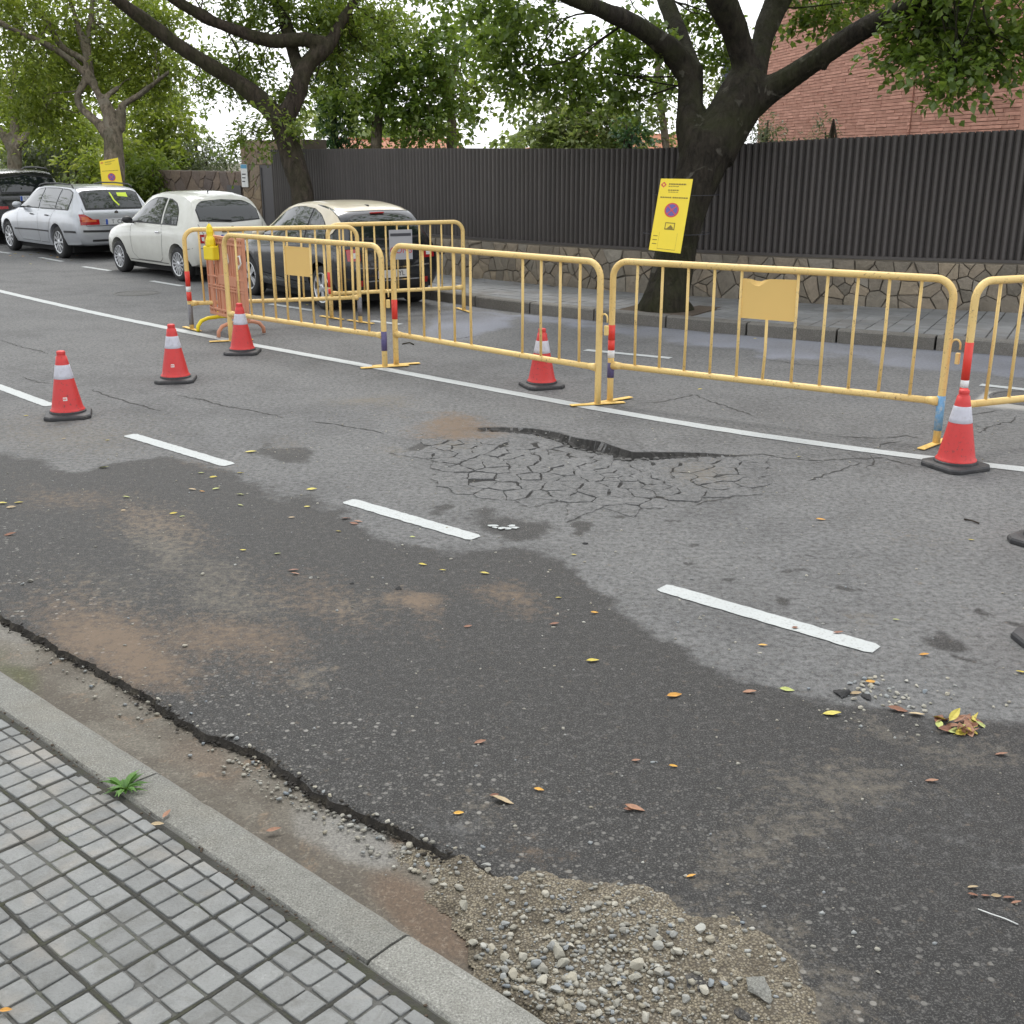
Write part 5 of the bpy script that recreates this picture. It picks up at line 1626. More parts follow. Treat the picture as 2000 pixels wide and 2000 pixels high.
# ---- big tree on the pavement
D = dep_of(BASE)
bz = BASE + Vector((0, 0, -.06))
kR = D / FOC
limbsR = [
 [(bz + Vector((0, .05, 0)), .40), (BASE + Vector((.0, .0, .10)), 47 * kR), (Q(1306, 565, D), 43 * kR), (Q(1322, 480, D), 39 * kR), (Q(1345, 400, D), 40 * kR), (Q(1375, 310, D), 50 * kR), (Q(1388, 275, D), 52 * kR)],
 [(1362, 320, D, 34), (1352, 260, D, 30), (1349, 205, D + .05, 25), (1348, 165, D + .1, 25), (1347, 135, D + .1, 27)],                        # left stem
 [(1347, 150, D + .1, 25), (1322, 112, D, 24), (1280, 75, D - .3, 20), (1235, 45, D - .7, 18), (1175, 20, D - 1.2, 16), (1060, -30, D - 2, 12), (900, -110, D - 2.6, 7)],
 [(1350, 140, D + .1, 22), (1335, 90, D + .4, 18), (1308, 20, D + .8, 18), (1280, -60, D + 1.4, 14), (1250, -220, D + 2, 7)],
 [(1385, 300, D, 52), (1420, 240, D, 48), (1450, 185, D, 48), (1465, 145, D, 38)],                                                            # main stem
 [(1462, 165, D, 32), (1450, 110, D - .1, 24), (1432, 50, D - .3, 26), (1405, -15, D - .6, 28), (1370, -150, D - 1, 20), (1340, -350, D - 1.4, 9)],
 [(1472, 155, D, 26), (1486, 95, D + .1, 20), (1500, 40, D + .2, 23), (1522, -15, D + .4, 22), (1570, -130, D + .8, 16), (1620, -330, D + 1.2, 8)],
 [(1496, 90, D + .2, 8), (1520, 40, D + .2, 9), (1545, -10, D + .2, 9)],
 [(1455, 205, D, 36), (1500, 178, D - .1, 28), (1545, 150, D - .3, 23), (1610, 107, D - .7, 21), (1680, 60, D - 1.1, 21), (1750, 25, D - 1.6, 19), (1830, -15, D - 2.2, 16), (1960, -80, D - 3, 11), (2100, -150, D - 3.6, 6)],
 [(1602, 118, D - .6, 17), (1612, 135, D - .7, 6)],
]
blobsR = [B(1010, 60, 13.6, 100, 60, 1500), B(1120, 150, 13.8, 90, 50, 1500), B(1010, 150, 14, 70, 42, 600), B(1220, 75, 13.6, 95, 65, 1300), B(1215, 165, 13.8, 65, 32, 700), B(1340, 60, 15.2, 55, 50, 500), B(1290, 150, 15.2, 36, 36, 260),
          B(1412, 95, 15.6, 32, 62, 600), B(1385, 20, 15.2, 45, 50, 500), B(960, 0, 12.6, 80, 50, 800),
          B(1100, -70, 12.6, 170, 60, 1400), B(1350, -110, 14.8, 220, 70, 1400), B(1610, 15, 14.4, 70, 24, 600), B(1560, 22, 14.6, 38, 24, 300), B(1700, -5, 13.6, 50, 22, 300),
          B(1795, 50, 11.6, 42, 40, 620), B(1745, 88, 11.8, 30, 16, 200), B(1775, 105, 11.6, 30, 20, 260), B(1885, 55, 11.4, 75, 44, 1000), B(1975, 55, 11.2, 45, 52, 700), B(1935, 105, 11.2, 48, 22, 420), B(1858, 128, 11.2, 36, 26, 420),
          B(1862, 163, 11.2, 20, 16, 170), B(1988, 133, 11.2, 14, 14, 100), B(1820, 0, 11.4, 70, 28, 500),
          B(1900, -70, 10.9, 200, 60, 1500), B(1650, -120, 13.2, 200, 70, 1300), B(1300, -420, 14, 520, 200, 3600, 2.6), B(1750, -380, 12, 420, 180, 3000, 2.4), B(1000, -330, 13, 330, 160, 2000, 2.2), B(2150, -60, 11, 160, 110, 1200)]
tR = tree('street_tree', 'big dark spreading tree with a notice leaning on its trunk', limbsR, blobsR, .092, 'leafR', 'bark1', 301, .024, .012, None, .016, clump=.20, slim=.34)
notice('no_parking_notice', [(1291, 348.7), (1353.6, 349.7), (1329, 495), (1267, 488)], [D - .62, D - .62, D - .60, D - .60], 'yellow no parking notice leaning on the big dark tree')
for v in (380, 455):
    c = Q(1330 + (420 - v) * .25, v, D); ring = [c + Vector((math.cos(q) * .40, math.sin(q) * .40, 0)) for q in np.linspace(0, 2 * math.pi, 20)]
    tag(tube('tie_cord', ring, .004, M['ink'], None, 5), 'thin cord round the big tree %s its yellow notice' % ('at the top of' if v == 380 else 'near the foot of'), 'cord')

# ---- dark leaning tree behind the two-tone car
T2 = Vector((-3.72, 19.2, ZF)); D2 = dep_of(T2); GT = 'street trees along the far pavement'
limbs2 = [
 [(T2 + Vector((.12, 0, -.08)), .27), (T2 + Vector((.08, 0, .3)), .21), (Q(592, 395, D2), .195), (Q(575, 320, D2), .185), (Q(556, 260, D2), .195), (Q(547, 225, D2), .20)],
 [(548, 240, D2, 20.4), (520, 205, D2, 18.7), (470, 165, D2 - .2, 17.0), (410, 128, D2 - .5, 15.3), (350, 90, D2 - .8, 14.4), (290, 45, D2 - 1.1, 13.6), (230, 0, D2 - 1.5, 12.8), (150, -70, D2 - 2, 8.5)],
 [(555, 235, D2, 20.4), (575, 195, D2, 18.7), (588, 150, D2, 17.8), (606, 118, D2, 15.3), (640, 92, D2, 14.4), (665, 45, D2 + .1, 10.2), (695, -5, D2 + .2, 8.5), (740, -90, D2 + .4, 5.1)],
 [(640, 88, D2, 12.8), (600, 78, D2 - .1, 13.6), (530, 80, D2 - .2, 12.8), (470, 62, D2 - .4, 11.9), (410, 38, D2 - .6, 11.0), (350, 5, D2 - .9, 11.0), (290, -40, D2 - 1.2, 7.6)],
 [(588, 150, D2, 12.8), (572, 100, D2 + .2, 11.9), (560, 50, D2 + .3, 11.9), (545, 0, D2 + .4, 10.2), (530, -80, D2 + .6, 6.8)],
]
blobs2 = [B(450, 105, 19.4, 90, 40, 700), B(500, 20, 19.2, 100, 40, 1000), B(620, 30, 19.3, 80, 40, 900), B(500, 135, 19.8, 55, 30, 350), B(420, 165, 19.8, 60, 28, 350), B(560, 175, 19.2, 30, 40, 350), B(545, 235, 18.6, 26, 30, 330),
          B(490, 250, 19.4, 22, 16, 160), B(475, 275, 19.6, 20, 12, 110), B(680, 60, 19.5, 60, 50, 800), B(600, -60, 19, 200, 60, 1600), B(420, -90, 18.5, 200, 70, 1600), B(520, -300, 18.8, 380, 170, 3600, 3), B(650, 130, 19.6, 40, 50, 500), B(740, 60, 19.8, 60, 60, 700)]
tree('street_tree', 'dark leaning forked tree behind the two-tone car', limbs2, [(c, r, int(n * 1.6)) for c, r, n in blobs2], .10, 'leafD', 'bark2', 302, .034, .014, GT, .02, clump=.28, slim=.26)

# ---- pale forked tree with the second notice
T3 = Vector((-8.75, 25.0, ZF)); D3 = dep_of(T3)
limbs3 = [
 [(T3, .28), (Q(222, 400, D3), .23), (Q(224, 340, D3), .21), (Q(222, 290, D3), .205), (Q(219, 255, D3), .21)],
 [(205, 262, D3, 9.9), (190, 240, D3, 8.1), (160, 212, D3, 7.4), (152, 190, D3, 6.8), (162, 165, D3, 7.4), (168, 150, D3, 6.8)],
 [(218, 255, D3, 10.5), (205, 215, D3, 8.1), (190, 180, D3, 7.4), (172, 152, D3, 7.4), (140, 120, D3 - .2, 6.8), (100, 92, D3 - .5, 6.2), (50, 68, D3 - .9, 5.6), (0, 45, D3 - 1.3, 5.6), (-60, 10, D3 - 1.8, 3.7)],
 [(175, 155, D3, 6.8), (165, 120, D3, 5.6), (120, 90, D3, 6.8), (95, 45, D3, 5.6), (70, 10, D3, 5.0), (50, -40, D3, 3.7)],
 [(185, 165, D3, 6.8), (168, 110, D3 + .2, 5.6), (155, 60, D3 + .3, 5.6), (138, 0, D3 + .3, 5.6), (130, -60, D3 + .4, 3.7)],
 [(180, 150, D3 + .2, 5.6), (172, 80, D3 + .3, 5.6), (178, 30, D3 + .4, 5.6), (184, -30, D3 + .5, 4.3)],
 [(225, 255, D3, 9.9), (215, 210, D3, 7.4), (208, 190, D3, 6.8), (232, 170, D3 + .1, 5.0)],
 [(235, 255, D3, 9.3), (238, 225, D3, 8.1), (240, 205, D3, 6.8), (265, 190, D3, 5.6), (290, 172, D3 - .2, 5.0), (330, 140, D3 - .5, 3.7)],
]
blobs3 = [B(60, 150, 25, 80, 60, 900), B(40, 60, 24, 80, 60, 900), B(150, 60, 25.5, 90, 70, 1200), B(260, 90, 25, 70, 60, 1100), B(300, 30, 24.5, 70, 50, 800), B(230, 30, 26, 90, 60, 900), B(280, 150, 25, 55, 35, 700), B(120, 130, 26.5, 70, 60, 700),
          B(210, 130, 26, 60, 50, 700), B(90, 215, 26, 60, 40, 600), B(340, 110, 24.6, 40, 40, 400), B(150, -80, 25, 260, 90, 2400, 3), B(30, -40, 24, 120, 80, 1000)]
tree('street_tree', 'pale barked forked tree behind the silver estate car', limbs3, [(c, r, int(n * 2.1)) for c, r, n in blobs3], .125, 'leafY', 'bark3', 303, .04, .012, GT, .022, clump=.36, slim=.24)
notice('no_parking_notice', [(194, 315), (230, 308), (241, 367), (199.5, 363)], [D3 - .5, D3 - .5, D3 - .48, D3 - .48], 'yellow no parking notice on the pale tree behind the silver car', False)

# ---- far left tree
T4 = Vector((-13.6, 31.5, ZF)); D4 = dep_of(T4)
limbs4 = [[(T4, .28), (Q(27, 400, D4), .20), (Q(28, 330, D4), .175), (Q(28, 285, D4), .19)],
          [(22, 290, D4, 10.5), (5, 262, D4, 8.1), (-20, 240, D4, 6.8), (-50, 215, D4, 5.6)], [(28, 285, D4, 10.5), (28, 240, D4, 8.1), (26, 190, D4, 6.8), (30, 120, D4, 5.6)], [(36, 285, D4, 9.9), (60, 255, D4, 8.1), (80, 225, D4, 6.2), (105, 190, D4, 4.3)]]
blobs4 = [B(30, 200, 31, 70, 45, 700), B(90, 190, 31.5, 55, 45, 500), B(-30, 180, 31, 60, 60, 500), B(60, 120, 32, 90, 60, 800), B(20, 40, 32, 120, 80, 900), B(105, 245, 31, 28, 26, 250)]
tree('street_tree', 'round headed tree behind the black estate car', limbs4, blobs4, .17, 'leafY', 'bark3', 304, .05, .012, GT, .03, clump=.42, slim=.26)

# ---- greenery behind: hedges and shrubs on the left
def shrub(name, label, blobs, size, mat, seed, cat='shrub', stems=None, group=None, **kw):
    root = empty(name); tag(root, label, cat, group)
    c = blobs[0][0]
    geos = []
    rnd = random.Random(seed)
    for k in range(stems or 7):
        b = rnd.choice(blobs); x = Vector(b[0]); g0 = Vector((x.x + rnd.uniform(-.3, .3), x.y + rnd.uniform(-.3, .3), 0))
        geos.append(tube_geo([g0, g0.lerp(x, .5) + Vector((rnd.uniform(-.2, .2), rnd.uniform(-.2, .2), 0)), x], [.05, .035, .012], 6))
    V, F = merge_geo(geos); mesh('stems', V, F, M['bark2'], root, True)
    crown(root, blobs, size, M[mat], seed, 'foliage', **kw)
    return root
shrub('garden_shrub', 'grey green shrub behind the black estate car', [B(100, 300, 33, 80, 60, 2200), B(60, 330, 33, 70, 50, 1500), B(150, 330, 32.5, 60, 45, 1200)], .12, 'leafO', 401, clump=.3)
shrub('garden_shrub', 'bright green shrub left of the pale forked tree', [B(170, 260, 31, 60, 50, 1300), B(130, 240, 31.5, 55, 40, 900), B(180, 320, 30, 50, 50, 1200)], .15, 'leafY', 402, clump=.36, slim=.26)
shrub('garden_shrub', 'leafy green shrub between the pale tree and the stone wall', [B(290, 250, 28, 60, 60, 1600), B(330, 290, 27.5, 50, 45, 1200), B(270, 330, 27, 50, 60, 1400), B(300, 200, 28.5, 50, 50, 1000), B(330, 230, 28, 35, 40, 600), B(270, 400, 26.5, 60, 40, 700)], .16, 'leafY', 403, clump=.36, slim=.22)
shrub('garden_shrub', 'darker drooping shrub against the brown boundary wall', [B(275, 345, 26, 40, 45, 1100), B(310, 330, 26.2, 35, 35, 800), B(250, 370, 26, 30, 40, 600)], .17, 'leafD', 404, clump=.36, slim=.17)
shrub('olive_shrub', 'silvery olive shrub above the brown boundary wall', [B(400, 305, 27.5, 40, 34, 1100), B(440, 318, 27, 34, 22, 700), B(370, 315, 28, 34, 28, 700), B(405, 275, 27.8, 24, 20, 260)], .11, 'leafO', 405, clump=.3, slim=.16)
shrub('sparse_tree', 'sparse pale tree over the boundary wall', [B(370, 225, 30, 36, 40, 300), B(345, 180, 30, 40, 30, 260), B(360, 275, 29.5, 26, 26, 200)], .13, 'leafP', 406, 'tree', clump=.3)
shrub('hedge_bank', 'broad green tree bank closing the street beyond the parked cars', [B(40, 240, 48, 170, 110, 2600), B(200, 180, 46, 130, 120, 2600), B(-120, 200, 46, 150, 150, 1600), B(120, 330, 44, 180, 50, 2200), B(-60, 330, 42, 120, 60, 1200), B(300, 300, 42, 60, 60, 900)], .30, 'leafY', 407, 'trees', clump=.7, slim=.32)

# ---- behind the fence
def cyp():
    root = empty('cypress'); tag(root, 'columnar cypress behind the dark fence', 'tree')
    c = Q(655, 280, 25); c.z = 0
    tube('trunk', [c, c + Vector((0, 0, 4.5))], [.12, .04], M['bark2'], root, 8)
    bl = []
    for k in range(9):
        z = .9 + k * .62; w = .62 * (1 - max(0, k - 4) * .13)
        bl.append(((c.x, c.y, z), (w, w, .55), 1500))
    V, F, t = leaf_cloud(bl, .12, 501, droop=-1.3, clump=.16, slim=.13)
    o = np_mesh('foliage', V, F, M['leafC'], root); attr(o, 'tint', t)
cyp()
GB = 'garden trees behind the dark fence'
tree('garden_tree', 'leafy green garden tree beside the cypress', [[(735, 330, 24, 12), (735, 260, 24, 11), (742, 200, 24, 10), (760, 120, 24, 8), (770, 30, 24, 6)], [(740, 200, 24, 8), (800, 120, 24, 6), (850, 60, 24, 4)]],
     [B(770, 90, 23.5, 90, 70, 1900), B(720, 160, 23.6, 60, 60, 1100), B(820, 160, 23.4, 65, 60, 1300), B(790, 225, 23.6, 60, 40, 850), B(860, 80, 23, 60, 60, 1000), B(700, 60, 24, 60, 70, 900), B(740, 250, 24.4, 40, 26, 350), B(870, 190, 23.2, 45, 45, 500), B(850, 240, 23.3, 40, 28, 300), B(800, -60, 23, 160, 90, 1700), B(665, 190, 23.8, 40, 60, 600)], .14, 'leafG', 'bark3', 411, .05, .01, GB, clump=.3, slim=.3)
tree('garden_tree', 'thin grey stemmed garden tree near the gap of bright sky', [[(882, 330, 25, 11), (882, 240, 25, 10), (880, 180, 25, 8), (890, 90, 25, 5)]],
     [B(900, 200, 25, 45, 40, 330), B(930, 170, 25, 40, 35, 280), B(910, 120, 25, 50, 50, 480), B(930, 50, 24.5, 60, 50, 700), B(870, 260, 25, 34, 20, 180), B(955, 140, 25, 35, 40, 200)], .13, 'leafD', 'bark3', 412, .05, .008, GB, clump=.3)
tree('garden_tree', 'pale green garden tree in front of the distant tiled roof', [[(1122, 330, 28, 9), (1120, 260, 28, 8), (1118, 200, 28, 7), (1110, 120, 28, 5)]],
     [B(1080, 250, 28, 60, 34, 800), B(1150, 255, 28, 60, 32, 800), B(1120, 210, 28, 60, 34, 650), B(1190, 220, 28, 50, 40, 550), B(1060, 215, 28.4, 50, 30, 330), B(1040, 190, 28.6, 46, 30, 240), B(1220, 260, 27.6, 40, 26, 450), B(1100, 275, 27.6, 70, 14, 500), B(1030, 275, 28, 40, 14, 200)], .16, 'leafP', 'bark3', 413, .05, .008, GB, clump=.34)
tree('garden_tree', 'spindly pale garden tree left of the big trunk', [[(1306, 330, 24, 8), (1298, 260, 24, 8), (1288, 190, 24, 7), (1284, 120, 24, 6), (1286, 40, 24, 4)]],
     [B(1270, 190, 24, 45, 50, 260), B(1320, 180, 24.5, 40, 60, 300), B(1300, 250, 24, 40, 34, 220), B(1250, 230, 24.4, 40, 40, 220), B(1385, 200, 25, 26, 50, 260), B(1390, 130, 25, 24, 40, 240), B(1360, 255, 25, 30, 25, 160)], .115, 'leafP', 'bark3', 414, .05, .008, GB, clump=.3)
shrub('garden_shrub', 'teal green shrub topping the dark fence', [B(1235, 262, 22, 22, 22, 380), B(1225, 240, 22, 16, 14, 140)], .10, 'leafC', 421, clump=.2)
shrub('olive_shrub', 'silvery shrub above the fence before the brick house', [B(1490, 262, 17, 26, 24, 600), B(1500, 236, 17, 18, 12, 130), B(1560, 270, 16.6, 26, 10, 200)], .075, 'leafO', 422, clump=.17, slim=.14)
shrub('olive_shrub', 'thin silvery sprig above the fence before the brick house', [B(1612, 258, 16.2, 14, 20, 150), B(1628, 232, 16.2, 10, 14, 60)], .07, 'leafO', 423, clump=.15, slim=.16)
# fill of distant greenery, seen through the gaps
shrub('distant_trees', 'hazy distant trees behind the garden fence', [B(760, 250, 60, 130, 40, 1100), B(640, 220, 62, 100, 60, 800), B(1150, 272, 64, 170, 20, 1000)], .4, 'leafP', 431, 'trees', clump=.8)

# ---- unseen street trees added behind and beside the viewer, for shade and window reflections
for k, (x, y) in enumerate(((-8.4, 7.4), (-3.0, -2.2), (-15.0, 13.2), (-21.5, 19.2), (-28.5, 26.0))):
    g = Vector((x, y, ZK)); sd = 600 + k
    rnd = random.Random(sd)
    stem = [(g, .30), (g + Vector((.05, .02, 1.2)), .23), (g + Vector((.1, 0, 2.6)), .22)]
    L = [stem] + [[(g + Vector((.1, 0, 2.4)), .15), (g + Vector((math.cos(a) * 1.2, math.sin(a) * 1.2, 4.0)), .11), (g + Vector((math.cos(a) * 2.6, math.sin(a) * 2.6, 5.6)), .06)] for a in (.3, 2.2, 4.3)]
    if k == 1: bl = [((x + 2.2 + rnd.uniform(-4.2, 4.2), y + 3.6 + rnd.uniform(-4.2, 4.2), rnd.uniform(4.9, 8.5)), (1.4, 1.4, .8), 420) for _ in range(26)]  # wide crown overhead, added to darken the foreground
    elif k < 2: bl = [((x + rnd.uniform(-2.4, 2.4), y + rnd.uniform(-2.4, 2.4), 5.6 + rnd.uniform(-.4, 1.8)), (1.5, 1.5, .9), 700) for _ in range(9)]
    else: bl = [((x + 2.4 + rnd.uniform(-4.6, 4.6), y + 2.7 + rnd.uniform(-4.6, 4.6), rnd.uniform(4.4, 12.0)), (1.5, 1.5, 1.0), 380) for _ in range(24)]  # wide tall crowns, shaped to appear in the car windows
    tree('street_tree', ['first street tree along the near kerb from the weed', 'street tree on the near pavement behind the viewer', 'second street tree along the near kerb from the weed', 'third street tree along the near kerb from the weed', 'fourth street tree along the near kerb from the weed'][k], L, bl, .15, 'leafD', 'bark2', sd, .06, .012, 'street trees along the near pavement', .03, clump=.36, slim=.3)
# ================================================================ CARS
def mat_car(name, col, metal=0.0, rough=.28, dusty=.22):
    m, nt, b = new_mat(name)
    pos = geo_pos(nt)
    c = mixc(nt, noise(nt, 2.5, 4, .6, pos), tuple(x * .95 for x in col), col)
    dust = ramp(nt, noise(nt, 5, 5, .7, pos), [(.4, 0), (.75, dusty)])
    c = mixc(nt, dust, c, (.30, .27, .23))
    nt.links.new(c, b.inputs['Base Color'])
    b.inputs['Metallic'].default_value = metal; b.inputs['Roughness'].default_value = rough
    b.inputs['Coat Weight'].default_value = .7; b.inputs['Coat Roughness'].default_value = .06
    return m
M['white_car'] = mat_car('white_car_paint', (.66, .66, .61))
M['silver_car'] = mat_car('silver_car_paint', (.47, .49, .53), .35, .32)
M['dark_car'] = mat_car('dark_grey_paint', (.010, .013, .019), .2, .22, .05)
M['black_car'] = mat_car('black_car_paint', (.012, .013, .017), .1, .22, .06)
M['cream'] = mat_car('cream_roof_paint', (.62, .55, .42))
def mat_glass():
    m, nt, b = new_mat('car_glass')
    b.inputs['Base Color'].default_value = (.012, .016, .017, 1); b.inputs['Roughness'].default_value = .04
    b.inputs['Specular IOR Level'].default_value = .6
    b.inputs['Coat Weight'].default_value = .35; b.inputs['Coat Roughness'].default_value = .02
    n = noise(nt, 1.3, 2, .5, geo_pos(nt)); bump(nt, b, n, .03, .05)
    return m
M['glass'] = mat_glass()
M['tyre'] = simple('tyre', (.022, .022, .023), .8, var=.25, scale=20, bumps=.3, bscale=60)
M['rim'] = simple('alloy_rim', (.58, .59, .61), .32, .75, var=.1, scale=12)
M['arch'] = simple('wheel_arch', (.008, .008, .008), .9, var=.2)
M['trim'] = simple('black_trim', (.022, .022, .024), .5, var=.2)
M['tail'] = simple('tail_lamp', (.38, .012, .015), .15, var=.1, coat=.8)
M['amber'] = simple('amber_lamp', (.62, .14, .05), .15, var=.1, coat=.8)
M['chrome'] = simple('chrome', (.7, .7, .72), .12, 1.0, var=.03)
M['plate'] = simple('number_plate', (.66, .67, .68), .4, var=.04)
M['plateb'] = simple('plate_blue', (.03, .09, .40), .4, var=.04)
M['seat'] = simple('seat_fabric', (.05, .05, .055), .9, var=.2)
def rowinterp(st, k=7):
    """smooth the station table"""
    out = []
    for i in range(len(st) - 1):
        p0 = st[max(i - 1, 0)]; p1 = st[i]; p2 = st[i + 1]; p3 = st[min(i + 2, len(st) - 1)]
        for q in range(k):
            t = q / k; row = []
            for c in range(8):
                if c == 0: row.append(p1[0] + (p2[0] - p1[0]) * t); continue
                h = p2[0] - p1[0]
                m1 = (p2[c] - p0[c]) / max(1e-6, p2[0] - p0[0]) * h; m2 = (p3[c] - p1[c]) / max(1e-6, p3[0] - p1[0]) * h
                row.append((2 * t ** 3 - 3 * t * t + 1) * p1[c] + (t ** 3 - 2 * t * t + t) * m1 + (3 * t * t - 2 * t ** 3) * p2[c] + (t ** 3 - t * t) * m2)
            out.append(row)
    out.append(list(st[-1]))
    return out
def section(r):
    x, zb, zw, zt, wl, wm, wb, wt = r
    zm = zb + (zw - zb) * .52
    h = zt - zw
    pts = [(0, zb), (wl * .8, zb), (wl, zb + .03), (wm * .985, zb + (zw - zb) * .26), (wm, zm), (wm * .992, zb + (zw - zb) * .76), (wb + (wm - wb) * .55, zw - .045), (wb, zw),
           (wb + (wt - wb) * .22, zw + h * .28), (wb + (wt - wb) * .52, zw + h * .56), (wt + (wb - wt) * .17, zw + h * .80), (wt, zw + h * .92), (wt * .84, zw + h * .975), (wt * .45, zw + h * .995), (0, zt)]
    return pts
def loft(st):
    rows = rowinterp(st)
    V = []; n = None
    for r in rows:
        s = section(r); full = s + [(-y, z) for y, z in reversed(s[1:-1])]
        n = len(full)
        V += [(r[0], y, z) for y, z in full]
    m = len(rows)
    F = [(i * n + k, i * n + (k + 1) % n, (i + 1) * n + (k + 1) % n, (i + 1) * n + k) for i in range(m - 1) for k in range(n)]
    F += [tuple(range(n - 1, -1, -1)), tuple((m - 1) * n + k for k in range(n))]
    F = [tuple(reversed(f)) for f in F]
    return V, F
def car(name, label, mat, st, axles, R_, track, wheel_kind, rl_contact, heading, scale=1.0):
    root = empty(name); tag(root, label, 'car', 'cars parked along the far kerb')
    V, F = loft(st)
    bmh = bmesh.new()
    me = bpy.data.meshes.new('body'); me.from_pydata(V, [], F); me.update()
    t = bpy.data.objects.new('tmp', me); COL.objects.link(t)
    bvh = BVHTree.FromPolygons([Vector(v) for v in V], F)
    # wheel openings
    cutters = []
    for ax in axles:
        cm = bpy.data.meshes.new('cut'); bm = bmesh.new()
        bmesh.ops.create_cone(bm, cap_ends=True, segments=40, radius1=R_ + .045, radius2=R_ + .045, depth=.32 if False else 3.0, matrix=Matrix.Translation((ax, 0, R_ + .012)) @ Matrix.Rotation(math.pi / 2, 4, 'X'))
        bm.to_mesh(cm); bm.free()
        c = bpy.data.objects.new('cut', cm); COL.objects.link(c); cutters.append(c)
        md = t.modifiers.new('b', 'BOOLEAN'); md.operation = 'DIFFERENCE'; md.object = c; md.solver = 'EXACT'
    dg = bpy.context.evaluated_depsgraph_get(); dg.update()
    nm = bpy.data.meshes.new_from_object(t.evaluated_get(dg)); nm.name = 'body'
    bpy.data.objects.remove(t)
    for c in cutters: bpy.data.objects.remove(c)
    nm.materials.clear()
    body = link('body', nm, mat, root, True)
    try: nm.set_sharp_from_angle(angle=R(38))
    except Exception: pass
    # dark liners inside the arches and underbody
    half = max(r[5] for r in st)
    bm = bmesh.new(); bm_box(bm, ((axles[0] + axles[1]) / 2, 0, .30), (axles[1] - axles[0] + 2 * R_ + .1, 2 * half - .36, .36)); from_bm('underbody', bm, M['arch'], root)
    # wheels
    def wheel():
        w = .19
        prof = [(R_ * .62, -w / 2 + .02), (R_ * .66, -w / 2 + .005), (R_ * .86, -w / 2), (R_ * .96, -w / 2 + .015), (R_, -w / 2 + .04), (R_, w / 2 - .04), (R_ * .96, w / 2 - .015), (R_ * .86, w / 2), (R_ * .66, w / 2 - .005), (R_ * .62, w / 2 - .02)]
        Vw, Fw = lathe_geo(prof, 32)
        ty = mesh('wheel', Vw, Fw, M['tyre'], root, True)
        g = [lathe_geo([(R_ * .70, w / 2 - .006), (R_ * .68, w / 2 + .002), (R_ * .63, w / 2 - .006), (R_ * .62, w / 2 - .05), (R_ * .58, -w / 2 + .03)], 32), lathe_geo([(R_ * .17, w / 2 - .03), (R_ * .17, w / 2 - .008), (R_ * .10, w / 2), (0, w / 2 + .001)], 16)]
        ns, wid, pair = {'many': (14, .016, 0), 'ten': (10, .022, 0), 'five': (5, .026, .16)}[wheel_kind]
        for k in range(ns):
            for sg in ((-1, 1) if pair else (0,)):
                q = 2 * math.pi * k / ns + sg * pair
                q2 = 2 * math.pi * k / ns + sg * pair * .6
                a = Vector((math.cos(q2) * R_ * .12, math.sin(q2) * R_ * .12, w / 2 - .018)); b = Vector((math.cos(q) * R_ * .65, math.sin(q) * R_ * .65, w / 2 - .012))
                d = (b - a).normalized(); s = Vector((-d.y, d.x, 0))
                vv = [a + s * wid * .8, a - s * wid * .8, b - s * wid, b + s * wid]
                vv = [x + Vector((0, 0, .008)) for x in vv] + [x - Vector((0, 0, .02)) for x in vv]
                g.append((vv, [(0, 1, 2, 3), (0, 4, 5, 1), (1, 5, 6, 2), (2, 6, 7, 3), (3, 7, 4, 0)]))
        v2, f2 = merge_geo(g); mesh('rim', v2, f2, M['rim'], ty)
        vd, fd = lathe_geo([(R_ * .60, 0), (0, 0)], 24); mesh('brake_disc', vd, fd, M['arch'], ty)
        return ty
    w0 = None
    for ax in axles:
        for sg in (1, -1):
            if w0 is None: w = w0 = wheel()
            else: w = copy_tree(w0, root)
            w.matrix_local = Matrix.Translation((ax, sg * (track / 2), R_)) @ Matrix.Rotation(-sg * math.pi / 2, 4, 'X') @ Matrix.Rotation(random.uniform(0, 1), 4, 'Z')
    # ---- patches laid on the body by projection
    def hit_side(x, z, sg):
        h = bvh.ray_cast(Vector((x, sg * 3, z)), Vector((0, -sg, 0)))
        return (h[0], h[1]) if h[0] is not None else None
    def hit_rear(y, z):
        h = bvh.ray_cast(Vector((-4, y, z)), Vector((1, 0, 0)))
        return (h[0], h[1]) if h[0] is not None else None
    def hit_front(y, z):
        h = bvh.ray_cast(Vector((6, y, z)), Vector((-1, 0, 0)))
        return (h[0], h[1]) if h[0] is not None else None
    def patch(nm_, hit, xs, lo, hi, mat_, off=.004, rows=8, parent=None):
        """xs: sample positions; lo/hi: functions of x giving the lower and upper edge"""
        V = []; F = []; ok = True
        for x in xs:
            for k in range(rows + 1):
                z = lo(x) + (hi(x) - lo(x)) * k / rows
                h_ = hit(x, z)
                if h_ is None: V.append(V[-1] if V else Vector((0, 0, 0))); continue
                nn = h_[1]; c_ = h_[0]
                dirv = Vector((-1, 0, 0)) if hit is hit_rear else (Vector((1, 0, 0)) if hit is hit_front else Vector((0, 1 if c_.y > 0 else -1, 0)))
                if nn.dot(dirv) < 0: nn = -nn
                V.append(c_ + nn * off)
        r1 = rows + 1
        for i in range(len(xs) - 1):
            for k in range(rows): F.append((i * r1 + k, i * r1 + k + 1, (i + 1) * r1 + k + 1, (i + 1) * r1 + k))
        o = mesh(nm_, V, F, mat_, parent or root, True)
        return o
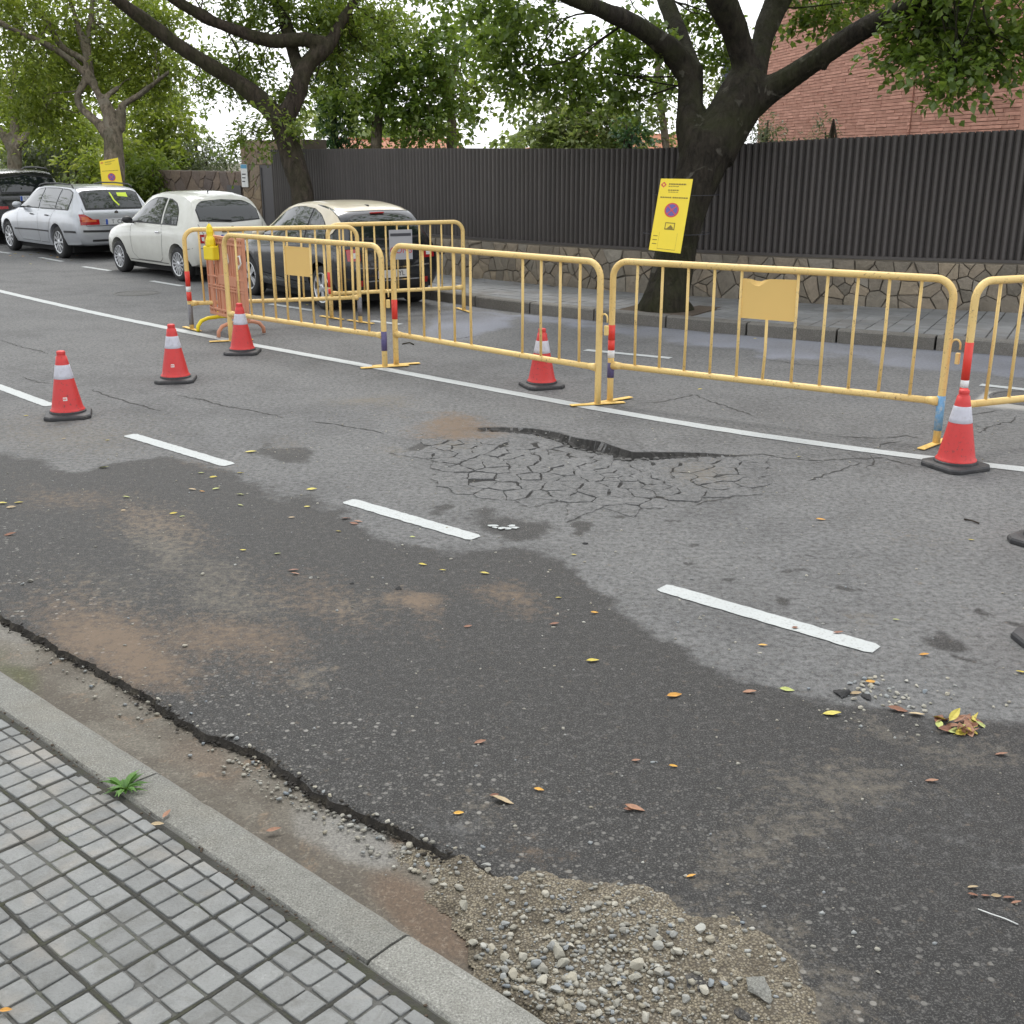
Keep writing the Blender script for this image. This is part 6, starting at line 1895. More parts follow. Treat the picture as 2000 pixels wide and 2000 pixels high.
    def line(nm_, hit, pts, w, mat_, off=.003):
        V = []; F = []
        d = []
        for a, b in zip(pts, pts[1:]):
            k = max(2, int(math.hypot(b[0] - a[0], b[1] - a[1]) / .05)); d += [(a[0] + (b[0] - a[0]) * i / k, a[1] + (b[1] - a[1]) * i / k) for i in range(k)]
        d.append(pts[-1])
        for i, p in enumerate(d):
            a, b = d[max(i - 1, 0)], d[min(i + 1, len(d) - 1)]
            tx, tz = b[0] - a[0], b[1] - a[1]; l = math.hypot(tx, tz) or 1; nx, nz = -tz / l * w, tx / l * w
            for s in (-1, 1):
                h_ = hit(p[0] + s * nx, p[1] + s * nz)
                if h_ is None: V.append(V[-1] if V else Vector((0, 0, 0))); continue
                nn = h_[1]; c_ = h_[0]
                dirv = Vector((-1, 0, 0)) if hit is hit_rear else Vector((0, 1 if c_.y > 0 else -1, 0))
                if nn.dot(dirv) < 0: nn = -nn
                V.append(c_ + nn * off)
            if i: F.append((2 * i - 2, 2 * i - 1, 2 * i + 1, 2 * i))
        return mesh(nm_, V, F, mat_, root, True)
    S = lambda sg: (lambda x, z: hit_side(x, z, sg))
    tools = dict(root=root, S=S, rear=hit_rear, front=hit_front, patch=patch, line=line)
    d = Vector(heading + (0,)).normalized()
    left = Vector((-d.y, d.x, 0))
    c = Vector((rl_contact[0], rl_contact[1], 0)) - left * (track / 2 * scale)
    root.location = c; root.rotation_euler = (0, 0, math.atan2(d.y, d.x)); root.scale = (scale,) * 3
    return tools
def lerpf(pts): 
    xs = [p[0] for p in pts]; ys = [p[1] for p in pts]
    return lambda x: float(np.interp(x, xs, ys))
def side_windows(T, wins, mat='glass'):
    for sg in (1, -1):
        hs_ = T['S'](sg)
        for x0, x1, lo, hi in wins:
            fr = T['patch']('window_surround', hs_, np.linspace(x0 - .022, x1 + .022, 17), lambda x: lo(x) - .02, lambda x: hi(x) + .018, M['trim'], .003)
            T['patch']('window', hs_, np.linspace(x0, x1, 17), lo, hi, M[mat], .007)
def rear_glass(T, w, lo, hi, border=.03, mat='glass'):
    T['patch']('rear_window_seal', T['rear'], np.linspace(-w - border, w + border, 19), lambda y: lo(y) - border, lambda y: hi(y) + border * .7, M['trim'], .003, 8)
    T['patch']('rear_window', T['rear'], np.linspace(-w, w, 19), lo, hi, M[mat], .008, 8)
def place_on(T, hit, a, b, off=0):
    h = hit(a, b)
    return h[0]
def number_plate(T, z, text, tx=0.0, w=.52, hgt=.11, size=.10):
    h = T['rear'](0, z)[0]; x = min(h.x, T['rear'](.2, z)[0].x, T['rear'](-.2, z)[0].x) - .012
    bm = bmesh.new(); bm_box(bm, (x, 0, z), (.012, w, hgt), None, .003); p = from_bm('number_plate', bm, M['plate'], T['root'])
    bm = bmesh.new(); bm_box(bm, (x - .007, w / 2 - .025, z), (.003, .045, hgt - .008)); from_bm('plate_band', bm, M['plateb'], p)
    rot = Matrix(((0, 0, -1, 0), (-1, 0, 0, 0), (0, 1, 0, 0), (0, 0, 0, 1)))
    if text: text_mesh(text, size, M['ink'], p, Matrix.Translation((x - .0072, tx, z)) @ rot, 'plate_lettering')
def mirror(T, x, z, y, mat):
    for sg in (1, -1):
        bm = bmesh.new(); bmesh.ops.create_uvsphere(bm, u_segments=14, v_segments=10, radius=1, matrix=Matrix.Translation((x, sg * (y + .11), z)) @ Matrix.Diagonal((.065, .10, .065, 1)))
        o = from_bm('wing_mirror', bm, mat, T['root'], True)
        bm = bmesh.new(); bm_box(bm, (x + .01, sg * (y + .02), z - .05), (.05, .10, .03), None, .005); from_bm('mirror_arm', bm, M['trim'], o)
def handle(T, x, z, mat, ln=.14):
    for sg in (1, -1):
        h = T['S'](sg)(x, z)[0]
        bm = bmesh.new(); bm_box(bm, (h.x, h.y + sg * .018, h.z), (ln, .022, .026), None, .008); from_bm('door_handle', bm, mat, T['root'])

# ---- small white hatchback
st5 = [(-.575, .44, .60, .68, .48, .56, .54, .40), (-.545, .33, .74, .84, .62, .70, .66, .50), (-.47, .27, .86, 1.02, .69, .775, .735, .60), (-.34, .245, .905, 1.235, .715, .80, .76, .60), (-.16, .235, .925, 1.385, .73, .812, .768, .575), (.12, .22, .93, 1.452, .74, .815, .77, .555),
       (.55, .20, .93, 1.485, .74, .813, .768, .535), (1.0, .20, .92, 1.475, .74, .813, .765, .53), (1.38, .20, .91, 1.40, .74, .813, .76, .525), (1.72, .20, .90, 1.20, .74, .813, .755, .55), (1.98, .20, .895, 1.01, .735, .813, .75, .59),
       (2.15, .205, .88, .945, .73, .813, .74, .60), (2.5, .21, .83, .885, .72, .805, .72, .55), (2.75, .225, .76, .80, .68, .775, .68, .50), (2.91, .27, .66, .69, .58, .68, .58, .42), (2.975, .37, .55, .58, .45, .54, .47, .35)]
T = car('small_hatchback', 'small white three-door hatchback with multi-spoke wheels', M['white_car'], st5, (0, 2.30), .292, 1.42, 'many', P(360, 549)[:2], (-.685, .729), .925)
top = lerpf([(-.02, 1.02), (.0, 1.11), (.06, 1.20), (.18, 1.285), (.4, 1.345), (.8, 1.365), (1.05, 1.355), (1.3, 1.29), (1.5, 1.19), (1.7, 1.05), (1.8, .965)])
lo = lambda x: .955
side_windows(T, [(.0, .50, lo, top), (.60, 1.78, lo, top)])
rear_glass(T, .565, lerpf([(-.565, 1.03), (0, 1.0), (.565, 1.03)]), lerpf([(-.60, 1.16), (-.50, 1.28), (-.38, 1.325), (0, 1.345), (.38, 1.325), (.50, 1.28), (.60, 1.16)]), .018)
for sg in (1, -1):
    T['line']('door_gap', T['S'](sg), [(.53, .95), (.50, .70), (.56, .36), (.70, .29), (1.55, .29), (1.70, .42), (1.74, .70), (1.72, .90)], .004, M['trim'])
    T['line']('shoulder_crease', T['S'](sg), [(-.3, .78), (.4, .785), (1.6, .77), (2.3, .72)], .004, M['white_car'], .005)
    T['patch']('tail_light', T['rear'], np.linspace(sg * .52, sg * .64, 7), lambda y: .66, lambda y: .80, M['tail'], .008, 6)
    T['patch']('reverse_light', T['rear'], np.linspace(sg * .55, sg * .61, 5), lambda y: .70, lambda y: .76, M['plate'], .011, 4)
    T['patch']('fog_light', T['rear'], np.linspace(sg * .45, sg * .56, 5), lambda y: .40, lambda y: .47, M['tail'], .006, 4)
T['line']('tailgate_gap', T['rear'], [(-.62, .97), (-.56, .80), (-.46, .60), (.46, .60), (.56, .80), (.62, .97)], .004, M['trim'])
number_plate(T, .74, '')
T['line']('bumper_gap', T['rear'], [(-.66, .58), (-.3, .545), (.3, .545), (.66, .58)], .004, M['trim'])
T['line']('boot_trim', T['rear'], [(-.22, .835), (.22, .835)], .010, M['chrome'], .010)
for sg in (1, -1):
    T['line']('bumper_gap', T['S'](sg), [(-.50, .58), (-.36, .56), (-.345, .40)], .004, M['trim'])
    T['line']('window_trim', T['S'](sg), [(-.02, .94), (.8, .94), (1.78, .94)], .006, M['trim'], .006)
    T['line']('sill_line', T['S'](sg), [(.42, .275), (1.2, .275), (1.9, .275)], .006, M['trim'], .004)
h = T['S'](-1)(-.15, .78)[0]
h = T['rear'](0, .88)[0]; bm = bmesh.new(); bmesh.ops.create_cone(bm, cap_ends=True, segments=24, radius1=.045, radius2=.04, depth=.015, matrix=Matrix.Translation(h) @ Matrix.Rotation(math.pi / 2, 4, 'Y')); from_bm('badge', bm, M['chrome'], T['root'])
h = T['rear'](.0, 1.02)[0]; tube('rear_wiper', [h + Vector((-.02, -.02, 0)), T['rear'](.22, 1.035)[0] + Vector((-.02, 0, 0)), T['rear'](.34, 1.05)[0] + Vector((-.015, 0, 0))], .007, M['trim'], T['root'], 6)
handle(T, .64, .80, M['chrome'])
mirror(T, 1.66, .98, .76, M['trim'])
tube('aerial', [(.25, .0, 1.45), (.22, 0, 1.50)], .012, M['trim'], T['root'], 6)
bm = bmesh.new(); bm_box(bm, (-.50, 0, .30), (.12, .8, .08), None, .02); from_bm('diffuser', bm, M['trim'], T['root'])

# ---- dark two-tone hatchback
sta = [(-.615, .46, .62, .70, .50, .60, .58, .46), (-.585, .34, .76, .85, .66, .76, .71, .56), (-.51, .27, .87, .99, .735, .83, .785, .65), (-.37, .24, .915, 1.19, .76, .85, .80, .635), (-.17, .225, .94, 1.36, .775, .86, .806, .615), (.12, .215, .95, 1.445, .78, .862, .81, .595),
       (.55, .20, .95, 1.485, .78, .86, .81, .575), (1.0, .20, .94, 1.475, .78, .86, .805, .57), (1.4, .20, .93, 1.40, .78, .86, .80, .565), (1.78, .20, .92, 1.20, .78, .86, .795, .58), (2.1, .20, .91, 1.02, .775, .86, .79, .62),
       (2.28, .205, .895, .965, .77, .86, .78, .63), (2.65, .21, .85, .905, .76, .85, .76, .60), (2.88, .225, .78, .82, .70, .81, .71, .54), (3.03, .28, .66, .70, .60, .70, .60, .44), (3.09, .38, .55, .58, .47, .56, .48, .36)]
T = car('two_tone_hatchback', 'dark grey three-door hatchback with a cream roof', M['dark_car'], sta, (0, 2.311), .312, 1.48, 'five', P(641, 604)[:2], (-.625, .78), .90)
top = lerpf([(-.10, 1.03), (-.04, 1.12), (.05, 1.22), (.2, 1.31), (.45, 1.385), (.8, 1.405), (1.1, 1.39), (1.35, 1.32), (1.6, 1.19), (1.8, 1.06), (1.9, .985)])
lo = lambda x: .975 + .012 * max(0, .5 - x)
rooft = lerpf([(-.20, 1.285), (-.05, 1.355), (.12, 1.40), (.55, 1.455), (1.0, 1.445), (1.4, 1.37), (1.62, 1.26), (1.85, 1.11), (1.98, 1.03)])
for sg in (1, -1):
    hsd = T['S'](sg)
    T['patch']('roof_side', hsd, np.linspace(.05, 1.95, 30), lambda x: top(x) + .010, rooft, M['cream'], .004, 5)
    T['patch']('roof_pillar', hsd, np.linspace(-.30, .08, 14), lerpf([(-.30, 1.19), (-.24, 1.075), (-.17, 1.04), (-.11, 1.075), (.0, 1.20), (.08, 1.26)]), lerpf([(-.30, 1.225), (-.2, 1.30), (-.05, 1.365), (.08, 1.40)]), M['cream'], .009, 6)
side_windows(T, [(-.08, .42, lo, top), (.50, 1.86, lo, top)])
# cream top skin
V, F = loft(sta); rows = rowinterp(sta); nsec = len(section(rows[0])) * 2 - 2
bvh_top = BVHTree.FromPolygons([Vector(v) for v in V], F)
Vt = []; Ft = []; xs = np.linspace(-.15, 1.72, 28); ys = np.linspace(-1, 1, 19)
for x in xs:
    wtop = float(np.interp(x, [r[0] for r in sta], [r[7] for r in sta])) * 1.03
    for y in ys:
        h = bvh_top.ray_cast(Vector((x, y * wtop, 3)), Vector((0, 0, -1))); p = h[0]; nn = h[1] if h[1].z > 0 else -h[1]
        Vt.append(p + nn * .005)
Ft = [(i * 19 + k, i * 19 + k + 1, (i + 1) * 19 + k + 1, (i + 1) * 19 + k) for i in range(27) for k in range(18)]
mesh('roof_skin', Vt, Ft, M['cream'], T['root'], True)
rear_glass(T, .555, lerpf([(-.555, 1.03), (0, 1.0), (.555, 1.03)]), lerpf([(-.6, 1.15), (-.50, 1.26), (-.40, 1.295), (0, 1.32), (.40, 1.295), (.50, 1.26), (.6, 1.15)]), .03)
for sg in (1, -1):
    T['line']('door_gap', T['S'](sg), [(.46, .96), (.44, .70), (.50, .38), (.66, .30), (1.62, .30), (1.80, .42), (1.86, .70), (1.84, .93)], .004, M['trim'])
    T['line']('side_crease', T['S'](sg), [(-.2, .86), (.5, .88), (1.4, .85), (1.9, .80)], .006, M['dark_car'], .007)
    T['line']('sill_crease', T['S'](sg), [(.45, .36), (.7, .34), (1.8, .40)], .01, M['dark_car'], .010)
    T['patch']('tail_light', T['rear'], np.linspace(sg * .53, sg * .73, 8), lambda y: .70 + .02 * abs(y), lambda y: .87, M['tail'], .008, 6)
    T['patch']('tail_lens', T['rear'], np.linspace(sg * .58, sg * .66, 6), lambda y: .75, lambda y: .82, M['plate'], .012, 4)
    T['patch']('reflector', T['rear'], np.linspace(sg * .50, sg * .60, 5), lambda y: .36, lambda y: .44, M['tail'], .006, 4)
    V, F = lathe_geo([(.0, 0), (.045, 0), (.05, .015), (.04, .06)], 14)
T['patch']('rear_bumper_trim', T['rear'], np.linspace(-.58, .58, 12), lambda y: .30, lambda y: .42, M['trim'], .006, 4)
T['line']('chrome_bar', T['rear'], [(-.62, .62), (-.3, .60), (.3, .60), (.62, .62)], .010, M['chrome'], .012)
T['patch']('bumper_sheen', T['rear'], np.linspace(-.5, .5, 12), lambda y: .415, lambda y: .435, M['chrome'], .010, 2)
number_plate(T, .51, '5 JYL', -.08)
T['line']('tailgate_gap', T['rear'], [(-.66, .97), (-.56, .68), (.56, .68), (.66, .97)], .004, M['trim'])
for sg in (1, -1):
    T['line']('bumper_gap', T['S'](sg), [(-.52, .62), (-.40, .60), (-.375, .42)], .004, M['trim'])
    T['line']('window_trim', T['S'](sg), [(-.05, .955), (.8, .955), (1.86, .955)], .007, M['chrome'], .006)
handle(T, .60, .82, M['chrome'], .17)
mirror(T, 1.74, 1.0, .80, M['cream'])
h = T['rear'](0, 1.33)[0]; bm = bmesh.new(); bm_box(bm, h + Vector((-.01, 0, .012)), (.05, .22, .022), None, .006); from_bm('brake_light', bm, M['tail'], T['root'])
bm = bmesh.new(); bm_box(bm, (.05, 0, 1.43), (.12, .03, .035), None, .01); from_bm('shark_fin_aerial', bm, M['trim'], T['root'])

# ---- silver estate
stb = [(-1.0, .42, .60, .66, .55, .64, .62, .5), (-.97, .32, .78, .86, .70, .79, .75, .62), (-.89, .28, .89, .97, .76, .845, .79, .66), (-.76, .27, .93, 1.15, .785, .86, .80, .625), (-.60, .26, .94, 1.33, .79, .868, .805, .59), (-.42, .25, .945, 1.385, .795, .869, .805, .575),
       (.3, .21, .94, 1.412, .80, .869, .80, .57), (1.0, .20, .925, 1.41, .80, .869, .80, .57), (1.5, .20, .915, 1.37, .80, .869, .795, .56), (1.9, .20, .90, 1.21, .80, .869, .79, .575), (2.2, .20, .89, 1.04, .795, .869, .785, .60), (2.42, .20, .87, .935, .79, .865, .78, .62),
       (2.8, .21, .83, .885, .77, .855, .76, .60), (3.18, .22, .77, .81, .73, .82, .72, .56), (3.42, .28, .66, .69, .62, .71, .62, .46), (3.49, .38, .55, .58, .5, .58, .5, .38)]
T = car('estate_car', 'silver four-door estate car with roof rails', M['silver_car'], stb, (0, 2.725), .315, 1.50, 'ten', P(127, 504)[:2], (-.68, .733), .98)
top = lerpf([(-.62, 1.02), (-.58, 1.15), (-.5, 1.265), (-.3, 1.315), (.3, 1.34), (1.0, 1.335), (1.35, 1.30), (1.6, 1.20), (1.85, 1.06), (2.0, .97)])
lo = lambda x: .965
side_windows(T, [(-.56, .02, lo, top), (.09, .88, lo, top), (.96, 1.97, lo, top)])
rear_glass(T, .56, lerpf([(-.56, .985), (.56, .985)]), lerpf([(-.6, 1.24), (-.5, 1.29), (0, 1.31), (.5, 1.29), (.6, 1.24)]), .03)
for sg in (1, -1):
    T['line']('door_gap', T['S'](sg), [(.93, .95), (.93, .36), (1.0, .29), (1.95, .29), (2.05, .45), (2.06, .92)], .004, M['trim'])
    T['line']('door_gap', T['S'](sg), [(.06, .95), (.30, .72), (.42, .50), (.50, .29), (.93, .29)], .004, M['trim'])
    T['line']('side_moulding', T['S'](sg), [(.40, .52), (1.2, .52), (2.25, .50)], .014, M['trim'], .010)
    T['line']('bumper_moulding', T['S'](sg), [(-.92, .55), (-.7, .55), (-.40, .54)], .020, M['trim'], .010)
    T['patch']('tail_light', T['rear'], np.linspace(sg * .38, sg * .755, 10), lambda y: .68, lambda y: .78 if abs(y) < .5 else .78 + .1 * min(1, (abs(y) - .5) / .15), M['tail'], .009, 6)
    T['patch']('indicator', T['rear'], np.linspace(sg * .44, sg * .72, 8), lambda y: .735, lambda y: .775 if abs(y) < .58 else .83, M['amber'], .013, 4)
    tube('roof_rail', [(-.45, sg * .60, 1.36), (-.35, sg * .585, 1.42), (.3, sg * .575, 1.445), (1.0, sg * .57, 1.435), (1.3, sg * .57, 1.405), (1.38, sg * .57, 1.375)], .014, M['trim'], T['root'], 8)
T['line']('bumper_strip', T['rear'], [(-.72, .565), (-.3, .555), (.3, .555), (.72, .565)], .020, M['trim'], .012)
T['patch']('bumper_slot', T['rear'], np.linspace(-.55, .55, 10), lambda y: .36, lambda y: .40, M['trim'], .006, 3)
T['line']('tailgate_gap', T['rear'], [(-.66, .98), (-.64, .66), (.64, .66), (.66, .98)], .004, M['trim'])
number_plate(T, .73, 'T  CE', .02)
h = T['rear'](0, .90)[0]; bm = bmesh.new(); bmesh.ops.create_cone(bm, cap_ends=True, segments=24, radius1=.04, radius2=.035, depth=.015, matrix=Matrix.Translation(h) @ Matrix.Rotation(math.pi / 2, 4, 'Y')); from_bm('badge', bm, M['chrome'], T['root'])
handle(T, .42, .83, M['trim']); handle(T, 1.22, .83, M['trim'])
mirror(T, 1.86, 1.0, .79, M['silver_car'])
M['hivis'] = simple('hi_vis_yellow', (.62, .78, .05), .6, var=.1)
T['patch']('sunshade', T['rear'], np.linspace(-.36, -.16, 5), lambda y: 1.19 + .1 * (y + .26), lambda y: 1.265, M['hivis'], .010, 3)
T['line']('yellow_strap', T['rear'], [(-.02, 1.27), (-.05, 1.12), (-.12, 1.03)], .016, M['hivis'], .011)

# ---- black estate or off-roader at the left edge
stk = [(x * 1.02, zb * 1.15, zw * 1.13, zt * 1.17, a * 1.06, b_ * 1.06, c_ * 1.06, d_ * 1.06) for x, zb, zw, zt, a, b_, c_, d_ in stb]
T = car('black_estate_car', 'black tall estate car parked ahead of the silver one', M['black_car'], stk, (0, 2.78), .345, 1.58, 'ten', (-12.15, 26.35), (-.66, .751))
top = lerpf([(-.62, 1.2), (-.5, 1.48), (.3, 1.57), (1.0, 1.56), (1.4, 1.50), (1.7, 1.36), (2.0, 1.13)])
side_windows(T, [(-.56, .02, lambda x: 1.11, top), (.09, .90, lambda x: 1.11, top), (.98, 1.97, lambda x: 1.11, top)])
rear_glass(T, .60, lerpf([(-.6, 1.16), (.6, 1.16)]), lerpf([(-.6, 1.43), (0, 1.52), (.6, 1.43)]), .03)
for sg in (1, -1):
    T['patch']('tail_light', T['rear'], np.linspace(sg * .55, sg * .80, 8), lambda y: .80, lambda y: .86, M['tail'], .009, 4)
    tube('roof_rail', [(-.45, sg * .63, 1.61), (-.35, sg * .62, 1.665), (.3, sg * .61, 1.69), (1.0, sg * .60, 1.68), (1.35, sg * .60, 1.62)], .016, M['trim'], T['root'], 8)
T['line']('tailgate_gap', T['rear'], [(-.68, 1.1), (-.66, .72), (.66, .72), (.68, 1.1)], .004, M['trim'])
T['patch']('bumper_trim', T['rear'], np.linspace(-.7, .7, 10), lambda y: .42, lambda y: .60, M['trim'], .008, 3)
number_plate(T, 1.02, '1148 N', .03)
tube('exhaust', [(-1.03, -.5, .42), (-.8, -.5, .42)], .04, M['chrome'], T['root'], 12)
# ================================================================ GRAVEL, STONES, LEAVES AND OTHER LITTER
def edge_d(x, y):
    S_ = (x - O2.x) * A2.x + (y - O2.y) * A2.y; T_ = (x - O2.x) * N2.x + (y - O2.y) * N2.y
    return T_ - np.interp(S_, ES, ET), S_
def ground_z(x, y):
    z = np.where(edge_d(x, y)[0] > 0, 0.0, ZG)
    return z if z.ndim else float(z)
def mat_gravel(name, cols, obj=True):
    m, nt, b = new_mat(name)
    pos = geo_pos(nt)
    src = nt.nodes.new('ShaderNodeObjectInfo').outputs['Random'] if obj else at_n(nt, 'tint')
    c = ramp(nt, src, [(i / (len(cols) - 1), k) for i, k in enumerate(cols)])
    n = noise(nt, 60, 5, .7, pos)
    c = mixc(nt, ramp(nt, n, [(.35, .4), (.6, 0)]), c, mixc(nt, .5, c, (.16, .13, .09)))
    nt.links.new(c, b.inputs['Base Color']); b.inputs['Roughness'].default_value = .85
    bump(nt, b, n, .4, .004)
    return m
GC = [(.26, .25, .21), (.40, .385, .33), (.19, .185, .165), (.45, .43, .37), (.30, .275, .215), (.24, .26, .275), (.36, .335, .27), (.20, .23, .26), (.47, .46, .41)]
M['pebble'] = mat_gravel('broken_stone', GC)
M['gravel'] = mat_gravel('small_gravel', [tuple(.95 * x for x in c) for c in GC], False)
def mat_bed():
    m, nt, b = new_mat('gravel_bed')
    pos = geo_pos(nt)
    v = N(nt, 'ShaderNodeTexVoronoi', Scale=150.0); nt.links.new(pos, v.inputs['Vector'])
    s = nt.nodes.new('ShaderNodeSeparateColor'); nt.links.new(v.outputs['Color'], s.inputs[0])
    c = ramp(nt, s.outputs[0], [(0, (.20, .168, .118)), (.3, (.29, .25, .18)), (.6, (.24, .21, .155)), (.85, (.34, .30, .23)), (1, (.42, .39, .33))])
    c = mixc(nt, ramp(nt, noise(nt, 11, 5, .7, pos), [(.35, .75), (.6, 0)]), c, (.095, .078, .055))
    c = mixc(nt, ramp(nt, v.outputs['Distance'], [(.35, 0), (.62, .8)]), c, (.06, .05, .038))
    nt.links.new(c, b.inputs['Base Color']); b.inputs['Roughness'].default_value = .95
    bump(nt, b, math_n(nt, 'SUBTRACT', 1.0, v.outputs['Distance']), .9, .006)
    return m
M['bed'] = mat_bed()
HEAP = [(806, 1655), (850, 1650), (905, 1688), (1010, 1702), (1120, 1720), (1235, 1745), (1330, 1792), (1430, 1808), (1500, 1850), (1555, 1905), (1590, 1960), (1600, 2060), (1120, 2060), (1030, 1950), (935, 1860), (905, 1790), (868, 1722)]
def heap_mask(X, Y):
    U, V, dep = px_np(X, Y, 0.0)
    U = U + 70 * fbm(X * 6, Y * 6, 81, 5); V = V + 46 * fbm(X * 6, Y * 6, 82, 5)
    return softpoly(U, V, HEAP, 34, 26)
def heap_height(X, Y):
    m = heap_mask(X, Y)
    P_ = st(Vector((0, 0, 0)))
    S_ = (X - O2.x) * A2.x + (Y - O2.y) * A2.y; T_ = (X - O2.x) * N2.x + (Y - O2.y) * N2.y
    e = np.interp(S_, ES, ET)
    k = np.clip((T_ - e) / .16 + .55, 0, 1)
    base = ZG + (0 - ZG) * (k * k * (3 - 2 * k))
    return base - .006 + .030 * np.clip(m * 1.3, 0, 1) * (.6 + .8 * fbm(X * 4, Y * 4, 83, 3)) + .007 * m * fbm(X * 30, Y * 30, 84, 3), m
xs = np.arange(-.55, .95, .008); ys = np.arange(1.75, 2.75, .008)
X, Y = np.meshgrid(xs, ys, indexing='ij')
Z, mk = heap_height(X, Y)
idx = np.arange(X.size).reshape(X.shape)
keep = (mk[:-1, :-1] > .10) & (mk[1:, 1:] > .10)
F = np.stack([idx[:-1, :-1], idx[1:, :-1], idx[1:, 1:], idx[:-1, 1:]], -1)[keep]
bed = np_mesh('gravel_heap', np.stack([X, Y, Z], -1).reshape(-1, 3), F, M['bed'], None, True)
tag(bed, 'spilled sandy gravel between the kerb and the asphalt', 'gravel', kind='stuff')
def rock(seed, sub=1, flat=.75):
    rnd = random.Random(seed)
    bm = bmesh.new(); bmesh.ops.create_icosphere(bm, subdivisions=sub, radius=1)
    ax = [Vector([rnd.gauss(0, 1) for _ in range(3)]).normalized() for _ in range(9)]
    for v in bm.verts:
        for a in ax:                       # planar facets
            d = v.co.dot(a); lim = .56
            if d > lim: v.co -= a * (d - lim) * 1.0
        v.co *= rnd.uniform(.95, 1.05); v.co.z *= flat; v.co.x *= 1.15
    V = np.array([tuple(v.co) for v in bm.verts]); F = np.array([[v.index for v in f.verts] for f in bm.faces]); bm.free()
    return V, F
small = [rock(k, 1) for k in range(6)]
rg = np.random.default_rng(99)
def scatter(n, xr, yr, prob, size, zf):
    xs_ = np.zeros(0); ys_ = np.zeros(0)
    while len(xs_) < n:
        x = rg.uniform(*xr, 20000); y = rg.uniform(*yr, 20000)
        k = rg.random(20000) < prob(x, y)
        xs_ = np.concatenate([xs_, x[k]]); ys_ = np.concatenate([ys_, y[k]])
    xs_ = xs_[:n]; ys_ = ys_[:n]; zs_ = zf(xs_, ys_)
    zs_ = np.broadcast_to(zs_, xs_.shape)
    Vs = []; Fs = []; T_ = []; o = 0
    for x, y, z in zip(xs_, ys_, zs_):
        V, F = small[rg.integers(6)]
        r = size * (.45 + rg.random() ** 2 * 1.3); q = rg.uniform(0, 6.28)
        R3 = np.array([[math.cos(q), -math.sin(q), 0], [math.sin(q), math.cos(q), 0], [0, 0, 1]])
        Vs.append(V @ R3.T * r * np.array([1, rg.uniform(.7, 1), rg.uniform(.7, 1)]) + np.array([x, y, z + r * .25])); Fs.append(F + o); o += len(V); T_.append(np.full(len(V), rg.random()))
    return np.concatenate(Vs), np.concatenate(Fs), np.concatenate(T_)
hmv = lambda x, y: heap_mask(x, y)
hzv = lambda x, y: heap_height(x, y)[0]
hm = lambda x, y: float(heap_mask(np.array([x]), np.array([y]))[0])
hz = lambda x, y: float(heap_height(np.array([x]), np.array([y]))[0][0])
cen = P(1150, 1880)
V, F, t = scatter(1150, (-.5, .9), (1.78, 2.7), lambda x, y: (hmv(x, y) > .35) * (.10 + .9 * np.exp(-((x - cen.x) ** 2 + (y - cen.y) ** 2) / .05)), .0068, hzv)
o = np_mesh('loose_gravel', V, F, M['gravel'], None); attr(o, 'tint', t)
tag(o, 'small loose chippings scattered over the spilled gravel', 'gravel', kind='stuff')
# stones along the broken edge and grit on the road
def edge_prob(x, y):
    d, s_ = edge_d(x, y)
    return np.where((d > -.2) & (d < .12), np.exp(-((d + .05) / .045) ** 2) * (.15 + .85 * (fbm(s_ * 1.6, s_ * 0, 55, 3) > .05)), 0)
V, F, t = scatter(420, (-2.3, .1), (2.4, 4.6), edge_prob, .0068, lambda x, y: ground_z(x, y))
o = np_mesh('edge_chippings', V, F, M['gravel'], None); attr(o, 'tint', t)
tag(o, 'small stones lying along the broken asphalt edge', 'gravel', kind='stuff')
V, F, t = scatter(700, (-2.4, .3), (2.2, 4.7), lambda x, y: np.exp(-((edge_d(x, y)[0] + .012) / .016) ** 2), .0058, lambda x, y: ground_z(x, y) * .6 - .006)
o = np_mesh('edge_crumbs', V, F, M['edge'], None)
tag(o, 'dark asphalt crumbs fallen from the broken road edge', 'rubble', kind='stuff')
def road_prob(x, y):
    u, v, d = px_np(x, y, 0.0)
    p = .15 + 1.0 * np.exp(-((u - 1700) / 130) ** 2 - ((v - 1390) / 40) ** 2) + 1.3 * np.exp(-((u - 1420) / 260) ** 2 - ((v - 1870) / 110) ** 2) + .25 * np.exp(-((u - 430) / 300) ** 2 - ((v - 1450) / 90) ** 2)
    return np.where((u > -50) & (u < 2050) & (v > 760) & (v < 2000) & (edge_d(x, y)[0] > 0), p, 0)
V, F, t = scatter(1300, (-4, 4), (1.9, 8.5), road_prob, .0056, lambda x, y: np.full(x.shape, -.001))
o = np_mesh('road_grit', V, F, M['gravel'], None); attr(o, 'tint', t)
tag(o, 'fine grit strewn over the dark asphalt', 'grit', kind='stuff')
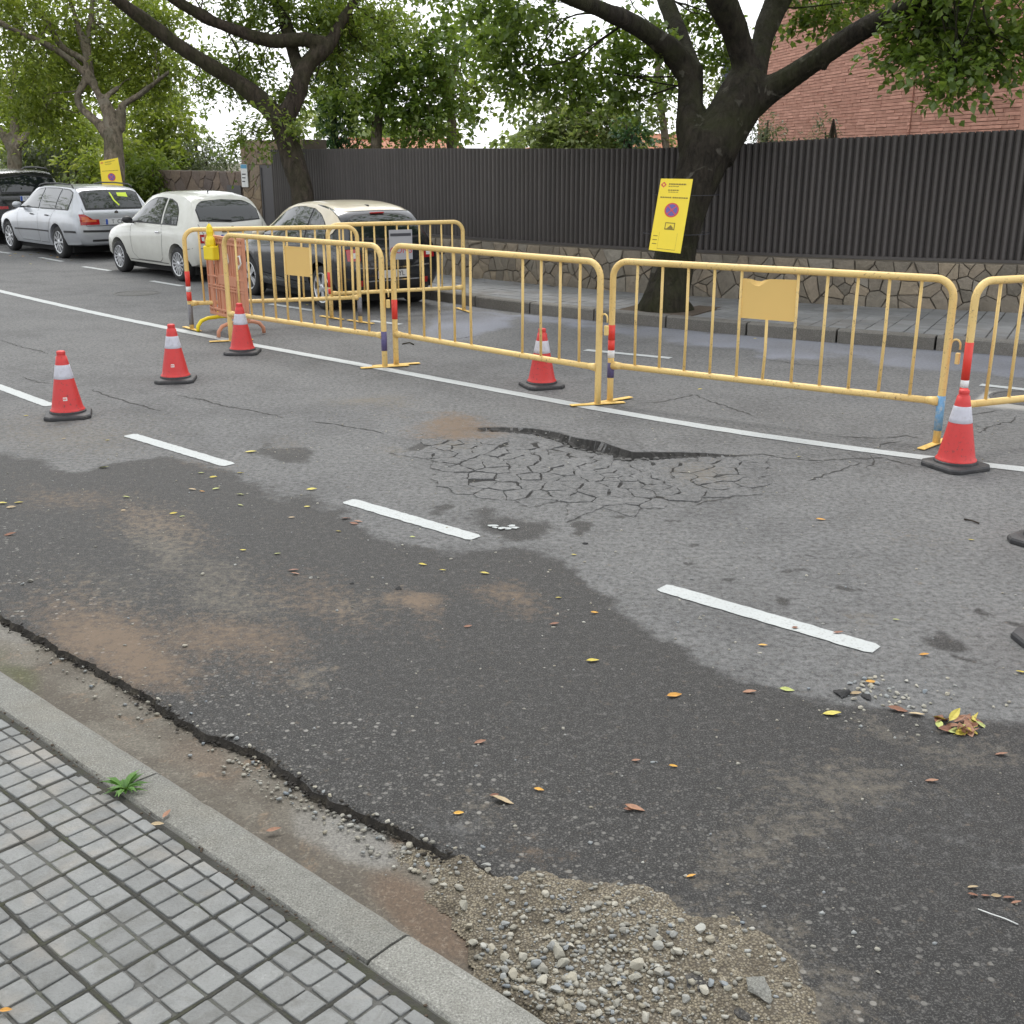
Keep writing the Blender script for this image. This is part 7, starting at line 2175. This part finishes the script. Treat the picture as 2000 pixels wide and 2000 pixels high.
# larger stones one by one
rk = []
for k in range(10):
    V, F = rock(200 + k, 2)
    me = bpy.data.meshes.new('stone'); me.from_pydata(V.tolist(), [], F.tolist()); me.update(); me.materials.append(M['pebble'])
    rk.append(me)
def stone_at(u, v, r_px, label, group, seed, on_heap=True, name='loose_stone', dark=None):
    p = P(u, v, -.005); dep = dep_of(p); r = r_px / FOC * dep
    z = hz(p.x, p.y) if on_heap else ground_z(p.x, p.y)
    rnd = random.Random(seed)
    o = bpy.data.objects.new(name, rnd.choice(rk)); COL.objects.link(o)
    o.location = (p.x, p.y, z + r * .42); o.rotation_euler = (rnd.uniform(-.4, .4), rnd.uniform(-.4, .4), rnd.uniform(0, 6.28)); o.scale = (r, r * rnd.uniform(.7, 1), r * rnd.uniform(.7, 1))
    tag(o, label, 'stone', group)
    return o
GS = 'stones on the spilled gravel'; LS = 'broken stone lying on the spilled gravel by the kerb'
spots = [(905, 1765, 17), (985, 1798, 14), (1002, 1803, 11), (915, 1800, 14), (925, 1830, 15), (945, 1838, 12), (960, 1845, 16), (985, 1860, 14), (1010, 1850, 10), (1020, 1862, 16), (1037, 1870, 13), (1060, 1885, 20), (1078, 1845, 17), (1093, 1860, 22), (1100, 1875, 18), (1105, 1850, 12),
         (1000, 1893, 22), (985, 1885, 16), (1060, 1910, 18), (1045, 1878, 18), (1085, 1930, 16), (1118, 1912, 18), (1190, 1897, 15), (1240, 1913, 20), (1245, 1890, 22), (1285, 1860, 16), (1290, 1905, 18), (1313, 1838, 15), (1275, 1840, 18), (1285, 1850, 13), (1368, 1826, 17), (1386, 1842, 18), (1380, 1873, 12),
         (1320, 1870, 18), (1388, 1926, 15), (1374, 1938, 19), (1312, 1917, 13), (1412, 1932, 14), (1420, 1940, 12), (1095, 1962, 17), (1107, 1970, 16), (1135, 1970, 15), (1168, 1978, 14), (1180, 1940, 15), (1145, 1942, 12), (1048, 1942, 14), (1020, 1925, 12), (1168, 1781, 15), (1200, 1780, 10), (1225, 1782, 12),
         (1148, 1785, 12), (1065, 1755, 12), (1020, 1752, 9), (898, 1725, 13), (865, 1720, 12), (848, 1708, 12), (855, 1690, 9), (808, 1685, 11), (950, 1690, 14), (955, 1698, 12), (1260, 1985, 17), (1320, 1975, 17), (1205, 1960, 14), (1230, 1945, 13), (1340, 1950, 15), (1280, 1935, 12), (1160, 1830, 10), (1130, 1815, 11), (1000, 1770, 10), (1030, 1780, 8), (1110, 1800, 9), (1215, 1850, 11)]
for k, (u, v, r) in enumerate(spots): stone_at(u, v, r * .76, LS, GS, k)
rnd = random.Random(12)
n = 0
while n < 60:
    u, v = rnd.uniform(900, 1500), rnd.uniform(1740, 2000)
    p = P(u, v)
    if hm(p.x, p.y) < .5 or rnd.random() > math.exp(-((u - 1130) / 190) ** 2 - ((v - 1900) / 90) ** 2): continue
    stone_at(u, v, rnd.uniform(5, 8.5), LS, GS, 500 + n); n += 1
GE = 'stones along the broken asphalt edge'; LE = 'pale stone lying at the foot of the broken asphalt edge'
for k, (u, v, r) in enumerate([(800, 1638, 13), (788, 1645, 9), (758, 1608, 8), (735, 1595, 8), (680, 1583, 10), (668, 1579, 7), (690, 1590, 7), (578, 1520, 11), (498, 1468, 9), (503, 1478, 8), (450, 1442, 10), (462, 1446, 8), (332, 1382, 7), (310, 1370, 8), (290, 1362, 9), (270, 1350, 9), (245, 1340, 8), (235, 1328, 8), (374, 1397, 7), (615, 1542, 8), (645, 1558, 8), (632, 1550, 7)]):
    stone_at(u, v, r * .7, LE, GE, 900 + k, False)
GR = 'stones scattered on the road'; LR = 'single pale stone lying loose on the road surface'
for k, (u, v, r) in enumerate([(60, 1138, 9), (45, 1144, 7), (362, 1265, 8), (396, 1125, 7), (460, 1106, 5), (607, 1132, 6), (622, 1131, 4), (1680, 1422, 7), (1790, 1420, 6), (1517, 1410, 5), (1850, 1328, 6), (1965, 1382, 6), (1714, 1903, 8), (1760, 1498, 4), (1970, 1375, 7), (1940, 1385, 6)]):
    stone_at(u, v, r * .7, LR, GR, 950 + k, False)
# rubble in the small pothole
GP = 'stones in the small pothole'; LP = 'stone fragment in the rubble patch near the yellow leaves'
for k in range(46):
    rnd = random.Random(k); u = rnd.gauss(1745, 48); v = rnd.gauss(1358, 16) + (u - 1745) * .18
    stone_at(u, v, rnd.uniform(3.5, 7), LP, GP, 1000 + k, False)
M['tar'] = simple('asphalt_lump', (.022, .022, .023), .8, var=.4, scale=60, bumps=.8, bscale=120)
def lump(u, v, ru, rv, mat, label, seed, name='asphalt_lump', rot=0.0, flat=.5, sub=3):
    p = P(u, v); dep = dep_of(p); V, F = rock(seed, sub, 1)
    o = mesh(name, (V + .10 * np.array([[mno.noise(Vector(q) * 3 + Vector((seed, 0, 0))) for _ in range(1)] * 3 for q in V.tolist()])).tolist(), F.tolist(), M[mat])
    r = ru / FOC * dep; o.scale = (r, rv / FOC * dep * 2.2, r * flat); o.location = (p.x, p.y, ground_z(p.x, p.y) + r * flat * .3); o.rotation_euler = (0, 0, rot)
    tag(o, label, 'lump')
lump(1645, 1357, 17, 9, 'tar', 'black asphalt lump at the edge of the rubble patch', 41)
lump(1693, 1363, 11, 7, 'tar', 'small dark asphalt crumb among the pothole stones', 42)
lump(778, 1150, 8, 3.5, 'tar', 'black crumb of asphalt near the small tan dust patch', 43)
lump(1142, 1062, 6, 2.5, 'tar', 'dark crumb beside the wet round patch', 44)
lump(1480, 1935, 23, 24, 'kerb', 'long grey lump of concrete beside the gravel', 52, 'concrete_lump', R(14), .9)
lump(687, 1140, 5, 2.5, 'tar', 'tiny asphalt crumb left of the black crumb', 46)
lump(1572, 1966, 9, 18, 'tar', 'dark slate shard beside the grey concrete lump', 47, 'slate_shard', R(10), .3)
for u, v, s in ((940, 1290 - 250, 1),): pass
# white plaster smear by the wet patch
geo = []; rnd = random.Random(5)
for f in range(9):
    cu, cv = 985 + rnd.uniform(-24, 24), 1031 + rnd.uniform(-3, 4); V = []
    for k in range(9):
        q = 2 * math.pi * k / 9; rr = rnd.uniform(.5, 1.2)
        V.append(P(cu + 8 * rr * math.cos(q), cv + 2.2 * rr * math.sin(q)) + Vector((0, 0, .004 + .0004 * f)))
    geo.append((V, [tuple(range(9))]))
V, F = merge_geo(geo)
o = mesh('plaster_flecks', V, F, M['paint']); tag(o, 'white plaster flecks in the round wet patch', 'plaster')

# ---- fallen leaves
def mat_fleaf(name, a, b_):
    m, nt, b = new_mat(name)
    oi = nt.nodes.new('ShaderNodeObjectInfo')
    c = mixc(nt, oi.outputs['Random'], a, b_); c = mixc(nt, ramp(nt, noise(nt, 90, 4, .7, geo_pos(nt)), [(.45, 0), (.7, .5)]), c, tuple(x * .5 for x in a))
    nt.links.new(c, b.inputs['Base Color']); b.inputs['Roughness'].default_value = .6
    return m
M['lf_yellow'] = mat_fleaf('yellow_leaf', (.50, .40, .05), (.60, .52, .12))
M['lf_orange'] = mat_fleaf('orange_leaf', (.52, .25, .04), (.66, .38, .06))
M['lf_brown'] = mat_fleaf('brown_leaf', (.20, .085, .05), (.33, .17, .10))
M['lf_green'] = mat_fleaf('pale_green_leaf', (.38, .42, .12), (.52, .55, .22))
M['lf_tan'] = mat_fleaf('tan_leaf', (.34, .25, .14), (.46, .36, .22))
def leaf_mesh(k, mat):
    rnd = random.Random(k); V = []; F = []
    n = 7
    for i in range(n):
        t = i / (n - 1); w = .23 * math.sin(math.pi * min(1, t * 1.02)) ** .8 * (1 - .25 * t); cz = rnd.uniform(.06, .20)
        z = cz * (t - .5) ** 2 + .01
        V += [(t - .5, w, z + w * .35 + rnd.uniform(-.01, .01)), (t - .5, 0, z), (t - .5, -w, z + w * rnd.uniform(.2, .5))]
        if i:
            k_ = 3 * i; F += [(k_ - 3, k_ - 2, k_ + 1, k_), (k_ - 2, k_ - 1, k_ + 2, k_ + 1)]
    V += [(-.5, .008, .012), (-.5, -.008, .012), (-.66, 0, .03)]; m = len(V); F.append((m - 3, m - 2, m - 1))
    me = bpy.data.meshes.new('leaf'); me.from_pydata(V, [], F); me.update(); me.materials.append(M[mat]); return me
LM = {k: [leaf_mesh(10 * j + i, k) for i in range(4)] for j, k in enumerate(('lf_yellow', 'lf_orange', 'lf_brown', 'lf_green', 'lf_tan'))}
LLAB = {'lf_yellow': 'bright yellow leaf fallen on the road', 'lf_orange': 'orange leaf fallen on the road', 'lf_brown': 'dry brown leaf fallen on the road', 'lf_green': 'pale green leaf fallen on the road', 'lf_tan': 'dull tan leaf fallen on the road'}
def fallen(u, v, lpx, kind, ang=None, label=None, z=None, seed=0, lift=0):
    z0 = (ZK if z is None and False else z) if z is not None else 0
    p = P(u, v, z0); dep = dep_of(p); L = lpx / FOC * dep
    rnd = random.Random(int(u * 31 + v * 17 + seed))
    L = min(max(L, .03), .13)
    o = bpy.data.objects.new('fallen_leaf', rnd.choice(LM[kind])); COL.objects.link(o)
    zz = ground_z(p.x, p.y) if z is None else z
    o.location = (p.x, p.y, zz + .004 + lift); o.scale = (L, L, L)
    o.rotation_euler = (rnd.uniform(-.25, .25), rnd.uniform(-.2, .2), R(ang) if ang is not None else rnd.uniform(0, 6.28))
    tag(o, label or LLAB[kind], 'leaf', None if label else 'fallen leaves')
    return o
Y_, O_, B_, G_, T_ = 'lf_yellow', 'lf_orange', 'lf_brown', 'lf_green', 'lf_tan'
for u, v, l, k, a in [(1317, 1360, 34, O_, 20), (1625, 1396, 38, Y_, 0), (1158, 1292, 28, Y_, 8), (1537, 1349, 30, G_, -15), (1464, 1353, 28, B_, -10), (1702, 1334, 26, O_, 0), (1671, 1356, 26, T_, 10), (1753, 1388, 40, B_, -15), (1790, 1397, 32, T_, -10), (1820, 1527, 26, B_, -10),
                      (982, 1566, 48, T_, -20), (966, 1555, 20, B_, 20), (1053, 1544, 22, O_, -20), (896, 1590, 22, O_, 5), (1240, 1581, 42, B_, -20), (1228, 1583, 22, B_, 10), (938, 1451, 26, B_, 20), (1350, 1713, 22, O_, 20), (1315, 1498, 14, O_, 0), (1242, 1487, 12, B_, 0), (1956, 1475, 26, B_, 0),
                      (826, 1104, 18, Y_, 0), (865, 1115, 14, Y_, 10), (947, 1121, 20, Y_, -10), (1091, 1169, 12, Y_, 0), (1161, 1198, 18, O_, 20), (1083, 1220, 20, B_, 0), (914, 1225, 18, B_, 20), (1121, 1085, 10, Y_, 0), (676, 1014, 22, B_, 15), (692, 1024, 20, B_, -15), (661, 1039, 12, Y_, 0), (806, 1050, 10, G_, 0),
                      (574, 1115, 22, B_, 10), (577, 1122, 18, B_, -5), (1554, 1228, 22, B_, 30), (1635, 1238, 26, B_, 0), (1490, 1262, 20, O_, -20), (1805, 1280, 20, O_, -10), (1603, 1016, 20, O_, -5), (1897, 1056, 14, Y_, 0), (1750, 1212, 14, G_, -20), (1996, 1315, 24, Y_, -25), (1561, 893, 10, Y_, 0), (1367, 761, 10, Y_, 0),
                      (5, 984, 20, Y_, 0), (37, 983, 18, Y_, 20), (22, 992, 20, T_, 15), (203, 914, 22, G_, 0), (417, 933, 16, Y_, 20), (393, 925, 14, G_, 0), (470, 925, 16, Y_, 0), (490, 884, 24, Y_, 5), (339, 1004, 16, Y_, 20), (356, 1010, 12, G_, 10), (600, 991, 14, Y_, 30), (609, 957, 22, Y_, 0), (247, 972, 16, G_, 0), (241, 998, 12, T_, 0),
                      (422, 956, 16, G_, 20), (470, 967, 16, G_, 0), (470, 988, 12, G_, 0), (475, 1076, 14, Y_, 0), (542, 1083, 16, G_, -5), (20, 1045, 24, B_, 15), (51, 813, 10, Y_, 0), (125, 858, 10, T_, 0), (210, 861, 10, Y_, 0), (376, 957, 16, T_, 0), (395, 961, 12, O_, 0), (700, 1020, 18, B_, 0), (570, 1012, 14, T_, 10),
                      (100, 500, 8, O_, 0), (60, 498, 8, Y_, 10), (85, 506, 8, O_, 20), (30, 496, 8, Y_, 0), (112, 503, 7, O_, 0), (140, 509, 7, T_, 0), (60, 516, 6, Y_, 0), (95, 514, 6, Y_, 0), (45, 501, 7, O_, 0), (75, 494, 7, Y_, 0), (20, 500, 7, O_, 0), (128, 497, 7, B_, 0), (150, 500, 7, B_, 0), (580, 604, 6, Y_, 0), (600, 596, 6, Y_, 0), (560, 588, 6, T_, 0),
                      (980, 540, 5, T_, 0), (1475, 662, 7, Y_, 10), (1815, 683, 9, Y_, 0), (1470, 742, 8, T_, 0), (1900, 1750, 20, B_, 0), (1925, 1752, 22, B_, 10), (1945, 1752, 22, T_, 0), (1970, 1756, 26, B_, 5), (1900, 1735, 16, T_, 0), (1985, 1765, 22, B_, 5)]:
    fallen(u, v, l * .98, k, a)
# leaves on the near pavement and in the gutter
fallen(326, 1592, 26, B_, 70, 'curled brown leaf against the near kerb', ZK + .004)
fallen(308, 1612, 26, T_, 10, 'tan leaf on the paving squares by the near kerb', ZK + .004)
fallen(535, 1623, 30, B_, 15, 'brown leaf in the gutter beside the kerb', ZG + .004)
fallen(12, 1976, 24, O_, 0, 'orange leaf at the corner of the near pavement', ZK + .004)
# heap of leaves in a dip of the road
lp = empty('leaf_clump', P(1872, 1418)); tag(lp, 'clump of wet brown and yellow leaves beside the rubble patch', 'leaves'); lp.scale = (.8, .8, .7)
rnd = random.Random(8)
for k in range(26):
    kind = rnd.choice([B_, B_, B_, Y_, G_, Y_]); q = rnd.uniform(0, 6.28); rr = rnd.random() ** .5
    o = bpy.data.objects.new('leaf', rnd.choice(LM[kind])); COL.objects.link(o); o.parent = lp
    L = rnd.uniform(.06, .10); o.location = (.10 * rr * math.cos(q), .075 * rr * math.sin(q), .008 + .03 * (1 - rr) * rnd.random()); o.scale = (L, L, L); o.rotation_euler = (rnd.uniform(-.7, .7), rnd.uniform(-.7, .7), rnd.uniform(0, 6.28))
o = bpy.data.objects.new('leaf', LM[Y_][1]); COL.objects.link(o); o.parent = lp; o.location = (-.01, .03, .045); o.scale = (.085,) * 3; o.rotation_euler = (.4, -.6, .6)

# ---- weed in the pavement joint
M['weed'] = mat_leaf('weed_leaf', (.05, .13, .02), (.09, .22, .04), (.16, .32, .08), .4)
wc = P(244, 1543, ZK)
wd = empty('weed_plant', wc); tag(wd, 'small green weed growing beside the kerb joint', 'weed'); wd.scale = (.78, .78, .78)
rnd = random.Random(2)
for k in range(30):
    a = rnd.uniform(0, 6.28); L = rnd.uniform(.045, .105); el = rnd.uniform(.15, 1.2); w = rnd.uniform(.005, .011)
    V = []; F = []
    d = Vector((math.cos(a), math.sin(a), 0)); s = Vector((-d.y, d.x, 0))
    for i in range(6):
        t = i / 5; p = d * (L * t * math.cos(el * (1 - .5 * t))) + Vector((0, 0, .004 + L * math.sin(el) * t * (1 - .55 * t)))
        ww = w * math.sin(math.pi * (.12 + .88 * t)) * (1.25 if i % 2 else .75)
        V += [p + s * ww + Vector((0, 0, ww * .5)), p, p - s * ww + Vector((0, 0, ww * .5))]
        if i: q = 3 * i; F += [(q - 3, q - 2, q + 1, q), (q - 2, q - 1, q + 2, q + 1)]
    o = mesh('leaf', V, F, M['weed'], wd); attr(o, 'tint', np.full(len(V), rnd.random()))
# ---- grit and moss lodged in the kerb joint
def joint_prob(x, y):
    s_ = (x - O2.x) * A2.x + (y - O2.y) * A2.y; d = (x - O2.x) * N2.x + (y - O2.y) * N2.y - KI_T
    return np.exp(-((d + .006) / .012) ** 2) * (.3 + .7 * (fbm(s_ * 3.0, s_ * 0, 57, 3) > 0))
V, F, t = scatter(240, (-2.2, .3), (1.6, 3.9), joint_prob, .0036, lambda x, y: np.full(x.shape, ZK - .004))
o = np_mesh('joint_grit', V, F, M['soil'], None); tag(o, 'dark soil crumbs in the joint along the near kerb', 'soil', kind='stuff')
# ---- bits: pale wire, sticks
tag(tube('wire_scrap', [P(1910, 1778) + Vector((0, 0, .004)), P(1935, 1790) + Vector((0, 0, .008)), P(1962, 1797) + Vector((0, 0, .005)), P(1988, 1808) + Vector((0, 0, .004))], .0016, M['white'], None, 6), 'thin pale wire scrap lying on the dark asphalt', 'wire')
tag(tube('twig', [P(1883, 1016) + Vector((0, 0, .006)), P(1897, 1020) + Vector((0, 0, .01)), P(1912, 1024) + Vector((0, 0, .006))], .005, M['bark2'], None, 6), 'short dark twig lying on the grey asphalt', 'twig')
tag(tube('twig', [P(786, 673) + Vector((0, 0, .006)), P(800, 671) + Vector((0, 0, .012)), P(808, 674) + Vector((0, 0, .006))], .007, M['bark2'], None, 6), 'dark twig lying behind the barrier with missing bars', 'twig')
